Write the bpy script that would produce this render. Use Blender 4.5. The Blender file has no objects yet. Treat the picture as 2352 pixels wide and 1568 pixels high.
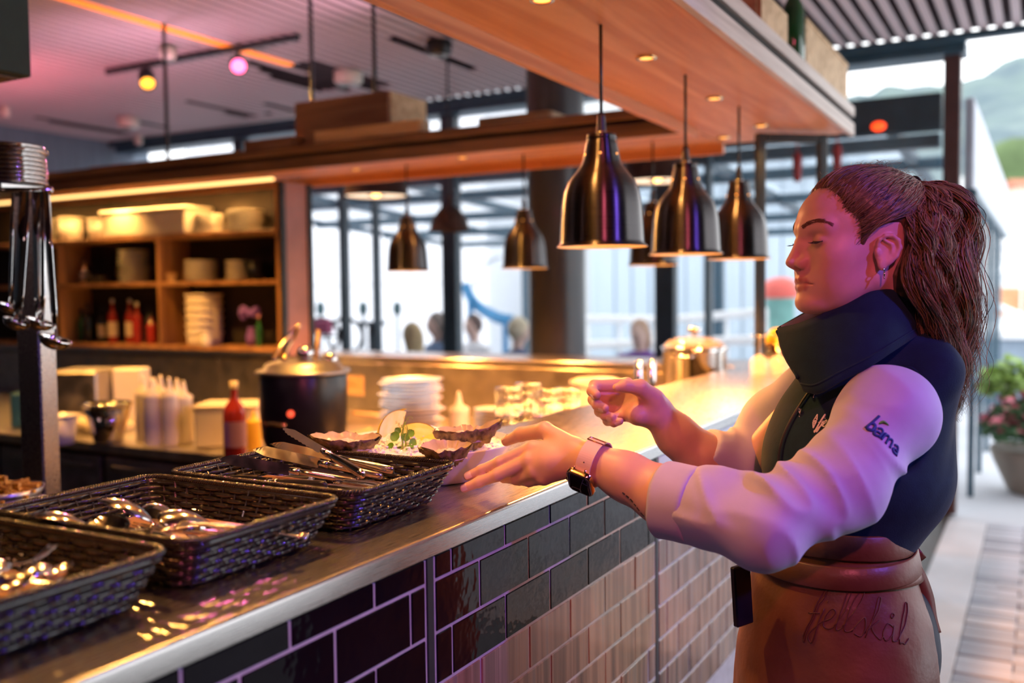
import bpy, bmesh, math, random
import numpy as np
from mathutils import Vector, Matrix

rng = np.random.default_rng(7)
random.seed(7)
SC = bpy.context.scene
COL = SC.collection
PI = math.pi

# ------------------------------------------------------------------ camera
FPX = 2200.0
_pi, _ro, _ya = math.radians(2.93), math.radians(-0.65), math.radians(29.03)
EYE = 1.45
CF = np.array([math.cos(_pi) * math.cos(_ya), math.cos(_pi) * math.sin(_ya), -math.sin(_pi)])
_r0 = np.array([math.sin(_ya), -math.cos(_ya), 0.0])
_u0 = np.cross(_r0, CF)
CR = math.cos(_ro) * _r0 + math.sin(_ro) * _u0
CU = -math.sin(_ro) * _r0 + math.cos(_ro) * _u0
CC = np.array([0.0, 0.0, EYE])
cam = bpy.data.cameras.new('camera')
cam.sensor_width = 36.0
cam.lens = FPX / 2352.0 * 36.0
cam.clip_start, cam.clip_end = 0.05, 2000
cam.dof.use_dof = True
cam.dof.focus_distance = 1.46
cam.dof.aperture_fstop = 2.4
cam_o = bpy.data.objects.new('camera', cam)
COL.objects.link(cam_o)
cam_o.matrix_world = Matrix(((CR[0], CU[0], -CF[0], CC[0]), (CR[1], CU[1], -CF[1], CC[1]), (CR[2], CU[2], -CF[2], CC[2]), (0, 0, 0, 1)))
SC.camera = cam_o

# ------------------------------------------------------------------ world: bright overcast sky
w = bpy.data.worlds.new('sky')
SC.world = w
w.use_nodes = True
_nt = w.node_tree
_bg = _nt.nodes['Background']
_tc = _nt.nodes.new('ShaderNodeTexCoord')
_nz = _nt.nodes.new('ShaderNodeTexNoise')
_nz.inputs['Scale'].default_value = 1.6
_nz.inputs['Detail'].default_value = 3
_rp = _nt.nodes.new('ShaderNodeValToRGB')
_rp.color_ramp.elements[0].color = (0.80, 0.87, 0.97, 1)
_rp.color_ramp.elements[1].color = (1.0, 0.99, 0.97, 1)
_nt.links.new(_tc.outputs['Generated'], _nz.inputs['Vector'])
_nt.links.new(_nz.outputs['Fac'], _rp.inputs['Fac'])
_nt.links.new(_rp.outputs['Color'], _bg.inputs['Color'])
_bg.inputs['Strength'].default_value = 3.4
SC.view_settings.view_transform = 'Standard'
SC.view_settings.look = 'None'
SC.view_settings.exposure = 0.0
SC.view_settings.gamma = 1.0
SC.view_settings.use_curve_mapping = False
try:
    SC.cycles.use_denoising = True
    SC.cycles.max_bounces = 7
    SC.cycles.diffuse_bounces = 4
    SC.cycles.glossy_bounces = 4
    SC.cycles.transmission_bounces = 6
    SC.cycles.sample_clamp_indirect = 6.0
    SC.cycles.caustics_reflective = True
    SC.cycles.blur_glossy = 1.0
    SC.cycles.caustics_refractive = False
except Exception:
    pass


def spot(name, loc, to, col, power, ang=50, blend=0.4, rad=0.05):
    l = bpy.data.lights.new(name, 'SPOT')
    l.color, l.energy, l.spot_size, l.spot_blend, l.shadow_soft_size = col, power, math.radians(ang), blend, rad
    o = bpy.data.objects.new(name, l)
    COL.objects.link(o)
    o.location = loc
    d = Vector(to) - Vector(loc)
    o.rotation_euler = d.to_track_quat('-Z', 'Y').to_euler()
    return o


# coloured stage spots on the ceiling track behind the camera (housings are built with the track)
SPOTS = [
    ('magenta_spot_light', (-0.75, -0.75, 2.75), (1.6, 0.3, 1.30), (1.0, 0.15, 0.25), 120, 50),
    ('violet_spot_light', (0.9, -1.75, 2.55), (1.55, 0.35, 1.05), (0.22, 0.12, 1.0), 150, 55),
]
for n, a, b, c, pw, an in SPOTS:
    spot(n, a, b, c, pw, an)

# ------------------------------------------------------------------ helpers
def ray(x, y):
    return CF + CR * (x - 1176) / FPX - CU * (y - 784) / FPX


def P(x, y, D=None, X=None, Y=None, Z=None):
    """a point of the place seen at picture column x, row y, at a given depth or on a given plane"""
    d = ray(x, y)
    if D is not None:
        t = D
    elif X is not None:
        t = X / d[0]
    elif Y is not None:
        t = Y / d[1]
    else:
        t = (Z - EYE) / d[2]
    return CC + d * t


def tag(o, label=None, cat=None, group=None, kind=None):
    if label: o['label'] = label
    if cat: o['category'] = cat
    if group: o['group'] = group
    if kind: o['kind'] = kind
    return o


def thing(name, label, cat, loc=(0, 0, 0), group=None, rz=0.0):
    o = bpy.data.objects.new(name, None)
    o.empty_display_size = 0.05
    COL.objects.link(o)
    o.location = loc
    o.rotation_euler = (0, 0, rz)
    return tag(o, label, cat, group)


def copy_tree(o, parent=None):
    c = o.copy()
    COL.objects.link(c)
    if parent is not None:
        c.parent = parent
    for ch in list(o.children):
        copy_tree(ch, c)
    return c


def link_mesh(name, me, mat=None, parent=None, smooth=False):
    if mat is not None:
        for m in (mat if isinstance(mat, (list, tuple)) else [mat]):
            me.materials.append(m)
    if smooth:
        me.polygons.foreach_set('use_smooth', np.ones(len(me.polygons), dtype=bool))
    o = bpy.data.objects.new(name, me)
    COL.objects.link(o)
    if parent is not None:
        o.parent = parent
    return o


class MB:
    """collects shapes into one mesh"""
    def __init__(s):
        s.v, s.f, s.mi = [], [], []

    def add(s, vs, fs, mi=0):
        b = len(s.v)
        s.v += [tuple(map(float, q)) for q in vs]
        s.f += [tuple(i + b for i in q) for q in fs]
        s.mi += [mi] * len(fs)
        return s

    def box(s, lo, hi, ch=0.0, rot=None, mi=0, org=None):
        lo, hi = np.array(lo, float), np.array(hi, float)
        c, h = (lo + hi) / 2, (hi - lo) / 2
        ch = min(ch, min(h) * 0.98)
        vs, fs = [], []
        if ch <= 0:
            for x in (-1, 1):
                for y in (-1, 1):
                    for z in (-1, 1):
                        vs.append(h * (x, y, z))
            fs = [(0, 1, 3, 2), (4, 6, 7, 5), (0, 4, 5, 1), (2, 3, 7, 6), (0, 2, 6, 4), (1, 5, 7, 3)]
        else:
            idx = {}
            for x in (-1, 1):
                for y in (-1, 1):
                    for z in (-1, 1):
                        for a in range(3):
                            q = np.array([x, y, z], float) * (h - ch)
                            q[a] = (x, y, z)[a] * h[a]
                            idx[(x, y, z, a)] = len(vs)
                            vs.append(q)
            I = lambda x, y, z, a: idx[(x, y, z, a)]
            for sg in (-1, 1):
                fs.append([I(sg, -1, -1, 0), I(sg, 1, -1, 0), I(sg, 1, 1, 0), I(sg, -1, 1, 0)][::sg])
                fs.append([I(-1, sg, -1, 1), I(-1, sg, 1, 1), I(1, sg, 1, 1), I(1, sg, -1, 1)][::sg])
                fs.append([I(-1, -1, sg, 2), I(1, -1, sg, 2), I(1, 1, sg, 2), I(-1, 1, sg, 2)][::sg])
            for a in (-1, 1):
                for b in (-1, 1):
                    k = a * b
                    fs.append([I(a, b, -1, 0), I(a, b, -1, 1), I(a, b, 1, 1), I(a, b, 1, 0)][::k])
                    fs.append([I(-1, a, b, 1), I(-1, a, b, 2), I(1, a, b, 2), I(1, a, b, 1)][::k])
                    fs.append([I(a, -1, b, 2), I(a, -1, b, 0), I(a, 1, b, 0), I(a, 1, b, 2)][::k])
                    for d in (-1, 1):
                        fs.append([I(a, b, d, 0), I(a, b, d, 1), I(a, b, d, 2)][::a * b * d])
        vs = np.array(vs)
        if rot is not None:
            o = np.zeros(3) if org is None else np.array(org, float) - c
            vs = (vs - o) @ np.array(rot, float).T + o
        return s.add(vs + c, fs, mi)

    def lathe(s, prof, n=32, c=(0, 0, 0), R=None, mi=0, capb=False, capt=False, a0=0.0, a1=2 * PI):
        full = abs(a1 - a0 - 2 * PI) < 1e-6
        m = n if full else n + 1
        ang = np.linspace(a0, a1, n + 1)[:m]
        vs = []
        for r, z in prof:
            for t in ang:
                vs.append((r * math.cos(t), r * math.sin(t), z))
        fs = []
        for i in range(len(prof) - 1):
            for j in range(n):
                k = (j + 1) % m
                fs.append((i * m + j, i * m + k, (i + 1) * m + k, (i + 1) * m + j))
        if capb: fs.append(tuple(range(m))[::-1])
        if capt: fs.append(tuple((len(prof) - 1) * m + j for j in range(m)))
        vs = np.array(vs)
        if R is not None: vs = vs @ np.array(R).T
        return s.add(vs + np.array(c, float), fs, mi)

    def tube(s, path, r, n=8, mi=0, cap=True, closed=False, flat=1.0, up=None):
        p = np.array(path, float)
        m = len(p)
        r = np.full(m, r) if np.isscalar(r) else np.array(r, float)
        t = np.gradient(p, axis=0) if not closed else np.roll(p, -1, 0) - np.roll(p, 1, 0)
        t /= np.linalg.norm(t, axis=1)[:, None] + 1e-12
        ref = np.array([0, 0, 1.0]) if up is None else np.array(up, float)
        if up is None and abs(t[0] @ ref) > 0.9: ref = np.array([1.0, 0, 0])
        u = ref - t[0] * (t[0] @ ref)
        u /= np.linalg.norm(u) + 1e-12
        vs = []
        for i in range(m):
            u = u - t[i] * (t[i] @ u) if up is None else np.array(up, float) - t[i] * (t[i] @ np.array(up, float))
            u /= np.linalg.norm(u) + 1e-12
            w_ = np.cross(t[i], u)
            for k in range(n):
                a = 2 * PI * (k + .5) / n
                vs.append(p[i] + r[i] * (math.cos(a) * w_ + math.sin(a) * u * flat))
        fs = []
        for i in range(m if closed else m - 1):
            for k in range(n):
                q = (k + 1) % n
                i2 = (i + 1) % m
                fs.append((i * n + k, i * n + q, i2 * n + q, i2 * n + k))
        if cap and not closed:
            fs.append(tuple(range(n))[::-1])
            fs.append(tuple((m - 1) * n + k for k in range(n)))
        return s.add(vs, fs, mi)

    def ball(s, c, r, n=12, m=8, R=None, mi=0):
        r = np.array([r] * 3 if np.isscalar(r) else r, float)
        vs, fs = [(0, 0, -1)], []
        for i in range(1, m):
            a = -PI / 2 + PI * i / m
            for j in range(n):
                b = 2 * PI * j / n
                vs.append((math.cos(a) * math.cos(b), math.cos(a) * math.sin(b), math.sin(a)))
        vs.append((0, 0, 1))
        for j in range(n):
            fs.append((0, 1 + (j + 1) % n, 1 + j))
            for i in range(m - 2):
                a, b = 1 + i * n + j, 1 + i * n + (j + 1) % n
                fs.append((a, b, b + n, a + n))
            fs.append((1 + (m - 2) * n + j, 1 + (m - 2) * n + (j + 1) % n, len(vs) - 1))
        vs = np.array(vs) * r
        if R is not None: vs = vs @ np.array(R).T
        return s.add(vs + np.array(c, float), fs, mi)

    def build(s, name, mat=None, parent=None, smooth=False, auto=None):
        me = bpy.data.meshes.new(name)
        me.from_pydata(s.v, [], s.f)
        if any(s.mi): me.polygons.foreach_set('material_index', s.mi)
        o = link_mesh(name, me, mat, parent, smooth)
        if auto is not None:
            me.polygons.foreach_set('use_smooth', np.ones(len(me.polygons), dtype=bool))
            bm = bmesh.new(); bm.from_mesh(me)
            lim = math.radians(auto)
            for e in bm.edges:
                if len(e.link_faces) == 2 and e.calc_face_angle(0) > lim: e.smooth = False
            bm.to_mesh(me); bm.free()
        return o


def Rz(a):
    c, s = math.cos(a), math.sin(a)
    return np.array([[c, -s, 0], [s, c, 0], [0, 0, 1.0]])


def Ry(a):
    c, s = math.cos(a), math.sin(a)
    return np.array([[c, 0, s], [0, 1.0, 0], [-s, 0, c]])


def Rx(a):
    c, s = math.cos(a), math.sin(a)
    return np.array([[1.0, 0, 0], [0, c, -s], [0, s, c]])


def unit(v):
    v = np.array(v, float)
    return v / (np.linalg.norm(v) + 1e-12)


# ------------------------------------------------------------------ materials
MATS = {}


def mat(name, col, rough=0.5, metal=0.0, var=0.0, nscale=8.0, bump=0.0, bscale=60.0, stretch=None, emit=None, estr=0.0,
        trans=0.0, ior=1.45, alpha=1.0, coat=0.0, sss=0.0, sheen=0.0, aniso=0.0, spec=None, rvar=0.0, attr=None, col2=None):
    m = bpy.data.materials.new(name)
    m.use_nodes = True
    nt = m.node_tree
    b = nt.nodes['Principled BSDF']
    col = tuple(col)[:3]
    L = nt.links.new
    tc = nt.nodes.new('ShaderNodeTexCoord')
    mp = nt.nodes.new('ShaderNodeMapping')
    L(tc.outputs['Object'], mp.inputs['Vector'])
    if stretch: mp.inputs['Scale'].default_value = stretch
    nz = nt.nodes.new('ShaderNodeTexNoise')
    nz.inputs['Scale'].default_value = nscale
    nz.inputs['Detail'].default_value = 4
    L(mp.outputs['Vector'], nz.inputs['Vector'])
    b.inputs['Base Color'].default_value = (*col, 1)
    if attr:
        at = nt.nodes.new('ShaderNodeAttribute')
        at.attribute_name = attr
        mx = nt.nodes.new('ShaderNodeMix'); mx.data_type = 'RGBA'; mx.blend_type = 'MULTIPLY'
        mx.inputs[0].default_value = 1.0
        rp = nt.nodes.new('ShaderNodeValToRGB')
        rp.color_ramp.elements[0].color = (1 - var, 1 - var, 1 - var, 1)
        rp.color_ramp.elements[0].position, rp.color_ramp.elements[1].position = .3, .7
        L(nz.outputs['Fac'], rp.inputs['Fac'])
        L(rp.outputs['Color'], mx.inputs[6]); L(at.outputs['Color'], mx.inputs[7])
        L(mx.outputs[2], b.inputs['Base Color'])
    elif var > 0 or col2 is not None:
        rp = nt.nodes.new('ShaderNodeValToRGB')
        c2 = tuple(c * (1 - var) for c in col) if col2 is None else tuple(col2)
        rp.color_ramp.elements[0].color = (*c2, 1)
        rp.color_ramp.elements[1].color = (*(min(1, c * (1 + var * 0.4)) for c in col), 1)
        rp.color_ramp.elements[0].position, rp.color_ramp.elements[1].position = .32, .68
        L(nz.outputs['Fac'], rp.inputs['Fac'])
        L(rp.outputs['Color'], b.inputs['Base Color'])
    b.inputs['Roughness'].default_value = rough
    if rvar > 0:
        mr = nt.nodes.new('ShaderNodeMapRange')
        mr.inputs[1].default_value, mr.inputs[2].default_value = .3, .7
        mr.inputs[3].default_value, mr.inputs[4].default_value = max(0.02, rough - rvar), min(1, rough + rvar)
        L(nz.outputs['Fac'], mr.inputs[0]); L(mr.outputs[0], b.inputs['Roughness'])
    b.inputs['Metallic'].default_value = metal
    b.inputs['IOR'].default_value = ior
    if spec is not None: b.inputs['Specular IOR Level'].default_value = spec
    if trans: b.inputs['Transmission Weight'].default_value = trans
    if alpha < 1: b.inputs['Alpha'].default_value = alpha
    if coat: b.inputs['Coat Weight'].default_value = coat
    if sss:
        b.inputs['Subsurface Weight'].default_value = sss
        b.inputs['Subsurface Radius'].default_value = (0.012, 0.004, 0.002)
        b.inputs['Subsurface Scale'].default_value = 0.5
    if sheen:
        b.inputs['Sheen Weight'].default_value = sheen
        b.inputs['Sheen Roughness'].default_value = 0.5
    if aniso:
        b.inputs['Anisotropic'].default_value = aniso
        tg = nt.nodes.new('ShaderNodeTangent')
        tg.direction_type = 'RADIAL'; tg.axis = 'Z'
        b.inputs['Anisotropic Rotation'].default_value = 0.25
        L(tg.outputs[0], b.inputs['Tangent'])
    if emit is not None:
        b.inputs['Emission Color'].default_value = (*emit, 1)
        b.inputs['Emission Strength'].default_value = estr
    if bump > 0:
        n2 = nt.nodes.new('ShaderNodeTexNoise')
        n2.inputs['Scale'].default_value = bscale
        n2.inputs['Detail'].default_value = 3
        L(mp.outputs['Vector'], n2.inputs['Vector'])
        bp = nt.nodes.new('ShaderNodeBump')
        bp.inputs['Strength'].default_value = bump
        bp.inputs['Distance'].default_value = 0.002
        L(n2.outputs['Fac'], bp.inputs['Height'])
        L(bp.outputs['Normal'], b.inputs['Normal'])
    MATS[name] = m
    return m


def wood(name, c1, c2, axis='X', scale=1.0, rough=0.45, coat=0.0, rings=7.0):
    """boards with grain along one axis"""
    m = bpy.data.materials.new(name)
    m.use_nodes = True
    nt = m.node_tree
    L = nt.links.new
    b = nt.nodes['Principled BSDF']
    tc = nt.nodes.new('ShaderNodeTexCoord')
    mp = nt.nodes.new('ShaderNodeMapping')
    sc = {'X': (0.35, 5, 5), 'Y': (5, 0.35, 5), 'Z': (5, 5, 0.35)}[axis]
    mp.inputs['Scale'].default_value = tuple(v * scale for v in sc)
    L(tc.outputs['Object'], mp.inputs['Vector'])
    n1 = nt.nodes.new('ShaderNodeTexNoise')
    n1.inputs['Scale'].default_value = 2.2; n1.inputs['Detail'].default_value = 6; n1.inputs['Distortion'].default_value = 0.8
    L(mp.outputs['Vector'], n1.inputs['Vector'])
    ws = nt.nodes.new('ShaderNodeMath'); ws.operation = 'MULTIPLY'; ws.inputs[1].default_value = rings
    L(n1.outputs['Fac'], ws.inputs[0])
    fr = nt.nodes.new('ShaderNodeMath'); fr.operation = 'PINGPONG'; fr.inputs[1].default_value = 1.0
    L(ws.outputs[0], fr.inputs[0])
    rp = nt.nodes.new('ShaderNodeValToRGB')
    rp.color_ramp.elements[0].color = (*c1, 1); rp.color_ramp.elements[1].color = (*c2, 1)
    L(fr.outputs[0], rp.inputs['Fac'])
    L(rp.outputs['Color'], b.inputs['Base Color'])
    b.inputs['Roughness'].default_value = rough
    if coat: b.inputs['Coat Weight'].default_value = coat
    bp = nt.nodes.new('ShaderNodeBump'); bp.inputs['Strength'].default_value = 0.15; bp.inputs['Distance'].default_value = 0.001
    L(fr.outputs[0], bp.inputs['Height']); L(bp.outputs['Normal'], b.inputs['Normal'])
    MATS[name] = m
    return m


m_steel = mat('brushed_steel', (0.52, 0.50, 0.48), 0.28, 1.0, var=.05, nscale=30, stretch=(0.6, 30, 30), bump=.012, bscale=40, rvar=.05)
m_steel2 = mat('dull_steel', (0.50, 0.47, 0.44), 0.38, 1.0, var=.18, nscale=12, rvar=.1)
m_chrome = mat('polished_steel', (0.82, 0.80, 0.78), 0.10, 1.0, var=.06, nscale=10, rvar=.05)
m_cutlery = mat('cutlery_steel', (0.85, 0.82, 0.78), 0.14, 1.0, var=.08, nscale=40, rvar=.05)
m_lampmetal = mat('dark_spun_metal', (0.085, 0.078, 0.078), 0.31, 1.0, var=.15, nscale=30, stretch=(.3, .3, 25), rvar=.04, aniso=.9)
m_lampin = mat('lamp_inner_white', (0.85, 0.75, 0.62), 0.5, 0.0, var=.05)
m_brass = mat('gold_metal', (0.95, 0.62, 0.30), 0.16, 1.0, var=.05)
m_blackmetal = mat('black_painted_steel', (0.018, 0.022, 0.026), 0.4, 0.0, var=.3, nscale=20)
m_darkframe = mat('dark_window_frame', (0.03, 0.055, 0.075), 0.45, 0.0, var=.2)
m_column = mat('dark_column_paint', (0.03, 0.033, 0.042), 0.32, 0.0, var=.2, nscale=5, bump=.15, bscale=25)
m_tile = mat('black_glazed_tile', (0.006, 0.006, 0.008), 0.06, 0.0, var=.4, nscale=6, bump=1.0, bscale=16, spec=.32)
m_grout = mat('grey_grout', (0.52, 0.48, 0.48), 0.9, 0.0, var=.15, nscale=40)
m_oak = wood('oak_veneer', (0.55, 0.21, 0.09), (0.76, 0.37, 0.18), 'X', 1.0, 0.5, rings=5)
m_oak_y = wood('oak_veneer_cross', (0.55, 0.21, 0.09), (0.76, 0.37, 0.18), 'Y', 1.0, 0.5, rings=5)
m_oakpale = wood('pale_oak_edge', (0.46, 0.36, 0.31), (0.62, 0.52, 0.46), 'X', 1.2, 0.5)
m_walnut = wood('walnut_edge', (0.10, 0.048, 0.022), (0.24, 0.125, 0.06), 'Y', 1.0, 0.5)
m_shelfwood = wood('shelf_wood', (0.22, 0.10, 0.04), (0.42, 0.22, 0.10), 'Z', 1.0, 0.5)
m_crate = wood('pine_crate', (0.50, 0.30, 0.14), (0.72, 0.48, 0.26), 'Y', 1.4, 0.6)
m_crate2 = wood('dark_crate_wood', (0.22, 0.10, 0.05), (0.36, 0.19, 0.09), 'Y', 1.2, 0.55)
m_white = mat('white_ceramic', (0.78, 0.74, 0.68), 0.22, 0.0, var=.04, coat=.3)
m_plastic = mat('white_plastic', (0.75, 0.68, 0.58), 0.4, 0.0, var=.05)
m_black = mat('black_plastic', (0.012, 0.012, 0.013), 0.32, 0.0, var=.3, nscale=20)
m_darkbox = mat('dark_interior', (0.020, 0.014, 0.010), 0.8, 0.0, var=.3)
m_glass = mat('clear_glass', (0.95, 0.97, 0.97), 0.02, 0.0, trans=1.0, ior=1.45)
# ================================================================== the setting
ZC = 1.131          # bar worktop height
ZS = 2.06           # underside of the overhead shelf
ZW = 0.85           # kitchen worktop height
ZR = 3.0            # ceiling height
XF = 6.7            # glazed front

m_floor = mat('dark_floor', (0.030, 0.022, 0.018), 0.5, 0, var=.3, nscale=3)
m_paver = mat('grey_paver', (0.42, 0.44, 0.50), 0.55, 0, var=.25, nscale=4, bump=.2, bscale=30)
m_paver2 = mat('darker_grey_paver', (0.29, 0.31, 0.37), 0.55, 0, var=.25, nscale=4, bump=.2, bscale=30)
m_joint = mat('paver_joint', (0.10, 0.11, 0.14), 0.9, 0, var=.3)
m_stone = mat('pale_stone_strip', (0.55, 0.55, 0.58), 0.5, 0, var=.22, nscale=2.5, bump=.1)
m_ceil = mat('ceiling_void', (0.035, 0.012, 0.018), 0.9, 0, var=.4, nscale=2)
m_slat = mat('ceiling_slat', (0.66, 0.54, 0.56), 0.55, 0, var=.15, nscale=3, stretch=(.3, 4, 4))
m_wallblue = mat('blue_grey_wall', (0.16, 0.21, 0.27), 0.7, 0, var=.25, nscale=4, stretch=(6, 6, .4))
m_walldark = mat('dark_plaster', (0.035, 0.030, 0.030), 0.8, 0, var=.2)
m_pane = mat('window_glass', (0.75, 0.85, 0.9), 0.03, 0, alpha=.06)
m_roofglass = mat('frosted_roof_glass', (0.62, 0.72, 0.80), 0.3, 0, alpha=.22, var=.2, nscale=1.2)
m_beamblue = mat('blue_steel_beam', (0.035, 0.085, 0.125), 0.45, 0, var=.2)
m_facwhite = mat('white_render', (0.84, 0.85, 0.88), 0.7, 0, var=.05)
m_facgrey = mat('pale_blue_cladding', (0.46, 0.55, 0.63), 0.6, 0, var=.08, stretch=(1, 6, .1))
m_rail = mat('white_railing', (0.9, 0.9, 0.9), 0.5, 0, var=.03)


def struct(name, mb, m, parent=None, smooth=False):
    o = mb.build(name, m, parent, smooth)
    if parent is None: o['kind'] = 'structure'
    return o


# floors
f_in = struct('floor', MB().box((-4, 0.5, -0.06), (XF, 8.3, 0)).box((-4, -3.2, -0.06), (3.55, 0.5, 0)), m_floor)
struct('floor_threshold', MB().box((3.55, 0.28, -0.06), (XF - .2, 0.5, 0.002), .004), m_stone)
pav = struct('floor_paving', MB().box((3.55, -3.2, -0.06), (XF - .2, 0.28, -0.004)), m_joint)
PL, PW = 0.2, 0.1
me_p = [MB().box((-PW / 2 + .003, -PL / 2 + .003, -.03), (PW / 2 - .003, PL / 2 - .003, 0), .003).build('paver', m).data for m in (m_paver, m_paver2)]
for o in [o for o in COL.objects if o.name.startswith('paver')]: bpy.data.objects.remove(o)
rest = MB()
k = 0
for i in range(29):
    x = 3.6 + PW / 2 + i * PW
    for j in range(17):
        y = 0.28 - PL / 2 - j * PL + (PL / 2 if i % 2 else 0)
        if y + PL / 2 > 0.29: y -= PL / 2
        if j < 8:
            o = bpy.data.objects.new('paver', me_p[1 if rng.random() < .28 else 0])
            COL.objects.link(o); o.parent = pav
            o.location = (x, y, 0.001 + rng.random() * .004)
        else:
            rest.box((x - PW / 2 + .003, y - PL / 2 + .003, -.03), (x + PW / 2 - .003, y + PL / 2 - .003, 0.002))
o = rest.build('paver_field', m_paver, pav); o['kind'] = 'stuff'
struct('ground', MB().box((XF - .2, -60, -0.10), (140, 70, -0.02)), mat('terrace_concrete', (0.50, 0.52, 0.56), 0.7, 0, var=.18, nscale=.6))

# ceiling with individual slats running along X
ceil = struct('ceiling', MB().box((-4, -3.2, ZR + .07), (XF + .05, 8.3, ZR + .17)), m_ceil)
sl_m = {}
def slat_mesh(x0, x1):
    k_ = (round(x0, 2), round(x1, 2))
    if k_ not in sl_m:
        o_ = MB().box((x0, -.0235, 0), (x1, .0235, .010)).build('slat', m_slat)
        sl_m[k_] = o_.data
        bpy.data.objects.remove(o_)
    return sl_m[k_]
ys = np.arange(-2.9, 8.2, 0.090)
for i, y in enumerate(ys):
    # a few slats stop short or have gaps where fittings sit
    cuts = [(1.2, XF)]
    r = rng.random()
    if 3.2 < y < 5.0 and r < .32: cuts = [(1.2, 4.75 + .6 * rng.random()), (5.75 + .3 * rng.random(), XF)]
    elif y > 5.0 and r < .22: cuts = [(1.2, 5.2 + rng.random()), (6.3, XF)]
    elif y < 3.2 and r < .15: cuts = [(1.2, 6.0), (6.2, XF)]
    if abs(y - 4.5) < 0.05: continue
    for a, b in cuts:
        o = bpy.data.objects.new('slat', slat_mesh(round(a, 1), round(b, 1)))
        COL.objects.link(o); o.parent = ceil
        o.location = (0, y, ZR)
# closing walls (behind and beside the camera) and the far left wall
struct('wall_left', MB().box((-4, 8.2, 0), (XF + .3, 8.35, ZR + .1)), m_wallblue)
struct('wall_back', MB().box((-4.12, -3.3, 0), (-4, 8.3, ZR + .1)), m_walldark)
struct('wall_right', MB().box((-4, -3.3, 0), (2.4, -3.2, ZR + .1)), m_walldark)

# the glazed front at XF
def frame_bar(name, lo, hi, m=m_darkframe, kind='structure'):
    o = MB().box(lo, hi, .006).build(name, m)
    o['kind'] = kind
    return o
frame_bar('beam_front', (XF - .12, .44, 2.90), (XF + .12, 8.2, 2.985), m_beamblue)
frame_bar('trim_1', (XF - .2, -3.2, 2.955), (XF - .125, 8.2, 2.998), m_beamblue)
frame_bar('trim_2', (XF - .06, .58, 2.45), (XF + .06, 8.2, 2.68))
MUL = [0.52, 2.10, 2.42, 4.28, 5.05, 5.4, 6.6]
MW = [.10, .035, .15, .14, .03, .05, .12]
for i, (y, wd) in enumerate(zip(MUL, MW)):
    frame_bar('window_%d' % (i + 1), (XF - .05, y - wd / 2, 0.0), (XF + .05, y + wd / 2, 2.98), m_darkframe if y > 1 else mat('dark_red_brown_post', (0.075, 0.035, 0.035), 0.5, 0, var=.2))
edges = [0.57] + [y for y in MUL[1:]] + [8.2]
for i in range(len(edges) - 1):
    for z0, z1 in ((0.05, 2.45), (2.68, 2.90)):
        o = MB().box((XF - .004, edges[i] + .02, z0), (XF + .004, edges[i + 1] - .02, z1)).build('window_pane', m_pane)
        o['kind'] = 'structure'

# terrace roof outside: beams and glass panes, falling away from the house
tr = struct('roof_terrace', MB().box((XF + .1, .6, 2.36), (XF + .22, 8.2, 2.45), .01), m_beamblue)
for j, y in enumerate(np.arange(0.9, 8.3, 1.45)):
    b = MB()
    p0, p1 = np.array([XF + .2, y, 2.50]), np.array([12.6, y, 2.22])
    b.tube([p0, p1], .05, 4)
    b.build('rafter', m_beamblue, tr)
    if j < 5:
        g = MB()
        for u in range(4):
            xa, xb = XF + .25 + u * 1.45, XF + .25 + u * 1.45 + 1.38
            za, zb = 2.58 - .3 * (xa - XF) / 5.9, 2.58 - .3 * (xb - XF) / 5.9
            q = MB()
            q.add([(xa, y + .06, za), (xb, y + .06, zb), (xb, y + 1.39, zb), (xa, y + 1.39, za), (xa, y + .06, za + .02), (xb, y + .06, zb + .02), (xb, y + 1.39, zb + .02), (xa, y + 1.39, za + .02)],
                  [(0, 3, 2, 1), (4, 5, 6, 7), (0, 1, 5, 4), (1, 2, 6, 5), (2, 3, 7, 6), (3, 0, 4, 7)])
            q.build('pane', m_roofglass, tr)
for x in (8.2, 9.65, 11.1, 12.6):
    MB().box((x - .06, .7, 2.52 - .3 * (x - XF) / 5.9 - .07), (x + .06, 8.2, 2.52 - .3 * (x - XF) / 5.9 + .02), .01).build('purlin', m_beamblue, tr)
for y in (.9, 3.8, 6.7):
    MB().box((12.5, y - .06, -.05), (12.62, y + .06, 2.3)).build('post', m_beamblue, tr)

# column standing behind the pass
cx, cy, _ = P(1280, 813, X=4.78)
col = struct('column_round', MB().lathe([(.158, 0), (.158, ZR + .06)], 40, (cx, cy, 0)), m_column, smooth=True)
MB().lathe([(.168, 0), (.168, .05), (.158, .06)], 40, (cx, cy, 0)).build('base_ring', m_blackmetal, col, True)
# ================================================================== bar counter
XB0, XB1 = -0.9, 3.94      # along the bar
YB0, YB1 = 0.70, 1.122
# steel worktop with a rounded nose, one continuous L-shape
def nose_strip(x0, x1, n=7):
    pr = [(YB1, ZC - .03), (YB1, ZC - .002), (YB1 - .002, ZC), (YB0 + .006, ZC)]
    for i in range(1, n + 1):
        a = PI / 2 * i / n
        pr.append((YB0 + .006 - .006 * math.sin(a), ZC - .006 + .006 * math.cos(a)))
    pr += [(YB0, ZC - .027), (YB0 + .010, ZC - .0275), (YB0 + .010, ZC - .03)]
    b = MB()
    m_ = len(pr)
    vs = [(x0, y, z) for y, z in pr] + [(x1, y, z) for y, z in pr]
    fs = [(i, (i + 1) % m_, m_ + (i + 1) % m_, m_ + i) for i in range(m_)] + [tuple(range(m_))[::-1], tuple(range(m_, 2 * m_))]
    return b.add(vs, fs)
bw = thing('bar_worktop', 'long brushed steel bar top carrying the baskets and the oyster platter', 'worktop', (0, 0, 0))
nose_strip(XB0, 4.35).build('steel_sheet', m_steel, bw, auto=40)
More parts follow.
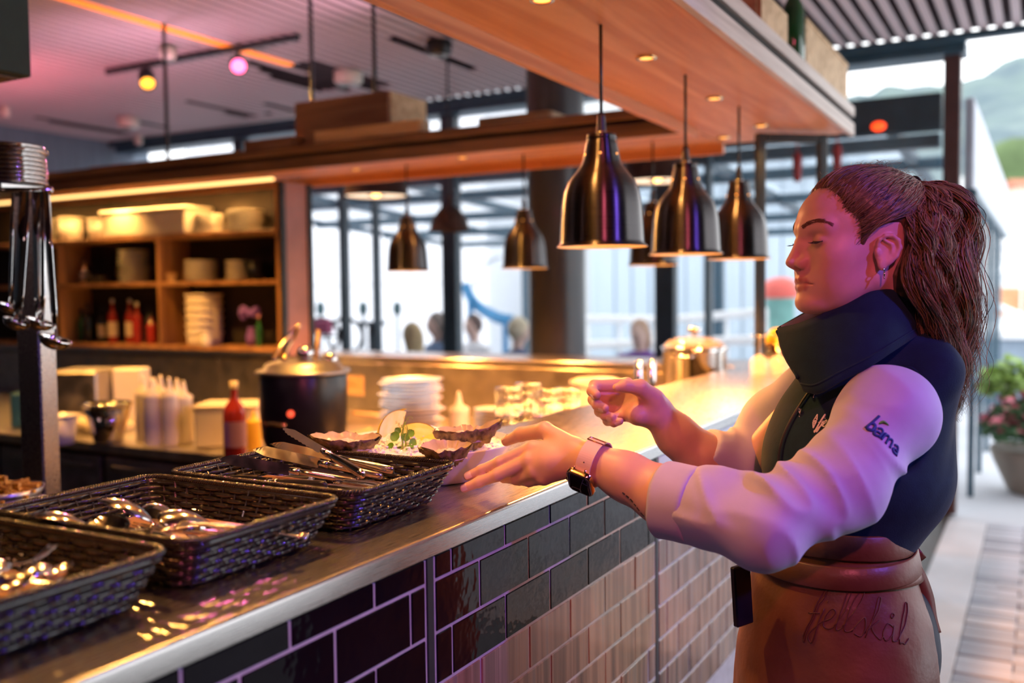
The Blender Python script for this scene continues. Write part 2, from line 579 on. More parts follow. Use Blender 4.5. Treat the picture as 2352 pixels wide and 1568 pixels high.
MB().box((3.94, YB1 + .001, ZC - .03), (4.35, 6.6, ZC), .003).build('pass_sheet', m_steel, bw)

bf = thing('bar_cladding', 'front of the bar clad in glossy black brick tiles, with brown and pale reflections coloured into some tiles', 'counter', (0, 0, 0))
m_tilerefl = bpy.data.materials.new('brown_reflection_tile')  # brown striped reflection painted into the colour of the glossy tiles
m_tilerefl.use_nodes = True
_n = m_tilerefl.node_tree
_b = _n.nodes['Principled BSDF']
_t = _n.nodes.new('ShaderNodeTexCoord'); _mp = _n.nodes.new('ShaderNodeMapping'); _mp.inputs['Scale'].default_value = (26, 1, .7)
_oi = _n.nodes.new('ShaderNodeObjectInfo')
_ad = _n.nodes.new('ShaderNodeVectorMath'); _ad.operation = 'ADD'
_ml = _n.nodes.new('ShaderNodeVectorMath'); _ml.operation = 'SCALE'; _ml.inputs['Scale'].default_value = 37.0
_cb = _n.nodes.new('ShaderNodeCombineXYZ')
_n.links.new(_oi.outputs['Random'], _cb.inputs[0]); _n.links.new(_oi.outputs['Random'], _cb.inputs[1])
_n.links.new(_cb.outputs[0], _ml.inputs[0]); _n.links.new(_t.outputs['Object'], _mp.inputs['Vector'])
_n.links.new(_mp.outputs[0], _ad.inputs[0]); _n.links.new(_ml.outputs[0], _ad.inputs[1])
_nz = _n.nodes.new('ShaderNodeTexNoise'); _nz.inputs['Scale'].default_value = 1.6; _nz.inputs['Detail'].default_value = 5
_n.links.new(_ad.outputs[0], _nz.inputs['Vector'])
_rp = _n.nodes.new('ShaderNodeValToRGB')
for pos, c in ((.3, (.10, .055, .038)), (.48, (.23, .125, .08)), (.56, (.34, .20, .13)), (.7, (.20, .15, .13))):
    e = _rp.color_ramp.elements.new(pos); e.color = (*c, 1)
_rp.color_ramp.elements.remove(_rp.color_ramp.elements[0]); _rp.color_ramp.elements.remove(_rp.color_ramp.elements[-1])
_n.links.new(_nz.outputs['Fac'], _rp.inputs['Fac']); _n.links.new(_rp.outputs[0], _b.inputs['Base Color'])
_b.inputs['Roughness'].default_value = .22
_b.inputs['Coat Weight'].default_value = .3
YT = YB0 + .006
MB().box((XB0, YT - .0012, 0.0), (3.9, YT + .06, ZC - .031)).build('grout_backing', m_grout, bf)
MB().box((XB0, YT + .06, 0.0), (3.9, YB1 - .03, ZC - .035)).build('core', m_walldark, bf)
TW, TH = 0.149, 0.0718
zl1 = float(P(997.6, 1331.7, Y=YT)[2])
xs1, xs2 = float(P(985, 1340, Y=YT)[0]), float(P(1506, 1150, Y=YT)[0])
tile_meshes = {}
def tile(xa, xb, za, zb, m):
    g = .0022
    key = (round(xb - xa, 3), round(zb - za, 3), m.name)
    if key not in tile_meshes:
        hw, hh = (xb - xa) / 2 - g, (zb - za) / 2 - g
        if hw < .004 or hh < .004: return
        o_ = MB().box((-hw, -.003, -hh), (hw, .003, hh), .0012).build('tile', m)
        tile_meshes[key] = o_.data
        bpy.data.objects.remove(o_)
    o_ = bpy.data.objects.new('tile', tile_meshes[key])
    COL.objects.link(o_); o_.parent = bf
    o_.location = ((xa + xb) / 2, YT, (za + zb) / 2)
    o_.rotation_euler = (rng.normal(0, .006), 0, rng.normal(0, .006))
ztop = ZC - .028
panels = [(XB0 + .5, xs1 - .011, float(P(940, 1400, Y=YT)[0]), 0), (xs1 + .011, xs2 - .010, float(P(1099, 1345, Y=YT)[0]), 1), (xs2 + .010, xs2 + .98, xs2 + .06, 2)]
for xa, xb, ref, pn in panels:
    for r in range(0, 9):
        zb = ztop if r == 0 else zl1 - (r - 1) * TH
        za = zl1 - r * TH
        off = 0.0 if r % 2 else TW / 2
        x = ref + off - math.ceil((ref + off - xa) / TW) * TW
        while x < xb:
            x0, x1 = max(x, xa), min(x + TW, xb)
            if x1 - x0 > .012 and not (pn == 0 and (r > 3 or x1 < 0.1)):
                m_ = m_tile if (pn == 0 or r < 3 and pn == 1) else (m_tilerefl if r > 0 else mat('daylight_reflection_tile', (0.55, 0.58, 0.6), .1, 0, var=.05) if 'daylight_reflection_tile' not in MATS else MATS['daylight_reflection_tile'])
                if pn == 2 and r == 0: m_ = MATS['daylight_reflection_tile']  # pale top row: reflected daylight painted into the tile colour
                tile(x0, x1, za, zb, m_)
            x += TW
for x in (xs1, xs2):
    MB().box((x - .009, YT - .003, 0.02), (x + .009, YT + .01, ztop), .002).build('joint_strip', m_blackmetal, bf)

# ================================================================== overhead shelf (L-shaped, two layers with a dark gap)
Y0, Y1 = 0.672, 1.200
XE = 4.06
XS = 3.60
sh = thing('overhead_shelf', 'large oak shelf hung above the bar, glowing orange underneath', 'shelf', (0, 0, 0))
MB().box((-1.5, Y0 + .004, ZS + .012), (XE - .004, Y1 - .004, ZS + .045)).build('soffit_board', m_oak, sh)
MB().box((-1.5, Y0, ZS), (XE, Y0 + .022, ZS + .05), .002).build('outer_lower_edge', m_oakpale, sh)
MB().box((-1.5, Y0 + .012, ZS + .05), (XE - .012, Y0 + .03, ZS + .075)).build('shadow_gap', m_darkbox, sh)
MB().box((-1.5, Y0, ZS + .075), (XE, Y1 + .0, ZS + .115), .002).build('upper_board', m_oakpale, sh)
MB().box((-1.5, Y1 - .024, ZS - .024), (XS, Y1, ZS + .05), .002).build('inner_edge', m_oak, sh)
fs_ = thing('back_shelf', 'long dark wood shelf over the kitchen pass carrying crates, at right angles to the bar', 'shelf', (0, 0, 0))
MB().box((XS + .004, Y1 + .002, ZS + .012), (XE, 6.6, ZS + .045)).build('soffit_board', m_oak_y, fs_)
MB().box((XS, Y1 + .002, ZS), (XS + .022, 6.6, ZS + .055), .002).build('lower_edge', m_walnut, fs_)
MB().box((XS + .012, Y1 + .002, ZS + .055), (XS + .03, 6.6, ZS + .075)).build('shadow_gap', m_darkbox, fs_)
MB().box((XS, Y1 + .002, ZS + .075), (XE, 6.6, ZS + .115), .002).build('upper_board', m_walnut, fs_)
MB().box((XE - .024, Y1 + .002, ZS - .03), (XE, 6.6, ZS + .012), .002).build('rear_edge', m_oak_y, fs_)
# suspension rods
rods = [(P(717, 0, Z=ZR), P(717, 215, X=3.75)), (P(861, 0, Z=ZR), P(861, 210, X=3.85)), (P(385, 110, Z=ZR), P(385, 350, X=3.9))]
for i, (a, b) in enumerate(rods):
    y_, x_ = b[1], b[0]
    o = MB().lathe([(.011, ZS + .117), (.011, ZR)], 10, (x_, y_, 0)).build('hanging_rod', m_blackmetal, None, True)
    tag(o, ['dark steel rod holding the back shelf, rising from the dark wooden crate', 'thinner dark rod rising behind the crate to the ceiling fitting', 'dark rod holding the back shelf above the glowing light bar'][i], 'rod', 'rods the back shelf hangs from')
# black steel frame carrying the end of the shelf
fr = thing('shelf_support_frame', 'black square-tube steel frame standing on the bar under the shelf corner', 'frame', (0, 0, 0))
fa, fb = np.array([3.77, .975]), np.array([3.94, .775])
dr = math.atan2(*(fb - fa)[::-1])
for i, q in enumerate((fa, fb)):
    MB().box((q[0] - .017, q[1] - .017, ZC + .002), (q[0] + .017, q[1] + .017, ZS - .002), .003, rot=Rz(dr)).build('post', m_blackmetal, fr)
c_ = (fa + fb) / 2
L_ = float(np.linalg.norm(fb - fa))
MB().box((c_[0] - L_ / 2 + .017, c_[1] - .016, ZS - .036), (c_[0] + L_ / 2 - .017, c_[1] + .016, ZS - .003), .003, rot=Rz(dr)).build('top_bar', m_blackmetal, fr)

# ------------------------------------------------------------------ heat lamps
m_vent = mat('vent_glow', (1, .5, .15), .5, 0, emit=(1.0, .40, .08), estr=1.6)
m_bulb = mat('glowing_bulb', (1, .6, .25), .5, 0, emit=(1.0, .46, .12), estr=14)
prof_out = [(.034, .250), (.034, .246), (.036, .243), (.038, .235), (.044, .205), (.050, .188), (.064, .170), (.080, .150), (.090, .125), (.095, .095), (.098, .05), (.100, .012), (.101, .006), (.107, .001), (.108, -.001)]
prof_in = [(.107, -.002), (.098, .006), (.096, .05), (.092, .095), (.086, .125), (.074, .148), (.048, .182), (.030, .20)]
def make_lamp(label, group):
    t = thing('heat_lamp', label, 'lamp', (0, 0, 0), group)
    s_ = MB().lathe(prof_out + prof_in, 48).build('lamp_shade', m_lampmetal, t, auto=50)
    # inner faces carry the pale lining
    s_.data.materials.append(m_lampin)
    n_ = 48
    for i, p_ in enumerate(s_.data.polygons):
        if i // n_ >= len(prof_out): p_.material_index = 1
    MB().lathe([(.0, .262), (.034, .2615), (.036, .25), (.034, .2495)], 32).build('cap', m_lampmetal, t, True)
    MB().lathe([(.0, .312), (.008, .312), (.0095, .30), (.0115, .268), (.0135, .262)], 16).build('cord_grip', m_blackmetal, t, True)
    MB().lathe([(.0138, .2625), (.015, .2625), (.015, .267), (.0138, .267)], 20).build('chrome_ring', m_chrome, t, True)
    MB().ball((0, 0, .075), (.032, .032, .045), 16, 10).build('bulb', m_bulb, t, True)
    for i in range(6):
        a = 2 * PI * i / 6 + .2
        MB().lathe([(0, .0), (.0028, .0), (.0028, .0012), (0, .0012)], 8, R=None).build('vent_hole', m_vent, t)
        o_ = t.children[-1]
        r_ = .0425
        o_.location = (r_ * math.cos(a), r_ * math.sin(a), .213)
        o_.rotation_euler = (0, math.radians(80), a)
    return t
lamp_labels = ['largest dark metal heat lamp hanging nearest over the bar', 'middle of the three dark heat lamps over the bar', 'dark heat lamp over the bar nearest the black support frame',
               'dark heat lamp under the back shelf in front of the white windows, farthest along', 'dark heat lamp overlapping the round column', 'dark heat lamp hanging behind the middle bar lamp']
lamp_pos = [(2.093, .915, 1.557), (2.699, .915, 1.557), (3.257, .915, 1.557)]
for px_, py_ in ((937, 617), (1205, 612), (1500, 606)):
    q = P(px_, py_, X=3.84)
    lamp_pos.append((q[0], q[1], 1.560))
HEAT = (1.0, 0.34, 0.065)
for i, (lx, ly, lz) in enumerate(lamp_pos):
    t = make_lamp(lamp_labels[i], 'heat lamps over the bar' if i < 3 else 'heat lamps under the back shelf')
    t.location = (lx, ly, lz)
    t.rotation_euler[2] = rng.random() * 6
    n_ = ZS + .012 - lz
    MB().tube([(0, 0, .305), (0, 0, n_)], .0042, 8).build('cord', m_black, t, True)
    l = bpy.data.lights.new('heat_lamp_light', 'SPOT')
    l.color, l.energy, l.shadow_soft_size, l.spot_size, l.spot_blend = HEAT, (112 if i < 3 else 75), .03, math.radians(150), .5
    o = bpy.data.objects.new('heat_lamp_light', l)
    COL.objects.link(o); o.parent = t; o.location = (0, 0, .022)

# recessed downlights in the soffits; the last two added to light the kitchen
m_dl = mat('downlight_glow', (1, .7, .3), .5, 0, emit=(1.0, .50, .10), estr=2.2)
for i, (x, y, lab) in enumerate(((1485, 133, 'round recessed downlight in the oak soffit between the first two heat lamps'), (1641, 226, 'round recessed downlight in the soffit above the middle heat lamp'), (1748, 289, 'recessed downlight in the soffit beside the black frame'),
                                 (1662, 316, 'small recessed downlight near the inner corner of the shelf'), (1245, 0, 'recessed downlight at the upper picture edge of the oak soffit'), (1062, 362, 'recessed downlight under the back shelf near the column'), (818, 389, 'recessed downlight under the back shelf above the hanging drum lamp'),
                                 (1.25, .92, 'recessed downlight in the oak soffit right above the platter, out of view'), (.70, .92, 'recessed downlight in the oak soffit above the baskets, out of view'), (.15, .92, 'recessed downlight in the oak soffit above the end of the bar, out of view'), (3.83, 3.9, 'added fill downlight under the back shelf above the storage box'), (3.66, 4.6, 'added fill downlight under the back shelf above the tubs'))):
    q = P(x, y, Z=ZS + .010) if x > 50 else (x, y)
    t = thing('downlight', lab, 'lamp', (q[0], q[1], ZS + .0115), 'recessed downlights in the wooden shelves')
    MB().lathe([(.019, -.004), (.027, -.004), (.028, -.001), (.028, .0), (.019, .0)], 24).build('trim_ring', m_brass, t, True)
    MB().lathe([(0, -.0015), (.0188, -.002)], 24).build('lens', m_dl, t)
    l = bpy.data.lights.new('downlight_light', 'SPOT')
    l.color, l.energy, l.shadow_soft_size, l.spot_size, l.spot_blend = (1.0, .46, .11), (10.0 if i < 7 else 34.0), .02, math.radians(115), .8
    o = bpy.data.objects.new('downlight_light', l); COL.objects.link(o); o.parent = t; o.location = (0, 0, -.008)

# ================================================================== woven baskets
m_wicker = mat('black_wicker', (0.020, 0.017, 0.013), 0.22, 0, var=.4, nscale=60, coat=.4)
m_liner = mat('brown_liner', (0.30, 0.16, 0.10), 0.55, 0, var=.15, nscale=30)


def rrect(hx, hy, r, n):
    """n points evenly spaced round a rounded rectangle, with outward normals"""
    seg = []
    L = [2 * (hy - r), PI * r / 2, 2 * (hx - r), PI * r / 2] * 2
    T = sum(L)
    pts, nor = [], []
    for i in range(n):
        d = T * i / n
        k = 0
        while d > L[k]:
            d -= L[k]; k += 1
        q, odd = k // 2, k % 2
        # side q: 0 right, 1 top, 2 left, 3 bottom
        a0 = q * PI / 2
        if not odd:
            h1, h2 = (hx, hy) if q % 2 == 0 else (hy, hx)
            p = np.array([h1, -(h2 - r) + d]); nn = np.array([1.0, 0])
        else:
            h1, h2 = (hx, hy) if q % 2 == 0 else (hy, hx)
            a = d / r
            p = np.array([h1 - r + r * math.cos(a), h2 - r + r * math.sin(a)]); nn = np.array([math.cos(a), math.sin(a)])
        c, s = math.cos(a0), math.sin(a0)
        M_ = np.array([[c, -s], [s, c]])
        pts.append(M_ @ p); nor.append(M_ @ nn)
    return np.array(pts), np.array(nor), T


BH, BX, BY, BR = 0.060, 0.1225, 0.1725, 0.024
def bsize(f):
    """half sizes at height fraction f (0 base, 1 rim)"""
    e = f ** 0.9
    return BX - .020 * (1 - e), BY - .030 * (1 - e), BR - .004 * (1 - e)
NP = 24
def make_basket(label):
    t = thing('wicker_basket', label, 'basket', (0, 0, 0), 'black woven cutlery baskets on the bar')
    rows = 8
    for r in range(rows):
        f = (r + .5) / rows
        hx, hy, rr = bsize(f)
        n = NP * 12
        p, nn, T = rrect(hx, hy, rr, n)
        ph = 2 * PI * NP * np.arange(n) / n + (PI if r % 2 else 0)
        wv = np.tanh(3.0 * np.sin(ph)) * .0019
        path = np.c_[p + nn * wv[:, None], np.full(n, .004 + f * (BH - .008))]
        MB().tube(path, .0033, 6, closed=True, flat=1.0, up=(0, 0, 1)).build('weave_strand', m_wicker, t, True)
    st = MB()
    for i in range(NP * 2):
        fr_ = (i + .5) / (NP * 2)
        pth = []
        for f in (0, .5, 1):
            hx, hy, rr = bsize(f)
            p, nn, T = rrect(hx, hy, rr, NP * 8)
            pth.append((*p[int(fr_ * NP * 8)], .002 + f * (BH - .004)))
        st.tube(pth, .0017, 4)
    o = st.build('upright_canes', m_wicker, t); o['kind'] = 'stuff'
    for k in range(3):
        hx, hy, rr = bsize(1)
        n = 900
        p, nn, T = rrect(hx + .0015, hy + .0015, rr, n)
        a = 2 * PI * np.arange(n) / n * 95 + k * 2 * PI / 3
        path = np.c_[p + nn * (.0026 * np.cos(a))[:, None], BH + .0026 * np.sin(a)]
        MB().tube(path, .0021, 4, closed=True).build('rim_braid', m_wicker, t, True)
    hx, hy, rr = bsize(1)
    p, nn, T = rrect(hx + .001, hy + .001, rr, 80)
    MB().tube(np.c_[p, np.full(80, BH - .005)], .0035, 6, closed=True, flat=1.3, up=(0, 0, 1)).build('rim_band', m_wicker, t, True)
    hx, hy, rr = bsize(0)
    p, nn, T = rrect(hx - .001, hy - .001, rr, 64)
    b = MB()
    vs = [(*q, .003) for q in p] + [(*q, .006) for q in p]
    n = len(p)
    b.add(vs, [tuple(range(n))[::-1], tuple(range(n, 2 * n))] + [(i, (i + 1) % n, n + (i + 1) % n, n + i) for i in range(n)])
    b.build('base_panel', m_wicker, t)
    p, nn, T = rrect(hx - .004, hy - .004, rr, 64)
    b = MB()
    b.add([(*q, .0065) for q in p] + [(*q, .0170) for q in p], [tuple(range(n))[::-1], tuple(range(n, 2 * n))] + [(i, (i + 1) % n, n + (i + 1) % n, n + i) for i in range(n)])
    b.build('liner', m_liner, t)
    return t
bk = [make_basket('black woven basket full of knives, next to the oyster platter')]
for lb in ('middle black woven basket holding big serving spoons on a brown liner', 'black woven basket heaped with teaspoons at the lower picture corner'):
    c = copy_tree(bk[0]); c['label'] = lb; bk.append(c)
BPOS = [(1.098, .950), (.822, .948), (.548, .946)]
for t, (x, y) in zip(bk, BPOS): t.location = (x, y, ZC + .001)

# ------------------------------------------------------------------ cutlery
def strip_mesh(us, wf, zf, th, nv=9, yf=None):
    """a strip of metal along x: width wf(u), top height zf(u, v), v in -1..1"""
    vs, fs = [], []
    for s_ in (1, 0):
        for u in us:
            for j in range(nv):
                v = -1 + 2 * j / (nv - 1)
                vs.append((u, (yf(u) if yf else 0) + wf(u) * v, zf(u, v) - (0 if s_ else th)))
    m_, k = len(us), nv
    for i in range(m_ - 1):
        for j in range(k - 1):
            a = i * k + j
            fs.append((a, a + k, a + k + 1, a + 1))
            b = a + m_ * k
            fs.append((b, b + 1, b + k + 1, b + k))
    o_ = m_ * k
    for i in range(m_ - 1):
        a, b = i * k, (i + 1) * k
        fs.append((a, o_ + a, o_ + b, b))
        a, b = i * k + k - 1, (i + 1) * k + k - 1
        fs.append((a, b, o_ + b, o_ + a))
    fs.append(tuple(range(k)) + tuple(o_ + j for j in range(k))[::-1])
    e = (m_ - 1) * k
    fs.append((tuple(e + j for j in range(k)) + tuple(o_ + e + j for j in range(k))[::-1])[::-1])
    return vs, fs


def spoon_meshes(s=1.0, bowl=.068, bw=.0215, hl=.13):
    def wf(u):
        if u < bowl:
            q = u / bowl
            return max(.0012, bw * math.sin(PI * min(1, q * .96 + .02)) ** .62 * (1.08 - .22 * q)) if q < .93 else .0042
        q = (u - bowl) / hl
        return .0035 + .0042 * q ** 1.5
    def zf(u, v):
        if u < bowl:
            q = u / bowl
            return -.0115 * math.sin(PI * q) ** .8 * (1 - v * v) + .002 * q
        q = (u - bowl) / hl
        return .002 + .012 * math.sin(PI * q * .9) * .9 - .0006 * v * v
    us = list(np.linspace(0, bowl, 18)) + list(np.linspace(bowl, bowl + hl, 14))[1:]
    vs, fs = strip_mesh([u for u in us], wf, zf, .0016)
    return [(x * s, y * s, z * s) for x, y, z in vs], fs


def fork_mb(s=1.0):
    b = MB()
    def wf(u): return .0035 + .0045 * max(0, (u - .06) / .13) ** 1.5 if u > .055 else .0035 + .0085 * (1 - max(0, (u - .035)) / .02) ** .6
    def zf(u, v): return .002 + .008 * math.sin(PI * u / .2)
    us = list(np.linspace(.034, .055, 6)) + list(np.linspace(.06, .19, 12))
    vs, fs = strip_mesh(us, wf, zf, .0018, 5)
    b.add(np.array(vs) * s, fs)
    for k in range(4):
        y = (-1 + 2 * k / 3) * .0098
        b.tube([np.array((.036, y, .0045)) * s, np.array((.018, y, .001)) * s, np.array((0.0, y, .004)) * s], [.0018 * s, .0015 * s, .0007 * s], 5)
    return b


sp_v, sp_f = spoon_meshes()
me_spoon = MB().add(sp_v, sp_f).build('spoon', m_cutlery, None, True).data
ts_v, ts_f = spoon_meshes(.74, .056, .017, .115)
me_tspoon = MB().add(ts_v, ts_f).build('spoon', m_cutlery, None, True).data
me_fork = fork_mb().build('fork', m_cutlery, None, True).data
# table knife: separate blade, bolster and handle
def knife_parts(serr=False):
    bl = .105
    us = np.linspace(0, bl, 22)
    vs, fs = [], []
    n = len(us)
    for i, u in enumerate(us):
        q = u / bl
        top = .0085 * min(1, (1 - q) * 6) ** .6 * (1 if q < .85 else (1 - (q - .85) / .15) ** .5 * .9 + .05)
        bot = -.0075 * (1 - max(0, q - .8) / .2 * .75)
        if serr and .1 < q: bot += .0009 * (1 if i % 2 else -1)
        vs += [(u, -.0006, top), (u, .0006, top), (u, .00015, bot), (u, -.00015, bot)]
    for i in range(n - 1):
        a, b = i * 4, i * 4 + 4
        for j in range(4):
            k = (j + 1) % 4
            fs.append((a + j, a + k, b + k, b + j))
    fs += [(0, 3, 2, 1), tuple((n - 1) * 4 + j for j in range(4))]
    bm_ = MB().add(vs, fs)
    bo = MB().tube([(0.002, 0, .001), (-.008, 0, .001), (-.014, 0, .001)], [.0042, .0052, .0058], 10)
    ha = MB().tube([(-.013, 0, .001), (-.03, 0, .001), (-.06, 0, .0015), (-.09, 0, .001), (-.098, 0, .001), (-.101, 0, .001)], [.0058, .0062, .0072, .0078, .007, .003], 10, flat=.72)
    return bm_, bo, ha
kb, kbo, kh = knife_parts()
kp = [kb.build('blade', m_cutlery).data, kbo.build('bolster', m_cutlery, None, True).data, kh.build('handle', m_cutlery, None, True).data]
m_kblack = mat('black_knife_handle', (0.02, 0.018, 0.016), .3, 0, var=.2)
sb, _, sh_ = knife_parts(True)
ks = [sb.build('blade', m_cutlery).data, kp[1], sh_.build('handle', m_kblack, None, True).data]
for o in [o for o in COL.objects if o.type == 'MESH' and o.parent is None and o.name.split('.')[0] in ('spoon', 'fork', 'blade', 'bolster', 'handle')]: bpy.data.objects.remove(o)


def orient(o, p, d, roll=0.0, up=(0, 0, 1)):
    """put local +x along d at p, with a roll about it"""
    x = unit(d); z = np.array(up, float); z = unit(z - x * (x @ z)); y = np.cross(z, x)
    c, s = math.cos(roll), math.sin(roll)
    y, z = y * c + z * s, z * c - y * s
    o.matrix_world = Matrix(((x[0], y[0], z[0], p[0]), (x[1], y[1], z[1], p[1]), (x[2], y[2], z[2], p[2]), (0, 0, 0, 1)))


def put(name, me, p, d, label, cat, group, roll=0.0):
    o = bpy.data.objects.new(name, me)
    COL.objects.link(o)
    orient(o, p, d, roll)
    return tag(o, label, cat, group)


def put_knife(parts, tip_end, butt, label, roll, group='knives in the basket'):
    t = thing('table_knife', label, 'knife', (0, 0, 0), group)
    for n, me in zip(('blade', 'bolster', 'handle'), parts):
        o = bpy.data.objects.new(n, me); COL.objects.link(o); o.parent = t
    d = np.array(tip_end) - np.array(butt)
    orient(t, np.array(butt) + unit(d) * .101, d, roll)
    return t
zb = ZC + .0205
# knives: handles toward the bar's front edge, blades resting on the back rim
kn = [((640, 1022, 1.215), (905, 1082, 1.178), kp, 1.0, 'broad-bladed table knife lying uppermost across the knife basket', .12),
      ((625, 1040, 1.208), (880, 1096, 1.170), kp, .5, 'table knife with a rounded handle just below the uppermost knife', .1),
      ((540, 1058, 1.205), (820, 1108, 1.166), kp, .2, 'slim table knife whose tip points at the far rim of the basket', .08)]
for (ax, ay, az), (bx, by, bz), prt, rl, lb, _ in kn:
    put_knife(prt, P(ax, ay, Z=az), P(bx, by, Z=bz), lb, rl)
for i in range(7):
    x0 = 1.03 + .02 * i
    put_knife(kp, (x0 + rng.normal(0, .03), 1.03 + rng.normal(0, .012), zb + .012 + .004 * (i % 3)), (x0 + rng.normal(0, .02), .835, zb + .006 + .004 * (i % 3)), 'plain steel table knife lying in the bottom layer of the knife basket', rng.normal(0, .4))
put_knife([ks[0], kp[1], kp[2]], P(677, 998, D=1.46), P(835, 1092, D=1.345), 'serrated knife standing up over the far rim of the basket', 1.35)
put_knife(ks, P(500, 1100, Z=zb + .02), P(750, 1115, Z=zb + .025), 'black-handled knife lying at the near side of the knife basket', .9)
put_knife(ks, P(560, 1102, Z=zb + .012), P(735, 1100, Z=zb + .014), 'black-handled knife partly under the other black-handled one', .6)

g2 = 'serving cutlery in the middle basket'
def spoon_px(tip, butt, lb, me=me_spoon, name='serving_spoon', roll=0.0, cat='spoon', group=g2):
    put(name, me, tip, np.array(butt) - np.array(tip), lb, cat, group, roll)
spoon_px(P(228, 1150, Z=zb + .058), P(450, 1235, Z=zb + .012), 'large serving spoon with its back upward, topmost in the middle basket', roll=PI - .3)
spoon_px(P(72, 1185, Z=zb + .050), P(300, 1238, Z=zb + .012), 'large serving spoon nearest the teaspoon basket', roll=PI - .25)
spoon_px(P(210, 1190, Z=zb + .028), P(420, 1262, Z=zb + .010), 'serving spoon lying under the topmost spoon', roll=.35)
spoon_px(P(330, 1165, Z=zb + .022), P(480, 1230, Z=zb + .008), 'serving spoon half hidden behind the topmost spoon', roll=PI)
spoon_px(P(360, 1188, Z=zb + .036), P(520, 1215, Z=zb + .012), 'shiny spoon with its back up beside the brown liner', roll=PI + .5)
for i, (a, b, lb) in enumerate((((250, 1226), (470, 1236), 'fork lying nearest the front rim of the middle basket'), ((300, 1215), (500, 1222), 'fork with its handle over the brown liner'), ((345, 1210), (520, 1222), 'fork crossing the other two forks'))):
    put('serving_fork', me_fork, P(*a, Z=zb + .016 + .005 * i), np.array(P(*b, Z=zb + .01)) - np.array(P(*a, Z=zb + .016)), lb, 'fork', g2, .2)
g1 = 'teaspoons heaped in the basket'
for i in range(16):
    cx_, cy_ = .548 + rng.uniform(-.05, .05), .865 + rng.uniform(-.05, .16)
    a = rng.uniform(-.9, .5) + (PI if rng.random() < .4 else 0)
    z_ = zb + .006 + .0028 * i
    d = np.array([math.cos(a), math.sin(a), rng.normal(0, .06)])
    put('teaspoon', me_tspoon, np.array([cx_, cy_, z_]) - d * .06, d, 'small teaspoon in the heap in the basket at the picture corner', 'spoon', g1, (PI if rng.random() < .5 else 0) + rng.normal(0, .3))

# ================================================================== oyster platter
PX, PY = 1.395, 0.958
pl = thing('oyster_platter', 'round pale ceramic platter with a raised rim, filled with crushed ice', 'platter', (PX, PY, ZC + .001))
m_plat = mat('pale_pink_ceramic', (0.80, 0.68, 0.62), .25, 0, var=.04, coat=.4)
MB().lathe([(0, 0), (.118, 0), (.124, .002), (.140, .02), (.155, .045), (.1615, .056), (.162, .058), (.160, .0585), (.151, .044), (.136, .02), (.12, .012), (0, .010)], 72).build('dish', m_plat, pl, True)
m_ice = mat('crushed_ice', (0.93, 0.93, 0.92), .22, 0, var=.06, nscale=40, bump=.8, bscale=160, sss=.25, coat=.3)


_VT = np.random.default_rng(11).random((64, 64, 64)).astype(np.float32)


def vnoise(p, seed=0):
    """smooth periodic value noise on n x 3 points"""
    p = np.asarray(p, np.float32) + np.float32(seed * 7.31)
    i = np.floor(p)
    f = p - i
    f = f * f * (3 - 2 * f)
    i = i.astype(np.int32) & 63
    j = (i + 1) & 63
    fx, fy, fz = f[..., 0], f[..., 1], f[..., 2]
    x0, y0, z0, x1, y1, z1 = i[..., 0], i[..., 1], i[..., 2], j[..., 0], j[..., 1], j[..., 2]
    a = _VT[x0, y0, z0] * (1 - fz) + _VT[x0, y0, z1] * fz
    b = _VT[x0, y1, z0] * (1 - fz) + _VT[x0, y1, z1] * fz
    c = _VT[x1, y0, z0] * (1 - fz) + _VT[x1, y0, z1] * fz
    d = _VT[x1, y1, z0] * (1 - fz) + _VT[x1, y1, z1] * fz
    a = a * (1 - fy) + b * fy
    c = c * (1 - fy) + d * fy
    r = a * (1 - fx) + c * fx
    return r


def disc_grid(R, nr, na):
    vs, fs = [(0, 0, 0)], []
    for i in range(1, nr + 1):
        for j in range(na):
            a = 2 * PI * j / na
            vs.append((R * i / nr * math.cos(a), R * i / nr * math.sin(a), 0))
    for j in range(na):
        fs.append((0, 1 + j, 1 + (j + 1) % na))
    for i in range(nr - 1):
        for j in range(na):
            a, b = 1 + i * na + j, 1 + i * na + (j + 1) % na
            fs.append((a, a + na, b + na, b))
    return np.array(vs), fs
v_, f_ = disc_grid(.154, 44, 120)
r_ = np.hypot(v_[:, 0], v_[:, 1]) / .154
hgt = .047 + .021 * (1 - r_ ** 2) + .010 * np.exp(-(((v_[:, 0] - .05) ** 2 + (v_[:, 1] - .05) ** 2) / .003))
hgt += (.010 * (vnoise(v_ * 45, 3) - .5) + .009 * (vnoise(v_ * 110, 5) - .5) + .005 * (vnoise(v_ * 230, 9) - .5)) * (1 - r_ ** 6)
v_[:, 2] = np.where(r_ > .985, .047, hgt)
o = MB().add(v_, f_).build('crushed_ice', m_ice, pl, True); o['kind'] = 'stuff'
ch = MB()
for i in range(520):
    a, q = rng.random() * 2 * PI, math.sqrt(rng.random()) * .145
    x, y = q * math.cos(a), q * math.sin(a)
    s_ = rng.uniform(.0016, .0052)
    R_ = Rz(rng.random() * 6) @ Rx(rng.random() * 6)
    z = .048 + .021 * (1 - (q / .154) ** 2) + .010 * math.exp(-((x - .05) ** 2 + (y - .05) ** 2) / .003)
    ch.box(np.array((x, y, z + .002 + rng.uniform(-.002, .003))) - np.array([1, rng.uniform(.5, 1), rng.uniform(.4, .8)]) * s_ * .8, np.array((x, y, z + .002)) + np.array([1, rng.uniform(.5, 1), rng.uniform(.4, .8)]) * s_ * .8, s_ * .35, rot=R_, org=(x, y, z))
o = ch.build('ice_chips', m_ice, pl); o['kind'] = 'stuff'
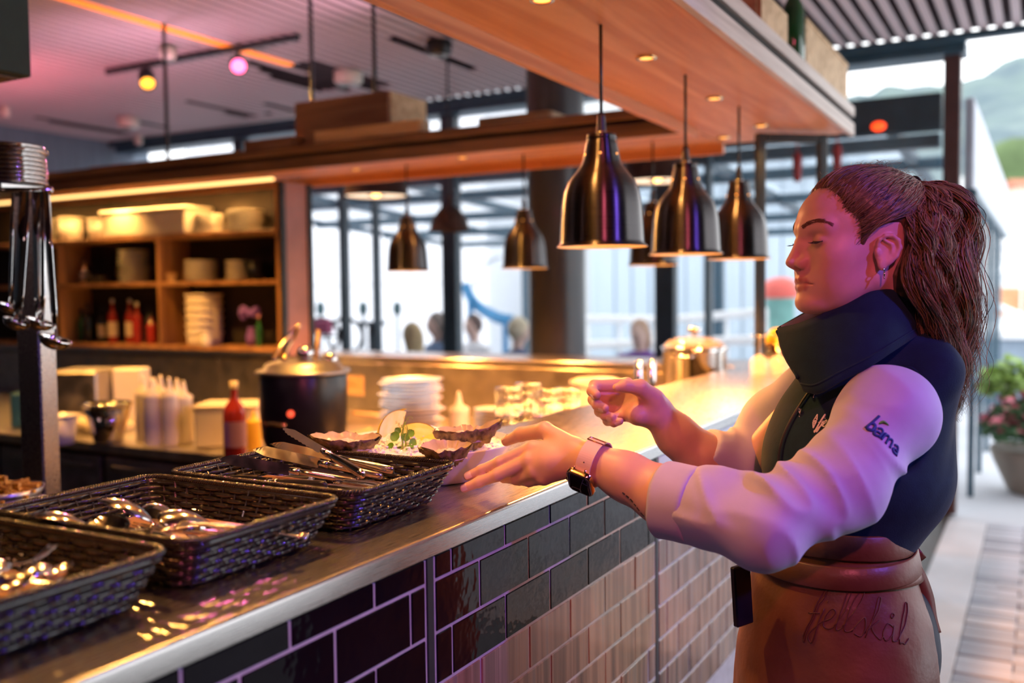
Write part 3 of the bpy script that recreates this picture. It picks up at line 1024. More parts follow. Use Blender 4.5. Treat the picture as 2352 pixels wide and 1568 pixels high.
# oysters
m_shell = mat('oyster_shell', (0.36, 0.26, 0.13), .6, 0, col2=(0.035, 0.026, 0.018), nscale=70, bump=1.0, bscale=120)
m_pearl = mat('oyster_pearl', (0.62, 0.52, 0.36), .25, 0, col2=(.42, .33, .2), nscale=40, coat=.6)
m_meat = mat('oyster_meat', (0.78, 0.66, 0.50), .12, 0, var=.25, nscale=40, sss=.3, coat=.8)


def make_oyster(label, L, W, Dp, seed, spike=0.0):
    t = thing('oyster', label, 'oyster', (0, 0, 0), 'oysters on the ice')
    na, nr = 72, 16
    def outline(a):
        # teardrop: hinge at -x
        c = math.cos(a)
        r = (1 + .18 * c) / math.sqrt((c / (L / 2)) ** 2 + (math.sin(a) / (W / 2)) ** 2)
        q = np.array([[3 * math.cos(a) + 9, 3 * math.sin(a) + 9, seed]])
        return r * (.88 + .22 * float(vnoise(q * 1.3, seed)[0]) + .06 * float(vnoise(q * 4, seed + 1)[0])) + spike * math.exp(-((a - PI) / .35) ** 2)
    R_ = [outline(2 * PI * j / na) for j in range(na)]
    def surf(depth, off, sc):
        vs, fs = [(0, 0, -depth + off)], []
        for i in range(1, nr + 1):
            for j in range(na):
                a = 2 * PI * j / na
                q = i / nr
                x, y = R_[j] * q * math.cos(a) * sc, R_[j] * q * math.sin(a) * sc
                nz = float(vnoise(np.array([[x * 160, y * 160, seed * 3.3]]), seed)[0]) - .5
                rid = (.0026 * math.sin(q * 40 + 5.0 * nz) + .0016 * math.sin(a * 17 + 6 * nz) * q) * (q > .2)
                fr = (.010 * (float(vnoise(np.array([[math.cos(a) * 4 + 5, math.sin(a) * 4 + 5, seed]]), 2)[0]) - .4) + .0022 * (float(vnoise(np.array([[math.cos(a) * 9 + 5, math.sin(a) * 9 + 5, seed]]), 4)[0]) - .5)) * (q ** 4)
                lift = .35 * spike * math.exp(-((a - PI) / .4) ** 2) * q ** 3 * 1.3
                z = -depth * (1 - q ** 2.2) + off + fr + lift
                if off < 0: z += rid + .003 * nz
                vs.append((x, y, z))
        for j in range(na): fs.append((0, 1 + j, 1 + (j + 1) % na))
        for i in range(nr - 1):
            for j in range(na):
                a_, b_ = 1 + i * na + j, 1 + i * na + (j + 1) % na
                fs.append((a_, a_ + na, b_ + na, b_))
        return vs, fs
    v1, f1 = surf(Dp, -.0025, 1.0)
    v2, f2 = surf(Dp * .62, .0002, .93)
    b = MB().add(v1, [q[::-1] for q in f1])
    n1 = len(v1)
    b.build('shell', m_shell, t, True)
    MB().add(v2, f2).build('inner_shell', m_pearl, t, True)
    mb_ = MB()
    v3, f3 = disc_grid(1.0, 10, 40)
    for k in range(len(v3)):
        rr = math.hypot(v3[k, 0], v3[k, 1])
        x, y = v3[k, 0] * L * .36 + L * .03, v3[k, 1] * W * .36
        nz = float(vnoise(np.array([[x * 120, y * 120, seed]]), 4)[0])
        v3[k] = (x, y, -Dp * .62 + Dp * .5 * (1 - rr ** 2.5) * (.6 + .6 * nz))
    mb_.add(v3, f3).build('meat', m_meat, t, True)
    return t
oy = [make_oyster('long oyster in its shell at the end of the platter nearest the knives', .118, .060, .030, 1), make_oyster('oyster whose dark shell points up behind the lemon', .098, .064, .034, 2, .022), make_oyster('small oyster in its shell at the front edge of the ice', .080, .056, .030, 3, .006)]
for t, (p, rz, tx, ty) in zip(oy, ((P(806, 1003, Z=1.214), math.radians(125), -.10, -.06), (P(1070, 984, Z=1.222), math.radians(118), -.05, .06), (P(1028, 1024, Z=1.212), math.radians(118), -.18, .0))):
    t.location = p
    t.rotation_euler = (tx, ty, rz)
# lemon wedges
m_rind = mat('lemon_rind', (0.92, 0.72, 0.05), .4, 0, var=.1, nscale=30, bump=.3, bscale=220)
m_flesh = mat('lemon_flesh', (0.95, 0.86, 0.38), .18, 0, col2=(0.90, 0.74, 0.16), nscale=60, stretch=(1, 1, .4), coat=.4, sss=.2)
def make_wedge(label, loc, rot, span=68, r=(.029, .029, .041)):
    t = thing('lemon_wedge', label, 'lemon', (0, 0, 0), 'lemon wedges on the ice')
    n, m_ = 10, 18
    sp = math.radians(span)
    vs, fs = [], []
    for i in range(m_ + 1):
        a = -PI / 2 + PI * i / m_
        for j in range(n + 1):
            b_ = -sp / 2 + sp * j / n
            e = 1 + .12 * (abs(math.sin(a)) > .93) * (abs(math.sin(a)) - .93) * 10
            vs.append((r[0] * math.cos(a) * math.cos(b_), r[1] * math.cos(a) * math.sin(b_), r[2] * math.sin(a) * e))
    for i in range(m_):
        for j in range(n):
            k = i * (n + 1) + j
            fs.append((k, k + 1, k + n + 2, k + n + 1))
    MB().add(vs, fs).build('rind', m_rind, t, True)
    fl = MB()
    for sg in (-1, 1):
        q = [(r[0] * .97 * math.cos(-PI / 2 + PI * i / m_) * math.cos(sp / 2), sg * r[1] * .97 * math.cos(-PI / 2 + PI * i / m_) * math.sin(sp / 2), r[2] * .97 * math.sin(-PI / 2 + PI * i / m_)) for i in range(m_ + 1)]
        fl.add(q, [tuple(range(m_ + 1))[::sg]])
    fl.build('flesh', m_flesh, t)
    # turn one cut face toward nrm, long axis along axis
    n0 = np.array([-math.sin(sp / 2), math.cos(sp / 2), 0]); z0 = np.array([0, 0, 1.0]); x0 = np.cross(n0, z0)
    n1 = unit(rot[0]); z1 = unit(np.array(rot[1]) - n1 * (np.array(rot[1]) @ n1)); x1 = np.cross(n1, z1)
    R_ = np.c_[n1, z1, x1] @ np.c_[n0, z0, x0].T
    t.matrix_world = Matrix.Translation(Vector(loc)) @ Matrix(R_.tolist()).to_4x4()
    return t
make_wedge('lemon wedge standing tall behind the pea shoot', P(918, 998, D=1.70), (-CF * .8 + CU * .25 + CR * .5, CU * .9 + CR * .42), 72, (.040, .040, .046))
make_wedge('lemon wedge lying lower beside the dark oyster', P(955, 1010, D=1.66), (-CF * .75 + CU * .6 - CR * .15, CR * .85 - CU * .35), 70, (.036, .036, .042))
# pea shoot
m_leaf = mat('pea_leaf', (0.14, 0.36, 0.03), .4, 0, var=.3, nscale=60)
m_stem = mat('pea_stem', (0.34, 0.50, 0.06), .45, 0, var=.2)
ps = thing('pea_shoot', 'green pea shoot sprig with curly tendrils standing in the ice', 'garnish', (0, 0, 0))
Dp_ = 1.615
S = lambda x, y, d=0.0: P(x, y, D=Dp_ + d)
def smooth_path(pts, n=24):
    p = np.array(pts, float)
    t = np.linspace(0, len(p) - 1, n)
    out = []
    for u in t:
        i = min(int(u), len(p) - 2); f = u - i
        p0, p1, p2, p3 = p[max(i - 1, 0)], p[i], p[i + 1], p[min(i + 2, len(p) - 1)]
        out.append(.5 * ((2 * p1) + (-p0 + p2) * f + (2 * p0 - 5 * p1 + 4 * p2 - p3) * f * f + (-p0 + 3 * p1 - 3 * p2 + p3) * f ** 3))
    return np.array(out)
MB().tube(smooth_path([S(922, 1036), S(925, 1018), S(922, 1000), S(926, 985), S(930, 968)]), np.linspace(.0016, .0008, 24), 6).build('stem', m_stem, ps, True)
MB().tube(smooth_path([S(931, 1034), S(932, 1018), S(930, 1004), S(936, 990), S(934, 975)]), np.linspace(.0018, .0008, 24), 6).build('stem', m_stem, ps, True)
def leaf(p, d, n_, L, W):
    x = unit(d); z = unit(np.array(n_) - x * (np.array(n_) @ x)); y = np.cross(z, x)
    vs, fs = [], []
    for i in range(7):
        u = i / 6
        wd = W * math.sin(PI * min(1, u * .93 + .07)) ** .6
        for v in (-1, 0, 1):
            vs.append(np.array(p) + x * L * u + y * wd * v + z * (.25 * W * v * v - .15 * L * u * u))
    for i in range(6):
        for j in range(2):
            a = i * 3 + j
            fs.append((a, a + 3, a + 4, a + 1))
    MB().add(vs, fs).build('leaf', m_leaf, ps, True)
tocam = -CF
for (x, y, dx, dy, L, W) in ((915, 1008, -.7, .5, .016, .009), (905, 1022, -.9, -.5, .015, .0095), (922, 1025, -.3, -1, .014, .008), (936, 1022, .5, -.6, .016, .010), (940, 1016, .9, -.2, .013, .009), (928, 1012, .2, .6, .014, .008), (912, 1030, -.4, -.8, .012, .008), (938, 1000, .8, .7, .013, .0075), (925, 1035, .1, -1, .010, .008), (918, 995, -.6, .8, .012, .006)):
    d = -(-CR) * dx + CU * dy
    leaf(S(x, y, rng.normal(0, .004)), d, tocam + CU * .5 + rng.normal(0, .3, 3), L, W)
for k in range(13):
    x0, y0 = 928 + rng.normal(0, 4), rng.uniform(965, 1005)
    pts = []
    rr, a0 = rng.uniform(3, 7), rng.random() * 6
    dx = rng.normal(0, 9)
    for u in np.linspace(0, 1, 22):
        g = max(0, u - .45) / .55
        pts.append(S(x0 + dx * u + rr * g * math.cos(a0 + 9 * g), y0 - 26 * u * (1 - .4 * g) + rr * g * math.sin(a0 + 9 * g), .004 * math.sin(5 * u + k)))
    MB().tube(pts, .00035, 4).build('tendril', m_stem, ps, True)
# dried flower petals on the ice
m_petal = mat('purple_petal', (0.10, 0.03, 0.20), .6, 0, var=.3)
for i, (x, y, z, lb) in enumerate(((772, 1034, 1.190, 'purple dried petal lying on the ice by the basket rim'), (818, 1003, 1.206, 'dark purple petal on the long oyster'), (1068, 1050, 1.190, 'small purple petal by the front oyster'))):
    b = MB()
    v3, f3 = disc_grid(1, 3, 12)
    v3[:, 2] = .25 * (v3[:, 0] ** 2) - .2 * v3[:, 1] ** 2
    b.add(v3 * np.array([.007, .0045, .006]), f3)
    o = tag(b.build('flower_petal', m_petal, None, True), lb, 'petal', 'purple petals scattered on the platter')
    o.location = P(x, y, Z=z); o.rotation_euler = (.3, .2, rng.random() * 6)
# ================================================================== kitchen behind the bar
def xy(px_, D):
    q = P(px_, 672, D=D)
    return float(q[0]), float(q[1])


def zrow(px_, y, D):
    return float(P(px_, y, D=D)[2])


XW0, XW1 = 2.60, 3.92
kw = thing('kitchen_worktop', 'low steel kitchen worktop behind the bar, lit amber', 'worktop', (0, 0, 0))
MB().box((XW0, 1.22, ZW - .04), (XW1, 6.3, ZW), .004).build('steel_top', m_steel2, kw)
MB().box((XW1 - .012, 1.22, ZW + .001), (XW1, 6.3, ZC - .032), .002).build('backsplash', m_steel2, kw)
for i in range(7):
    y0 = 1.3 + i * .7
    t = thing('undercounter_fridge', ['steel drawer unit below the worktop, %s from the hanging ladles' % s_ for s_ in ('seventh', 'sixth', 'fifth', 'fourth', 'third', 'second', 'first')][i], 'cabinet', (0, 0, 0), 'drawer units under the kitchen worktop')
    MB().box((XW0 + .03, y0, .08), (XW1 - .02, y0 + .69, ZW - .042)).build('body', m_darkbox, t)
    for k, (z0, z1) in enumerate(((.50, ZW - .06), (.12, .48))):
        d = MB().box((XW0 + .012, y0 + .01, z0), (XW0 + .03, y0 + .68, z1), .003).build('drawer', m_steel2, t)
        MB().box((XW0 + .002, y0 + .06, z1 - .05), (XW0 + .012, y0 + .63, z1 - .03), .003).build('handle', m_steel, d)
# wall under the pass, seen above the worktop
MB().box((XW1 + .001, 1.2, 0), (XW1 + .10, 6.5, ZC - .031)).build('wall_pass', m_walldark)['kind'] = 'structure'

# ------------------------------------------------------------------ shelf unit on the pass
SX0, SX1, SY0, SY1 = 3.72, 3.955, 3.415, 6.2
su = thing('shelf_unit', 'open wooden shelf unit filled with crockery and bottles under the glowing light bar', 'shelf unit', (0, 0, 0))
MB().box((SX1 - .015, SY0, ZC + .002), (SX1, SY1, ZS - .03)).build('back_panel', m_darkbox, su)
zsh = [1.178, 1.530, 1.790]
for z in zsh: MB().box((SX0, SY0 + .03, z - .022), (SX1 - .016, SY1, z), .002).build('shelf_board', m_shelfwood, su)
MB().box((SX0 + .002, SY0 + .03, ZC + .003), (SX0 + .02, SY1, zsh[0] - .023)).build('plinth_strip', m_steel, su)
MB().box((SX0, SY0 + .002, ZC + .003), (SX1 - .016, SY0 + .028, ZS - .03), .002).build('end_panel', m_shelfwood, su)
for px_ in (362, 132):
    y = float(P(px_, 600, X=SX0)[1])
    for a, b in ((zsh[0], zsh[1] - .022), (zsh[1], zsh[2] - .022)):
        MB().box((SX0 + .001, y - .011, a + .001), (SX1 - .017, y + .011, b - .001), .002).build('divider', m_shelfwood, su)
MB().box((SX0 + .03, SY0 - .010, ZC + .003), (SX1 - .03, SY0, ZS - .03)).build('side_cladding', mat('mauve_side_panel', (0.30, 0.16, 0.15), .5, 0, var=.15), su)
for x in (SX0, SX1 - .03):
    MB().box((x - .006, SY0 - .022, ZC + .003), (x + .03, SY0 + .001, ZS - .03), .003).build('steel_post', m_blackmetal, su)
# light bar
m_led = mat('warm_led', (1, .8, .5), .5, 0, emit=(1.0, .58, .20), estr=2.6)
qa, qb = P(604, 406, Z=ZS - .012), P(103, 451, Z=ZS - .012)
lb_ = thing('light_bar', 'long glowing warm light bar over the crockery shelves', 'lamp', (0, 0, 0))
MB().box((3.722, qa[1], ZS - .022), (3.748, 6.0, ZS - .008), .003).build('diffuser', m_led, lb_)
MB().box((3.720, qa[1] - .004, ZS - .008), (3.750, 6.0, ZS - .001)).build('channel', m_blackmetal, lb_)
_l = bpy.data.lights.new('light_bar_light', 'AREA')
_l.shape, _l.size, _l.size_y, _l.color, _l.energy = 'RECTANGLE', .02, 2.3, (1.0, .50, .13), 22
_o = bpy.data.objects.new('light_bar_light', _l); COL.objects.link(_o); _o.parent = lb_; _o.location = (3.735, qa[1] + 1.15, ZS - .024)

# crockery helpers -------------------------------------------------
def plate_mesh(r, h=.018):
    return MB().lathe([(0, 0), (r * .55, 0), (r * .6, .002), (r * .93, h * .8), (r, h), (r * .995, h + .0025), (r * .9, h * .85), (r * .58, .006), (0, .005)], 28)
ORD = ['first plate', 'second plate', 'third plate', 'fourth plate', 'fifth plate', 'sixth plate', 'seventh plate', 'eighth plate', 'ninth plate', 'tenth plate', 'eleventh plate', 'twelfth plate', 'thirteenth plate', 'fourteenth plate', 'fifteenth plate', 'sixteenth plate', 'seventeenth plate', 'eighteenth plate', 'nineteenth plate', 'twentieth plate']
pm = {}
def plate_stack(x, y, z, r, n, pitch, label, group, m=None, jit=.003, name='plate'):
    m = m or m_white
    k_ = (round(r, 3), m.name)
    if k_ not in pm:
        o_ = plate_mesh(r, .0085).build(name, m, None, True); pm[k_] = o_.data; bpy.data.objects.remove(o_)
    for i in range(n):
        o_ = bpy.data.objects.new(name, pm[k_]); COL.objects.link(o_)
        o_.location = (x + rng.normal(0, jit), y + rng.normal(0, jit), z + .001 + i * pitch)
        o_.rotation_euler = (0, 0, rng.random() * 6)
        lb = (ORD[i] + ' from the bottom in the ' + group) if 0 < i < n - 1 else ('top plate of the ' if i else 'bottom plate of the ') + group
        tag(o_, lb, 'plate', group)


def bottle(x, y, z, h, r, m_body, m_cap, label, group, name='bottle', neck=.32, m_label=None, squeeze=False):
    t = thing(name, label, 'bottle', (x, y, z), group)
    if squeeze:
        MB().lathe([(0, 0), (r * .95, 0), (r, .004), (r, h * .66), (r * .96, h * .7)], 20).build('body', m_body, t, True)
        MB().lathe([(r * 1.02, h * .68), (r * 1.02, h * .75), (r * .4, h * .80), (r * .28, h * .9), (r * .12, h), (0, h)], 16).build('nozzle_cap', m_cap, t, True)
    else:
        MB().lathe([(0, 0), (r * .95, 0), (r, .005), (r, h * .58), (r * .85, h * .66), (r * neck * 1.15, h * .76), (r * neck, h * .8), (r * neck, h * .93)], 20).build('body', m_body, t, True)
        MB().lathe([(r * neck * 1.12, h * .90), (r * neck * 1.12, h * .995), (0, h)], 14).build('cap', m_cap, t, True)
        if m_label: MB().lathe([(r * 1.012, h * .15), (r * 1.012, h * .48)], 20).build('label', m_label, t, True)
    return t


def tub(x, y, z, r0, r1, h, m, label, cat, group=None, name='tub', lid=None, rim=True):
    t = thing(name, label, cat, (x, y, z), group)
    MB().lathe([(0, 0), (r0, 0), (r0 + .003, .004), (r1, h), (r1 - .003, h), (r0, .006), (0, .005)], 28).build('body', m, t, True)
    if rim: MB().lathe([(r1 - .002, h - .008), (r1 + .005, h - .008), (r1 + .006, h + .001), (r1 - .003, h + .003)], 28).build('rim', m, t, True)
    if lid: MB().lathe([(0, h + .012), (r1 * .85, h + .012), (r1 * .9, h + .006), (r1 + .007, h + .005), (r1 + .008, h - .012)], 28).build('lid', lid, t, True)
    return t


def bin_box(lo, hi, m, label, cat, group=None, name='storage_box', lid=None, ch=.012):
    lo, hi = np.array(lo, float), np.array(hi, float)
    t = thing(name, label, cat, ((lo[0] + hi[0]) / 2, (lo[1] + hi[1]) / 2, lo[2]), group)
    s_ = (hi - lo) / 2
    MB().box((-s_[0], -s_[1], 0), (s_[0], s_[1], 2 * s_[2] - (.02 if lid else 0)), ch).build('body', m, t)
    if lid:
        MB().box((-s_[0] - .008, -s_[1] - .008, 2 * s_[2] - .02), (s_[0] + .008, s_[1] + .008, 2 * s_[2]), .008).build('lid', lid, t)
    return t


m_red = mat('red_sauce', (0.35, 0.03, 0.025), .25, 0, var=.2, coat=.4)
m_green = mat('green_glass', (0.02, 0.10, 0.03), .12, 0, var=.2, coat=.6)
m_dkglass = mat('dark_bottle_glass', (0.012, 0.02, 0.014), .10, 0, var=.2, coat=.8)
m_cream = mat('cream_label', (0.70, 0.58, 0.42), .6, 0, var=.1)
m_purple = mat('purple_item', (0.22, 0.10, 0.50), .5, 0, var=.2)
m_yellow = mat('yellow_plastic', (0.75, 0.45, 0.04), .4, 0, var=.1)
m_blue = mat('blue_packaging', (0.03, 0.13, 0.20), .5, 0, var=.1)
Ys = lambda px_, X=SX0 + .11: float(P(px_, 640, X=X)[1])
XM = SX0 + .112
# top shelf
bin_box((SX0 + .01, Ys(462), zsh[2] + .001), (SX1 - .03, Ys(268), zsh[2] + .155), m_plastic, 'big white plastic storage box with a clip-on lid on the top shelf', 'box', lid=m_plastic)
plate_stack(XM, Ys(484), zsh[2], .078, 10, .0105, 'plate in the middle of the short stack beside the storage box', 'short plate stack on the top shelf')
plate_stack(XM, Ys(566), zsh[2], .098, 10, .0115, 'plate within the wide stack at the end of the top shelf', 'wide plate stack on the top shelf')
tub(XM, Ys(232), zsh[2] + .001, .055, .065, .12, m_plastic, 'plain white plastic tub next to the storage box', 'tub', 'tubs on the top shelf')
tub(XM, Ys(168), zsh[2] + .001, .062, .072, .14, m_plastic, 'tall white plastic tub behind the chrome ladles', 'tub', 'tubs on the top shelf')
plate_stack(XM, Ys(112), zsh[2], .06, 12, .012, 'small dish in the stack beside the chrome ladles', 'dish stack at the end of the top shelf')
# middle shelf
plate_stack(XM - .01, Ys(312), zsh[1], .088, 15, .0125, 'square-edged plate in the tall stack on the middle shelf', 'tall plate stack on the middle shelf')
plate_stack(XM, Ys(462), zsh[1], .092, 10, .0115, 'plate in the stack right of the divider', 'plate stack beside the divider')
plate_stack(XM, Ys(548), zsh[1], .07, 9, .012, 'small plate in the stack at the end of the middle shelf', 'small plate stack on the middle shelf')
tub(XM, Ys(588), zsh[1] + .001, .045, .062, .10, m_black, 'black bowl standing beside the small plates', 'bowl', name='bowl')
bin_box((SX0 + .03, Ys(258), zsh[1] + .001), (SX1 - .05, Ys(222), zsh[1] + .045), m_darkbox, 'low dark box on the middle shelf', 'box', ch=.004)
bottle(XM, Ys(195), zsh[1] + .001, .15, .03, m_brass, m_black, 'short amber bottle alone on the middle shelf', 'bottles in the shelf unit', m_label=m_cream)
sl = thing('paper_stack', 'small slanting stack of folded cards by the divider', 'paper', (XM - .03, Ys(398), zsh[1] + .001))
for i in range(3): MB().box((-.03, -.035, .001 + i * .017), (.03, .035, .014 + i * .017), .001, rot=Rz(.5 + .3 * i)).build('card', m_crate, sl)
# bottom shelf
for i, (px_, mb_, lb, h) in enumerate(((262, m_red, 'red sauce bottle, first of three on the bottom shelf', .26), (292, m_red, 'red sauce bottle in the middle of the three', .26), (318, m_red, 'red sauce bottle beside the dark ones', .24), (336, m_dkglass, 'dark bottle beside the sauce bottles', .22), (350, m_red, 'small red bottle against the divider', .17), (228, m_dkglass, 'dark glass bottle beside the first sauce bottle', .22), (205, m_dkglass, 'dark slim bottle near the ladles', .24), (180, m_green, 'green glass bottle near the ladles', .2))):
    bottle(XM - .02 + .03 * (i % 2), Ys(px_), zsh[0] + .001, h, .028, mb_, m_white if i < 3 else m_black, lb, 'bottles on the bottom shelf', m_label=m_cream if i in (0, 1, 5) else None)
for i in range(6):
    tub(XM, Ys(466), zsh[0] + .001 + i * .042, .088, .099, .07, m_plastic, ['lowest', 'second lowest', 'third lowest', 'fourth lowest', 'fifth lowest', 'topmost'][i] + ' of the nested white tubs on the bottom shelf', 'tub', 'nested white tubs on the bottom shelf')
fl = thing('lavender_vase', 'small vase of purple flowers at the end of the bottom shelf', 'vase', (XM, Ys(575), zsh[0] + .001))
MB().lathe([(0, 0), (.028, 0), (.032, .05), (.02, .09), (.024, .10)], 16).build('vase_body', m_purple, fl, True)
for i in range(14):
    a = rng.random() * 6
    MB().ball((.035 * math.cos(a) * rng.random() - .01, .05 * math.sin(a), .14 + .06 * rng.random()), .02, 8, 6).build('bloom', m_purple, fl, True)
bottle(XM - .06, Ys(610), zsh[0] + .001, .17, .018, m_green, mat('pink_cap', (0.6, .25, .35), .4), 'slim green tube with a pink cap', 'bottles on the bottom shelf')
tub(*P(475, 795, X=SX0 - .06)[:2], ZC + .001, .034, .038, .075, m_white, 'small white candle jar in front of the nested tubs', 'jar', name='candle_jar') if False else None
tub(SX0 + .022, Ys(474, SX0 + .03), zsh[0] + .001, .03, .033, .075, m_white, 'small white candle jar in front of the nested tubs', 'jar', name='candle_jar')

# ------------------------------------------------------------------ on the kitchen worktop
def W(px_, D): return (*xy(px_, D), ZW + .001)
kx, ky = xy(692, 3.35)
kt = thing('soup_kettle', 'black soup kettle with a steel lid and tongs lying on it', 'kettle', (kx, ky, ZW + .001))
MB().lathe([(0, .02), (.105, .02), (.12, .03), (.145, .10), (.152, .20), (.153, .315), (.148, .325)], 40).build('body', m_black, kt, True)
MB().lathe([(.10, 0), (.112, 0), (.112, .022), (.10, .022)], 30).build('foot', m_black, kt, True)
MB().lathe([(.162, .325), (.165, .33), (.163, .337), (.14, .339), (.13, .36), (.08, .374), (0, .378)], 40).build('lid', m_steel2, kt, True)
MB().tube([(-.03, -.02, .376), (-.03, -.02, .40), (.03, -.02, .40), (.03, -.02, .376)], .006, 8).build('lid_handle', m_chrome, kt, True)
MB().ball((-.14, -.065, .2), .012, 8, 6).build('indicator', mat('red_light', (.6, .03, .02), .4, emit=(1, .1, .04), estr=1.5), kt)
MB().tube([(-.145, .05, .16), (-.155, .0, .165), (-.15, -.05, .16)], .006, 8).build('grip', m_brass, kt, True)
tg = thing('tongs', 'gold steel tongs leaning on the kettle lid', 'tongs', (0, 0, 0))
for s_ in (-1, 1):
    MB().tube(smooth_path([P(688, 745, D=3.33), P(668 + 8 * s_, 775, D=3.33 + .02 * s_), P(650 + 10 * s_, 800, D=3.3 + .03 * s_), P(640 + 12 * s_, 828, D=3.27 + .03 * s_)], 10), [.006] * 9 + [.009], 6).build('arm', m_brass, tg, True)
sp_ = thing('cooking_ladle', 'ladle with an upright wooden handle standing in the kettle', 'ladle', (0, 0, 0))
MB().tube([P(731, 758, D=3.38), P(726, 836, D=3.36)], .008, 8).build('handle', m_crate, sp_, True)
MB().ball(P(700, 812, D=3.3), .03, 14, 10).build('bowl', m_chrome, sp_, True)
sv = thing('salt_pot', 'small chrome pot with a bright lid on the kettle edge', 'pot', (0, 0, 0))
c0 = P(757, 838, D=3.38)
MB().lathe([(0, 0), (.025, 0), (.03, .02), (.022, .04), (0, .048)], 16, c0).build('body', m_chrome, sv, True)

X_, Y_, _ = W(941, 3.62)
plate_stack(X_, Y_, ZW, .118, 20, .0140, 'dinner plate in the tall stack behind the lemon wedges', 'tall dinner plate stack on the worktop', jit=.006)
X_, Y_, _ = W(1130, 3.62)
plate_stack(X_, Y_, ZW, .075, 14, .0115, 'small plate in the stack between the squeeze bottle and the wire caddies', 'small plate stack on the worktop', jit=.003)
bottle(*W(1050, 3.45), .245, .037, m_plastic, m_plastic, 'white squeeze bottle beside the tall plate stack', 'squeeze bottles on the worktop', squeeze=True, name='squeeze_bottle')
for i, (px_, D, h) in enumerate(((1165, 3.45, .25), (1210, 3.5, .26), (1255, 3.45, .24), (1300, 3.5, .24))):
    x, y, z = W(px_, D)
    t = thing('wire_caddy', ['first', 'second', 'third', 'fourth'][i] + ' perforated steel cutlery caddy from the small plates', 'caddy', (x, y, z), 'steel cutlery caddies in a row')
    MB().lathe([(0, 0), (.045, 0), (.045, .004), (0, .004)], 20).build('base', m_chrome, t)
    for k in range(9):
        MB().lathe([(.0462, h * k / 8), (.049, h * k / 8 + .003), (.0462, h * k / 8 + .006)], 20).build('ring', m_chrome, t, True)
    b = MB()
    for k in range(14):
        a = 2 * PI * k / 14
        b.tube([(.046 * math.cos(a), .046 * math.sin(a), 0), (.046 * math.cos(a), .046 * math.sin(a), h)], .003, 5)
    o = b.build('mesh_bars', m_chrome, t, True); o['kind'] = 'stuff'
tub(*W(1368, 3.7), .082, .095, .25, m_plastic, 'white plastic bucket with a lid behind the raised hand', 'bucket', name='bucket', lid=m_plastic)
for i, px_ in enumerate((1467, 1497)):
    x, y, z = W(px_, 3.5)
    o = MB().lathe([(0, 0), (.014, 0), (.014, .34), (.010, .345), (0, .346)], 12, (x, y, z)).build('upright_steel_tube', m_chrome, None, True)
    tag(o, ['slim steel tube standing beside the white bucket', 'slim steel tube standing beside the stock pot'][i], 'tube', 'steel tubes beside the pot')
sx, sy = xy(1595, 3.90)
pot = thing('stock_pot', 'tall shiny stock pot with a domed glass lid', 'pot', (sx, sy, ZW + .001))
zt = zrow(1595, 800, 3.90) - ZW
MB().lathe([(0, 0), (.124, 0), (.128, .006), (.129, zt - .01), (.134, zt), (.127, zt), (.124, .01), (0, .008)], 44).build('body', m_chrome, pot, True)
MB().lathe([(.136, zt), (.138, zt + .006), (.13, zt + .01), (.126, zt + .006)], 44).build('lid_rim', m_chrome, pot, True)
MB().lathe([(.128, zt + .008), (.11, zt + .028), (.07, zt + .044), (0, zt + .05)], 44).build('glass_lid', mat('tinted_lid_glass', (.5, .47, .42), .05, 0, alpha=.4, coat=.6), pot, True)
MB().lathe([(.008, zt + .05), (.010, zt + .06), (.026, zt + .066), (.026, zt + .082), (.022, zt + .086), (0, zt + .087)], 20).build('lid_knob', m_chrome, pot, True)
for s_ in (-1, 1):
    MB().tube([(s_ * .126, -.04, zt - .03), (s_ * .165, -.035, zt - .025), (s_ * .165, .035, zt - .025), (s_ * .126, .04, zt - .03)], .006, 8).build('handle', m_chrome, pot, True)
# brass bowl with citrus at the end of the bar
q = P(1790, 838, Z=ZC)
bl = tub(q[0], q[1], ZC + .001, .05, .105, .09, mat('brass_bowl', (.85, .58, .25), .12, 1.0, var=.1), 'polished brass bowl at the far end of the bar', 'bowl', name='brass_bowl')
for i, (dx, dy, dz) in enumerate(((0.02, .03, .085), (-.03, -.02, .09), (.03, -.035, .088), (-.01, .045, .10), (0, 0, .125))):
    o = MB().ball((0, 0, 0), (.034, .034, .043), 16, 12).build('lemon', m_rind, None, True)
    o.location = (q[0] + dx, q[1] + dy, ZC + dz); o.rotation_euler = (rng.random() * 3, rng.random() * 3, 0)
    tag(o, ['yellow lemon at the back of the brass bowl', 'yellow lemon at the near side of the brass bowl', 'yellow lemon against the bowl rim facing the bar front', 'yellow lemon against the bowl rim facing the kitchen', 'yellow lemon on top of the others in the brass bowl'][i], 'lemon', 'lemons in the brass bowl')
for i in range(3):
    x_, y_ = xy(1745 + 45 * i, 3.55 + .02 * i)
    t = thing('wine_glass', ['upturned glass nearest the stock pot', 'upturned glass beside the brass bowl', 'upturned glass nearest the woman'][i], 'glass', (x_, y_, ZC + .001), 'glasses at the far end of the bar')
    MB().lathe([(.034, 0), (.038, .03), (.034, .06), (.01, .075), (.004, .08)], 20).build('bowl', mat('thin_glass%d' % i, (.9, .93, .95), .03, 0, alpha=.25, coat=.6), t, True)
    MB().lathe([(.004, .08), (.0035, .14), (.03, .147), (.031, .149), (0, .149)], 20).build('stem_and_foot', m_chrome, t, True)

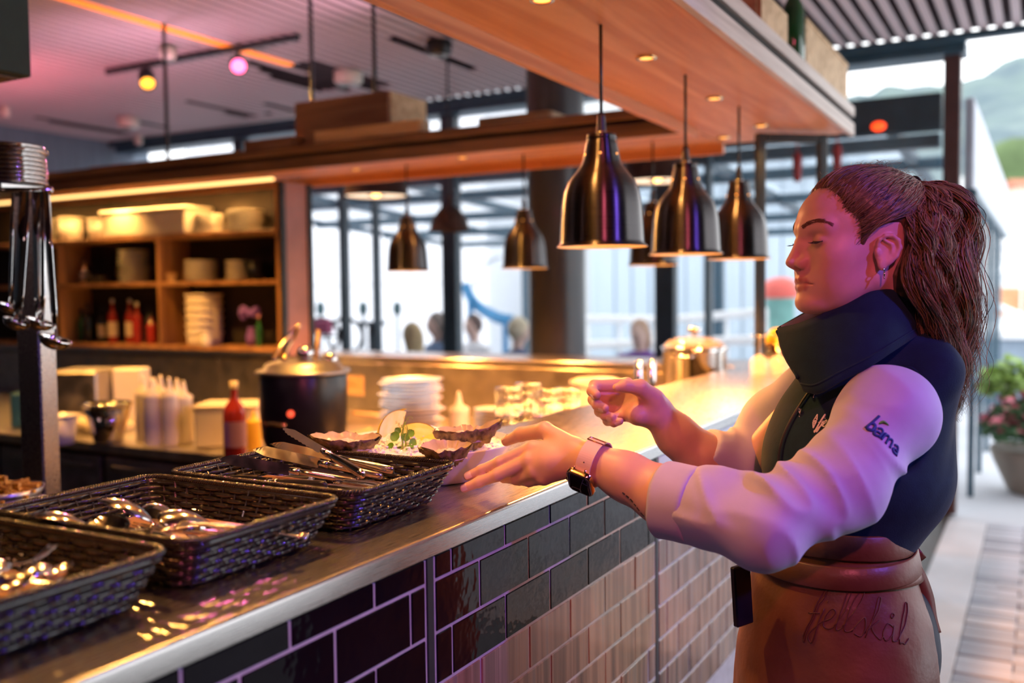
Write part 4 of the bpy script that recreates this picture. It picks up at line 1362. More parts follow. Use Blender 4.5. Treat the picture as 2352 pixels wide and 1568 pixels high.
# left part of the worktop
bin_box((*xy(160, 4.25)[:1], 0, 0), (1, 1, 1), m_steel, 'x', 'x') if False else None
def wbox(pxa, pxb, D, dep, h, m, label, cat, group=None, name='storage_box', lid=None, rz=0):
    a, b = np.array(xy(pxa, D)), np.array(xy(pxb, D))
    wd = float(np.linalg.norm(a - b))
    c = (a + b) / 2 + CF[:2] * dep / 2
    t = thing(name, label, cat, (c[0], c[1], ZW + .001), group, rz=math.atan2(CR[1], CR[0]) + rz)
    MB().box((-wd / 2, -dep / 2, 0), (wd / 2, dep / 2, h), .008).build('body', m, t)
    if lid: MB().box((-wd / 2 - .006, -dep / 2 - .006, h - .012), (wd / 2 + .006, dep / 2 + .006, h + .004), .006).build('lid', lid, t)
    return t
wbox(437, 582, 3.75, .2, .165, m_plastic, 'white plastic box on the worktop behind the sauce bottle', 'box', lid=m_plastic)
bottle(*W(531, 3.52), .285, .042, m_red, m_cream, 'dark red sauce bottle with a pale cap in front of the white box', 'sauce bottles on the worktop', m_label=mat('mauve_label', (.35, .2, .35), .5))
bottle(*W(575, 3.7), .15, .03, m_yellow, m_yellow, 'yellow squeeze bottle leaning by the kettle', 'squeeze bottles on the worktop', squeeze=True, name='squeeze_bottle')
for i, (px_, D, c) in enumerate(((322, 3.95, m_plastic), (340, 3.85, m_plastic), (362, 3.95, m_yellow), (382, 3.85, m_plastic), (400, 4.0, m_yellow), (415, 3.9, m_plastic), (348, 4.05, m_yellow))):
    bottle(*W(px_, D), .275 - .02 * (i > 3), .034, c, m_plastic, ['squeeze bottle nearest the steel mixing bowl', 'front white squeeze bottle of the cluster', 'yellow squeeze bottle in the cluster, nearest the mixing bowl', 'front white squeeze bottle nearest the white box', 'yellow squeeze bottle nearest the white box', 'white squeeze bottle at the white box end of the cluster', 'yellow squeeze bottle at the back of the cluster'][i], 'squeeze bottles on the worktop', squeeze=True, name='squeeze_bottle')
tub(*W(238, 3.95), .055, .095, .16, m_chrome, 'steel mixing bowl on the worktop', 'bowl', name='mixing_bowl')
tub(*W(128, 3.9), .05, .07, .12, m_white, 'white bowl on the worktop beside the steel post', 'bowl', name='bowl')
wbox(95, 215, 4.35, .3, .26, m_steel2, 'steel food pan standing behind the mixing bowl', 'pan', name='food_pan')
wbox(250, 318, 4.5, .12, .26, m_plastic, 'pale carton behind the squeeze bottles', 'box', name='carton')
wbox(12, 50, 4.4, .1, .16, m_blue, 'blue carton at the picture edge', 'box', name='carton')
tw = thing('kitchen_towel', 'rolled cream kitchen towel lying on the worktop', 'towel', (0, 0, 0))
pth = smooth_path([P(165, 965, Z=ZW + .036), P(200, 975, Z=ZW + .034), P(235, 985, Z=ZW + .030), P(262, 983, Z=ZW + .029), P(298, 976, Z=ZW + .029)], 20)
MB().tube(pth, [.036 - .010 * (i / 19) + .003 * math.sin(i) for i in range(20)], 12, flat=.8).build('roll', mat('cream_towel', (.72, .62, .48), .9, 0, var=.15, bump=.5, bscale=80), tw, True)
# paper note on the backsplash
o = MB().box((XW1 - .016, float(P(838, 880, X=XW1)[1]), .93), (XW1 - .0125, float(P(800, 880, X=XW1)[1]), 1.03)).build('paper_note', m_crate)
tag(o, 'small paper note stuck to the steel backsplash behind the kettle', 'note')
# ladle and spoon rest near the kettle
lr = thing('wooden_spoon', 'wooden spoon lying on the worktop between kettle and plates', 'spoon', (0, 0, 0))
MB().tube(smooth_path([P(752, 965, Z=ZW + .05), P(800, 1000, Z=ZW + .02), P(850, 985, Z=ZW + .02)], 12), [.016, .014, .01, .008, .007, .007, .007, .007, .007, .007, .008, .008], 8).build('spoon_body', m_crate, lr, True)
lr2 = thing('wooden_spatula', 'pale wooden spatula leaning by the plates', 'spatula', (0, 0, 0))
MB().tube([P(810, 948, Z=ZW + .06), P(880, 955, Z=ZW + .04)], .009, 8).build('spatula_body', m_crate, lr2, True)

# ------------------------------------------------------------------ steel gantry post with hanging ladles (left edge)
gx, gy = xy(80, 2.3)
gp = thing('gantry_post', 'square steel post of the pass gantry rising behind the baskets', 'post', (gx, gy, 0))
GR = Rz(math.radians(18))
MB().box((-.031, -.031, .001), (.031, .031, 1.70), .004, rot=GR, org=(0, 0, 0)).build('square_tube', m_steel, gp)
MB().box((-.10, -.035, 1.70), (.035, .60, 1.715), .003).build('top_plate', m_steel, gp)
for i in range(9):
    o = MB().lathe([(0, 0), (.075, 0), (.082, .003), (.082, .008), (.07, .010), (0, .010)], 28).build('steel_lid', m_chrome, None, True)
    q = P(22, 380, D=2.28)
    o.location = (q[0] + rng.normal(0, .002), q[1] + rng.normal(0, .002), 1.718 + i * .0105)
    tag(o, ['lowest', 'second', 'third', 'fourth', 'fifth', 'sixth', 'seventh', 'eighth', 'topmost'][i] + ' lid from the bottom of the steel stack above the ladles', 'lid', 'stacked steel lids on the gantry')
hr = thing('ladle_rail', 'steel rail under the gantry with ladles hooked on it', 'rail', (0, 0, 0))
MB().tube([P(-60, 436, D=2.18), P(118, 436, D=2.18)], .006, 8).build('bar', m_chrome, hr, True)
for i, (xa, ya, xb, yb, D, r, lb) in enumerate(((88, 440, 92, 735, 2.16, .032, 'wide chrome ladle hanging in front of the steel post'), (58, 440, 40, 735, 2.14, .030, 'chrome ladle hanging beside the widest ladle'), (30, 440, 22, 700, 2.2, .026, 'slim ladle hanging nearest the picture edge'), (103, 440, 128, 775, 2.12, .036, 'chrome ladle with a deep round bowl, hanging lowest'))):
    t = thing('hanging_ladle', lb, 'ladle', (0, 0, 0), 'ladles hanging from the gantry')
    pa, pb = P(xa, ya, D=D), P(xb, yb, D=D)
    w_ = [.022, .020, .006, .012][i]
    MB().tube([pa, pa * .6 + pb * .4, pa * .2 + pb * .8, pb], [w_, w_, w_ * .9, w_ * .6], 10, flat=.3).build('handle', m_chrome, t, True)
    b = MB()
    pr = [(r * math.sin(a), -r * .75 * math.cos(a)) for a in np.linspace(0.05, PI / 2, 9)] + [(r * .96 * math.sin(a), -r * .70 * math.cos(a)) for a in np.linspace(PI / 2, 0.05, 9)]
    b.lathe(pr, 24, pb, R=Rx(.3) @ Ry(.2)).build('bowl', m_chrome, t, True)
# fries in a tray at the lower left edge
fx = thing('fries_tray', 'steel tray of golden fries at the picture edge beyond the baskets', 'tray', tuple(P(8, 1150, Z=1.0)))
MB().lathe([(0, 0), (.07, 0), (.085, .03), (.082, .03), (.068, .004), (0, .004)], 24).build('tray', m_steel2, fx, True)
b = MB()
for i in range(60):
    a, r = rng.random() * 6.3, .065 * math.sqrt(rng.random())
    c = np.array([r * math.cos(a), r * math.sin(a), .02 + .04 * rng.random() * (1 - r / .08)])
    d = unit(rng.normal(0, 1, 3) * (1, 1, .4)) * .025
    b.tube([c - d, c + d], .005, 4)
o = b.build('fries', mat('golden_fries', (.75, .42, .06), .5, 0, var=.2), fx); o['kind'] = 'stuff'
st_ = MB().lathe([(0, -.999), (.12, -.999), (.12, -.98), (.025, -.96), (.025, -.03), (.09, -.012), (.09, -.002), (0, -.002)], 20).build('stand', m_steel2, fx, True)

# ================================================================== on top of the shelves
ZT = ZS + .116
def crate(pxa, pxb, ytop, X0, dep, m, label, ms=None, base=ZT):
    ya, yb = float(P(pxa, 300, X=X0)[1]), float(P(pxb, 300, X=X0)[1])
    zt_ = float(P((pxa + pxb) / 2, ytop, X=X0)[2])
    t = thing('wooden_crate', label, 'crate', (X0 + dep / 2, (ya + yb) / 2, base), 'crates on the back shelf')
    hx, hy, h = dep / 2, abs(ya - yb) / 2, zt_ - base
    MB().box((-hx, -hy, 0), (-hx + .012, hy, h), .001).build('front_board', m, t)
    MB().box((hx - .012, -hy, 0), (hx, hy, h), .001).build('back_board', m, t)
    for s_ in (-1, 1): MB().box((-hx + .0125, s_ * hy - .006, 0), (hx - .0125, s_ * hy + .006, h), .001).build('end_board', ms or m, t)
    MB().box((-hx + .0125, -hy + .007, .0), (hx - .0125, hy - .007, .01)).build('bottom_board', m, t)
    return t
crate(678, 893, 222, 3.70, .32, m_crate2, 'tall dark wooden crate on the back shelf', m_crate)
crate(722, 962, 288, 3.605, .09, m_crate, 'low pale crate in front of the tall dark crate')
crate(1098, 1262, 262, 3.66, .22, m_crate, 'low pale crate on the back shelf by the column')
crate(560, 672, 318, 3.62, .25, m_crate2, 'low dark crate beside the tall crate')
crate(195, 545, 368, 3.62, .28, m_crate2, 'long flat dark crate above the light bar')
# bottles and boxes on the overhead shelf
x0_, x1_ = float(P(1853, 150, Y=.70)[0]), float(P(1948, 170, Y=.70)[0])
zt_ = float(P(1900, 90, X=(x0_ + x1_) / 2, Y=None)[2]) if False else float(P(1900, 92, Y=.70)[2])
t = thing('wine_box', 'plain wooden wine box at the end of the overhead shelf', 'box', ((x0_ + x1_) / 2, .80, ZT), None)
MB().box((-(x1_ - x0_) / 2, -.098, 0), ((x1_ - x0_) / 2, .098, zt_ - ZT - .012), .002).build('body', m_crate, t)
MB().box((-(x1_ - x0_) / 2 - .003, -.101, zt_ - ZT - .0115), ((x1_ - x0_) / 2 + .003, .101, zt_ - ZT), .002).build('lid', m_crate, t)
xa_, xb_ = float(P(1752, 110, Y=.70)[0]), float(P(1812, 110, Y=.70)[0])
t = thing('wine_crate', 'low open wooden crate among the wine bottles', 'crate', ((xa_ + xb_) / 2, .82, ZT))
hx = (xb_ - xa_) / 2
for s_ in (-1, 1):
    MB().box((-hx, s_ * .11 - .006, 0), (hx, s_ * .11 + .006, .12), .001).build('side_board', m_crate, t)
    MB().box((s_ * hx - .006, -.103, 0), (s_ * hx + .006, .103, .12), .001).build('end_board', m_crate, t)
for i, (px_, yv, h, m, wl) in enumerate(((1712, .76, .29, m_dkglass, 0), (1735, .86, .30, m_dkglass, 0), (1760, .80, .31, m_dkglass, 1), (1788, .86, .31, m_dkglass, 1), (1822, .73, .30, m_green, 0), (1846, .84, .31, m_green, 0), (1838, .93, .30, m_dkglass, 1), (1876, .96, .32, m_green, 1), (1915, .97, .32, m_green, 0), (1690, .9, .3, m_green, 0))):
    q = P(px_, 60, Y=yv)
    bottle(min(float(q[0]), 4.0), yv, ZT + .001, h, .037, m, m_blackmetal, ['wine bottle at the picture edge end of the row', 'second wine bottle of the row', 'labelled dark bottle standing in the low crate', 'second labelled bottle in the low crate', 'green bottle in front, beside the low crate', 'green bottle behind the front one', 'dark labelled bottle behind the low crate', 'green labelled bottle behind the wine box', 'bright green bottle at the wine box end', 'green bottle farthest from the wine box'][i], 'wine bottles on the overhead shelf', neck=.36, m_label=m_cream if wl else None, name='wine_bottle')

# ================================================================== ceiling fittings
TX = 4.45
tk = thing('light_track', 'black ceiling track carrying the orange and the pink spotlight', 'track', (0, 0, 0))
MB().box((TX - .018, 3.9, ZR - .04), (TX + .018, 5.6, ZR - .002), .003).build('rail', m_blackmetal, tk)
def track_spot(x, y, z, col, est, label, to, pw=0, rail=None):
    t = thing('track_spotlight', label, 'lamp', (x, y, z), 'coloured track spotlights')
    d = unit(np.array(to, float) - np.array((x, y, z)))
    ref = np.array([0, 0, 1.0]); a = unit(np.cross(ref, d)); b_ = np.cross(d, a)
    R_ = np.c_[a, b_, d]
    MB().lathe([(0, -.09), (.045, -.09), (.05, -.08), (.05, .05), (.046, .05), (.044, .03)], 24, R=R_).build('housing', m_blackmetal, t, True)
    MB().lathe([(0, .03), (.0455, .03)], 24, R=R_).build('lens', mat('spot_lens', col, .4, 0, emit=col, estr=est), t)
    MB().tube([(0, 0, .05), (0, 0, ZR - z - .04)], .012, 8).build('bracket', m_blackmetal, t, True)
    return t
q = P(338, 185, X=TX)
track_spot(q[0], q[1], q[2], (1.0, .42, .03), 3.0, 'orange-glowing spotlight on the ceiling track', (3.3, 3.6, 1.3))
spot('orange_track_light', (q[0] - .03, q[1] - .04, q[2] - .05), (3.1, 3.2, .9), (1.0, .46, .10), 420, 75)
q = P(547, 150, X=TX)
track_spot(q[0], q[1], q[2], (1.0, .12, .30), 5.0, 'pink-glowing spotlight on the ceiling track beside the orange strip', (2.3, 2.0, 1.6))
spot('pink_track_light', (q[0] - .04, q[1] - .05, q[2] - .05), (3.0, 3.0, 1.2), (1.0, .15, .45), 40, 70)
for (n, a, b, c, pw, an), lab in zip(SPOTS, ('magenta stage spotlight on the ceiling behind the viewer', 'violet stage spotlight on the ceiling at the room side')):
    d = unit(np.array(b) - np.array(a))
    q = np.array(a) - d * .06
    track_spot(*q, c, 4.0, lab, b)
# orange strip recessed between the slats
o = MB().box((1.6, 4.475, ZR + .004), (5.05, 4.525, ZR + .02)).build('led_strip', mat('orange_led', (1, .4, .05), .5, 0, emit=(1.0, .20, .02), estr=1.25))
tag(o, 'orange glowing light strip set between the ceiling slats', 'light strip')
o.data.materials[0]
# detectors and a dark box fitting
for i, (x, y, r, lab) in enumerate(((295, 283, .09, 'white ceiling speaker box nearer the blue wall'), (800, 180, .10, 'white ceiling speaker box beside the hanging rods'), (1008, 112, .08, 'dark ceiling fitting near the oak shelf'), (385, 122, .05, 'small round detector by the spotlight track'), (12, 258, .035, 'tiny white sprinkler head at the picture edge'), (318, 322, .04, 'white sprinkler head low on the far ceiling'))):
    q = P(x, y, Z=ZR - .05)
    t = thing('ceiling_fitting', lab, 'fitting', (q[0], q[1], ZR - .002), 'fittings on the slatted ceiling')
    MB().lathe([(0, -.09), (r * .8, -.088), (r, -.07), (r, -.004), (r * .9, 0), (0, 0)], 24).build('body', m_plastic if i != 2 else m_blackmetal, t, True)
    MB().lathe([(r * .3, -.093), (r * .7, -.093), (r * .7, -.089), (r * .3, -.089)], 24).build('ring', m_steel2, t, True)
# dark hood box at the top left corner
q0, q1 = P(-40, 180, D=2.4), P(74, 176, D=2.4)
t = thing('extractor_hood', 'dark green-black hood hanging into the upper picture corner', 'hood', (0, 0, 0))
MB().box((q1[0] - .5, q1[1], zrow(70, 178, 2.4)), (q1[0], q1[1] + .9, 2.6), .004).build('body', mat('dark_green_paint', (.012, .03, .024), .5, 0, var=.3), t)
MB().box((q1[0] - .48, q1[1] + .03, zrow(70, 178, 2.4) - .006), (q1[0] - .02, q1[1] + .87, zrow(70, 178, 2.4) - .0005)).build('grease_filter', m_walnut, t)

# pendants hanging beyond the pass
m_rust = mat('rusty_drum', (.10, .06, .05), .5, .6, var=.4, nscale=8)
m_ringglow = mat('drum_glow', (1, .8, .6), .5, 0, emit=(1.0, .72, .48), estr=1.3)
m_edison = mat('edison_glow', (1, .6, .2), .5, 0, emit=(1.0, .42, .08), estr=10)
def drum(px_, ytop, ybot, D, wpx, lab):
    x, y = xy(px_, D)
    z0, z1 = zrow(px_, ybot, D), zrow(px_, ytop, D)
    r = wpx / 2 / FPX * D
    t = thing('drum_pendant', lab, 'lamp', (x, y, z0), 'drum pendants beyond the pass')
    h = z1 - z0
    MB().lathe([(r * 1.14, 0), (r * 1.0, .012), (r * .96, h), (r * .93, h), (r * .96, .014), (r * 1.12, -.004)], 36).build('drum_shade', m_rust, t, True)
    MB().lathe([(r * .3, .006), (r * .94, .004)], 36).build('diffuser_ring', m_ringglow, t)
    MB().ball((0, 0, .03), .035, 10, 8).build('bulb', m_edison, t, True)
    MB().tube([(0, 0, h * .6), (0, 0, ZR - z0)], .008, 6).build('rod', m_blackmetal, t, True)
    for k in range(3):
        a = 2 * PI * k / 3 + .4
        MB().tube([(0, 0, h * .9), (r * .95 * math.cos(a), r * .95 * math.sin(a), h * .9)], .006, 5).build('spoke', m_blackmetal, t)
drum(868, 408, 452, 5.9, 145, 'dark drum pendant in front of the terrace roof')
drum(1510, 362, 418, 5.2, 150, 'dark drum pendant behind the heat lamps')
x, y = xy(1035, 6.2)
z0 = zrow(1035, 530, 6.2)
t = thing('dome_pendant', 'dark dome pendant with a warm inside, in front of the windows', 'lamp', (x, y, z0))
r = 47 / FPX * 6.2
MB().lathe([(r * 1.05, 0), (r * .95, .02), (r * .82, .08), (r * .5, .14), (r * .15, .165), (r * .12, .22), (.012, .225), (.012, .22), (r * .12, .16), (r * .48, .132), (r * .78, .078), (r * .92, .02), (r * 1.03, -.003)], 32).build('dome_shade', m_rust, t, True)
MB().ball((0, 0, .06), .035, 10, 8).build('bulb', m_edison, t, True)
MB().tube([(0, 0, .22), (0, 0, ZR - z0)], .007, 6).build('rod', m_blackmetal, t, True)
# red sprinkler valves / heater seen above the head
for i, (x_, y0_, y1_, D) in enumerate(((1830, 330, 420, 6.3), (1921, 330, 400, 6.3))):
    x, y = xy(x_, D)
    z1, z0 = zrow(x_, y0_, D), zrow(x_, y1_, D)
    t = thing('red_pendant', ['slim red pendant rod seen inside the black frame', 'slim red pendant rod just above the hair'][i], 'lamp', (x, y, z0), 'red pendants by the glazed front')
    MB().lathe([(0, 0), (.022, .005), (.03, .1), (.03, .16), (.012, .2), (0, .2)], 16).build('shade', mat('red_shade%d' % i, (.30, .03, .03), .5), t, True)
    MB().tube([(0, 0, .2), (0, 0, ZR - z0 - .03)], .006, 6).build('rod', mat('red_rod%d' % i, (.25, .05, .05), .5), t, True)
q = P(2018, 290, X=XF - .065)
o = MB().ball((0, 0, 0), (.02, .045, .03), 12, 8).build('heater_glow', mat('heater_red', (1, .1, .02), .4, emit=(1, .06, .01), estr=2.5), None, True)
o.location = (q[0], q[1], q[2])
tag(o, 'small red glowing heater lamp on the dark beam above the doorway', 'lamp')

# added globe lamps out of view, to raise the room's ambient light
for i, (x, y, z, lb) in enumerate(((-1.6, 0.2, 2.35, 'added fill globe over the dining side nearest the bar end'), (-1.6, 3.2, 2.35, 'added fill globe over the dining side beyond the baskets'), (1.4, 3.3, 2.75, 'added fill globe over the kitchen aisle'))):
    t = thing('fill_globe', lb, 'lamp', (x, y, z), 'added fill globes out of view')
    MB().ball((0, 0, 0), .11, 24, 16).build('globe', mat('fill_globe_glow_%d' % i, (1, .85, .75), .5, 0, emit=(1.0, .62, .55), estr=6 if i < 2 else 9), t, True)
    MB().tube([(0, 0, .10), (0, 0, ZR - z)], .006, 6).build('rod', m_blackmetal, t, True)
    l = bpy.data.lights.new('fill_globe_light', 'POINT'); l.color, l.energy, l.shadow_soft_size = (1.0, .58, .60), (34 if i < 2 else 50), .115
    o = bpy.data.objects.new('fill_globe_light', l); COL.objects.link(o); o.parent = t; o.location = (0, 0, 0)

# added lights hidden behind the crates, to brighten the ceiling
for i, (x, y, c, pw, lb) in enumerate(((3.93, 2.9, (1.0, .54, .68), 38, 'small added fill light on the back shelf beyond the pale crate'), (3.95, 4.6, (1.0, .52, .70), 38, 'small added fill light on the back shelf above the light bar'), (3.93, 6.2, (1.0, .22, .28), 60, 'small added red fill light at the far end of the back shelf'))):
    t = thing('ceiling_fill', lb, 'lamp', (x, y, ZT + .001), 'added fill lights on the back shelf')
    MB().lathe([(0, 0), (.05, 0), (.05, .05), (.044, .05), (.04, .02), (0, .02)], 20).build('can', m_blackmetal, t, True)
    MB().lathe([(0, .03), (.042, .03)], 20).build('lens', mat('ceiling_fill_lens_%d' % i, c, .4, 0, emit=c, estr=4), t)
    spot('ceiling_fill_beam', (x, y, ZT + .06), (x + .5, y + .2, ZR), c, pw, 165, .6, .05)

# added amber spots above the picture, to light the kitchen worktop
for i, y in enumerate((2.0, 3.0, 4.0)):
    a, b = (2.55, y, 2.84), (3.15, y + .05, ZW)
    d = unit(np.array(b) - np.array(a))
    track_spot(*(np.array(a) - d * .06), (1.0, .5, .12), 4.0, ['added amber fill spot over the plate stacks', 'added amber fill spot over the kettle', 'added amber fill spot over the squeeze bottles'][i], b)
    spot('kitchen_fill_light', a, b, (1.0, .45, .085), 260, 66, .5, .05)
# ================================================================== signed-distance modelling for soft shapes
def sdf_mesh(fn, lo, hi, h, B=12):
    """surface of fn(points)=0 inside a box, as (verts, quads); only blocks near the surface are sampled"""
    lo = np.array(lo, float)
    n = np.ceil((np.array(hi, float) - lo) / h).astype(int)
    nb = np.ceil(n / B).astype(int)
    g = np.stack(np.meshgrid(*[np.arange(k) for k in nb], indexing='ij'), -1).reshape(-1, 3)
    c = lo + (g + .5) * B * h
    d = fn(c)
    act = g[np.abs(d) < B * h * .87 * 1.1 + 2 * h]
    off = np.stack(np.meshgrid(*[np.arange(-1, B + 1)] * 3, indexing='ij'), -1).reshape(-1, 3)
    m = B + 2
    S1, S2 = int(nb[1] * B + 4), int(nb[2] * B + 4)
    keys, pos, quads = [], [], []
    cidx = np.array([(i, j, k) for i in (0, 1) for j in (0, 1) for k in (0, 1)])
    edges = [(a, b) for a in range(8) for b in range(a + 1, 8) if np.abs(cidx[a] - cidx[b]).sum() == 1]
    for s in range(0, len(act), 160):
        blk = act[s:s + 160]
        gi = blk[:, None, :] * B + off[None]
        D = fn((lo + gi * h).reshape(-1, 3).astype(np.float32)).reshape(len(blk), m, m, m).astype(np.float32)
        key = ((gi[..., 0] + 1).astype(np.int64) * S1 + gi[..., 1] + 1) * S2 + gi[..., 2] + 1
        key = key.reshape(len(blk), m, m, m)
        C8 = np.stack([D[:, i:m - 1 + i, j:m - 1 + j, k:m - 1 + k] for i, j, k in cidx], -1)
        mixed = (C8.min(-1) < 0) & (C8.max(-1) >= 0)
        if not mixed.any(): continue
        v8 = C8[mixed]
        kk = key[:, :-1, :-1, :-1][mixed]
        base = lo + (gi.reshape(len(blk), m, m, m, 3)[:, :-1, :-1, :-1][mixed]) * h
        acc = np.zeros((len(v8), 3)); cnt = np.zeros(len(v8))
        for a, b in edges:
            va, vb = v8[:, a], v8[:, b]
            cr = (va < 0) != (vb < 0)
            t = np.where(cr, va / (va - vb + 1e-20), 0)
            p = cidx[a][None] + t[:, None] * (cidx[b] - cidx[a])[None]
            acc += np.where(cr[:, None], p, 0); cnt += cr
        keys.append(kk); pos.append(base + acc / cnt[:, None] * h)
        # quads for edges starting at owned corners 0..B-1 (array index 1..B)
        q = slice(1, B + 1)
        for ax in range(3):
            sh = [q, q, q]; sh2 = [q, q, q]; sh2[ax] = slice(2, B + 2)
            d0, d1 = D[(slice(None), *sh)], D[(slice(None), *sh2)]
            cr = (d0 < 0) != (d1 < 0)
            if not cr.any(): continue
            k0 = key[(slice(None), *sh)][cr]
            st = [S1 * S2, S2, 1]
            o1, o2 = [st[(ax + 1) % 3], st[(ax + 2) % 3]]
            Q = np.stack([k0, k0 - o1, k0 - o1 - o2, k0 - o2], -1)
            fl = d0[cr] >= 0
            Q[fl] = Q[fl][:, ::-1]
            quads.append(Q)
    keys = np.concatenate(keys); pos = np.concatenate(pos); quads = np.concatenate(quads)
    uk, first = np.unique(keys, return_index=True)
    idx = np.searchsorted(uk, quads)
    idx = np.clip(idx, 0, len(uk) - 1)
    ok = (uk[idx] == quads).all(-1)
    return pos[first], idx[ok]


def np_mesh(name, v, q, m=None, parent=None, smooth=True, col=None, relax=0):
    if relax:
        e = np.concatenate([q[:, [0, 1]], q[:, [1, 2]], q[:, [2, 3]], q[:, [3, 0]]])
        for _ in range(relax):
            s = np.zeros_like(v); c = np.zeros(len(v))
            for a, b in ((0, 1), (1, 0)):
                for k in range(3): s[:, k] += np.bincount(e[:, a], v[e[:, b], k], len(v))
                c += np.bincount(e[:, a], minlength=len(v))
            v = v * .5 + .5 * s / np.maximum(c, 1)[:, None]
    me = bpy.data.meshes.new(name)
    me.vertices.add(len(v)); me.vertices.foreach_set('co', np.ascontiguousarray(v, np.float32).ravel())
    k = q.shape[1]
    me.loops.add(q.size); me.loops.foreach_set('vertex_index', np.ascontiguousarray(q, np.int32).ravel())
    me.polygons.add(len(q)); me.polygons.foreach_set('loop_start', np.arange(0, q.size, k, dtype=np.int32))
    me.update(calc_edges=True); me.validate()
    if col is not None:
        at = me.color_attributes.new('col', 'FLOAT_COLOR', 'POINT')
        at.data.foreach_set('color', np.ascontiguousarray(np.c_[col, np.ones(len(col))], np.float32).ravel())
    return link_mesh(name, me, m, parent, smooth)


def smin(a, b, k):
    h = np.clip(.5 + .5 * (b - a) / k, 0, 1)
    return b * (1 - h) + a * h - k * h * (1 - h)


def smax(a, b, k): return -smin(-a, -b, k)


def ell(p, c, r, R=None):
    q = p - np.array(c, p.dtype)
    if R is not None: q = q @ np.array(R, p.dtype)
    r = np.array(r, p.dtype)
    q = q / r
    k0 = np.sqrt(np.einsum('ij,ij->i', q, q))
    q = q / r
    k1 = np.sqrt(np.einsum('ij,ij->i', q, q)) + 1e-9
    return k0 * (k0 - 1) / k1


def cap(p, a, b, ra, rb=None):
    rb = ra if rb is None else rb
    a, b = np.array(a, p.dtype), np.array(b, p.dtype)
    ab = b - a
    q = p - a
    t = np.clip(q @ ab / (ab @ ab + 1e-12), 0, 1)
    q = q - t[:, None] * ab
    return np.sqrt(np.einsum('ij,ij->i', q, q)) - (ra + (rb - ra) * t)


def chain(p, pts, rs, k=.006):
    d = None
    for i in range(len(pts) - 1):
        e = cap(p, pts[i], pts[i + 1], rs[i], rs[i + 1])
        d = e if d is None else smin(d, e, k)
    return d


def project(fn, pts, it=5, off=0.0):  # float64 here: small finite differences
    """move points onto the surface fn = off; returns points and normals"""
    p = np.array(pts, float)
    e = 4e-4
    for _ in range(it):
        g = np.stack([(fn(p + e * np.eye(3)[k]) - fn(p - e * np.eye(3)[k])) / (2 * e) for k in range(3)], -1)
        gn = np.linalg.norm(g, axis=-1, keepdims=True) + 1e-9
        p = p - g / gn * ((fn(p) - off)[:, None] / np.clip(gn, .5, 2))
    return p, g / gn


def tubes(paths, radii, sides=4):
    """many thin tubes at once: paths n x m x 3, radii n x m -> verts, quads"""
    n, m, _ = paths.shape
    t = np.gradient(paths, axis=1)
    t /= np.linalg.norm(t, axis=-1, keepdims=True) + 1e-12
    ref = np.where(np.abs(t[..., 2:3]) > .9, np.array([1.0, 0, 0]), np.array([0, 0, 1.0]))
    u = np.cross(t, ref); u /= np.linalg.norm(u, axis=-1, keepdims=True) + 1e-12
    w_ = np.cross(t, u)
    ang = 2 * PI * np.arange(sides) / sides
    v = paths[:, :, None] + radii[:, :, None, None] * (np.cos(ang)[None, None, :, None] * u[:, :, None] + np.sin(ang)[None, None, :, None] * w_[:, :, None])
    i = np.arange(n)[:, None, None] * m * sides
    j = np.arange(m - 1)[None, :, None] * sides
    k = np.arange(sides)[None, None, :]
    k2 = (k + 1) % sides
    q = np.stack([i + j + k, i + j + k2, i + j + sides + k2, i + j + sides + k], -1).reshape(-1, 4)
    return v.reshape(-1, 3), q


# ================================================================== the woman
m_skin = mat('skin', (.7, .5, .42), .42, 0, var=.06, nscale=60, attr='col', sss=.12, bump=.05, bscale=600, spec=.45)
m_hair = mat('brown_curly_hair', (.2, .1, .05), .38, 0, var=.15, nscale=30, attr='col', spec=.6)
m_vest = mat('navy_softshell', (0.008, 0.031, 0.047), .85, 0, var=.15, nscale=50, bump=.15, bscale=500, sheen=.04, spec=.25)
m_vestlin = mat('lilac_lining', (0.42, 0.30, 0.42), .7, 0, var=.1)
m_shirt = mat('pale_shirt_cotton', (0.50, 0.47, 0.68), .75, 0, var=.05, nscale=30, bump=.08, bscale=700, sheen=.15)
m_leather = mat('brown_leather', (0.205, 0.088, 0.034), .40, 0, col2=(0.115, 0.045, 0.018), nscale=9, bump=.25, bscale=120, rvar=.08)
m_trouser = mat('dark_trousers', (0.010, 0.022, 0.028), .7, 0, var=.2)
m_stitch = mat('white_embroidery', (0.75, 0.72, 0.72), .6, 0, var=.05)
m_blueemb = mat('blue_embroidery', (0.02, 0.05, 0.26), .6, 0, var=.05)
m_greenemb = mat('green_embroidery', (0.10, 0.35, 0.05), .6, 0, var=.05)
m_burn = mat('dark_embossing', (0.09, 0.030, 0.015), .5, 0, var=.1)

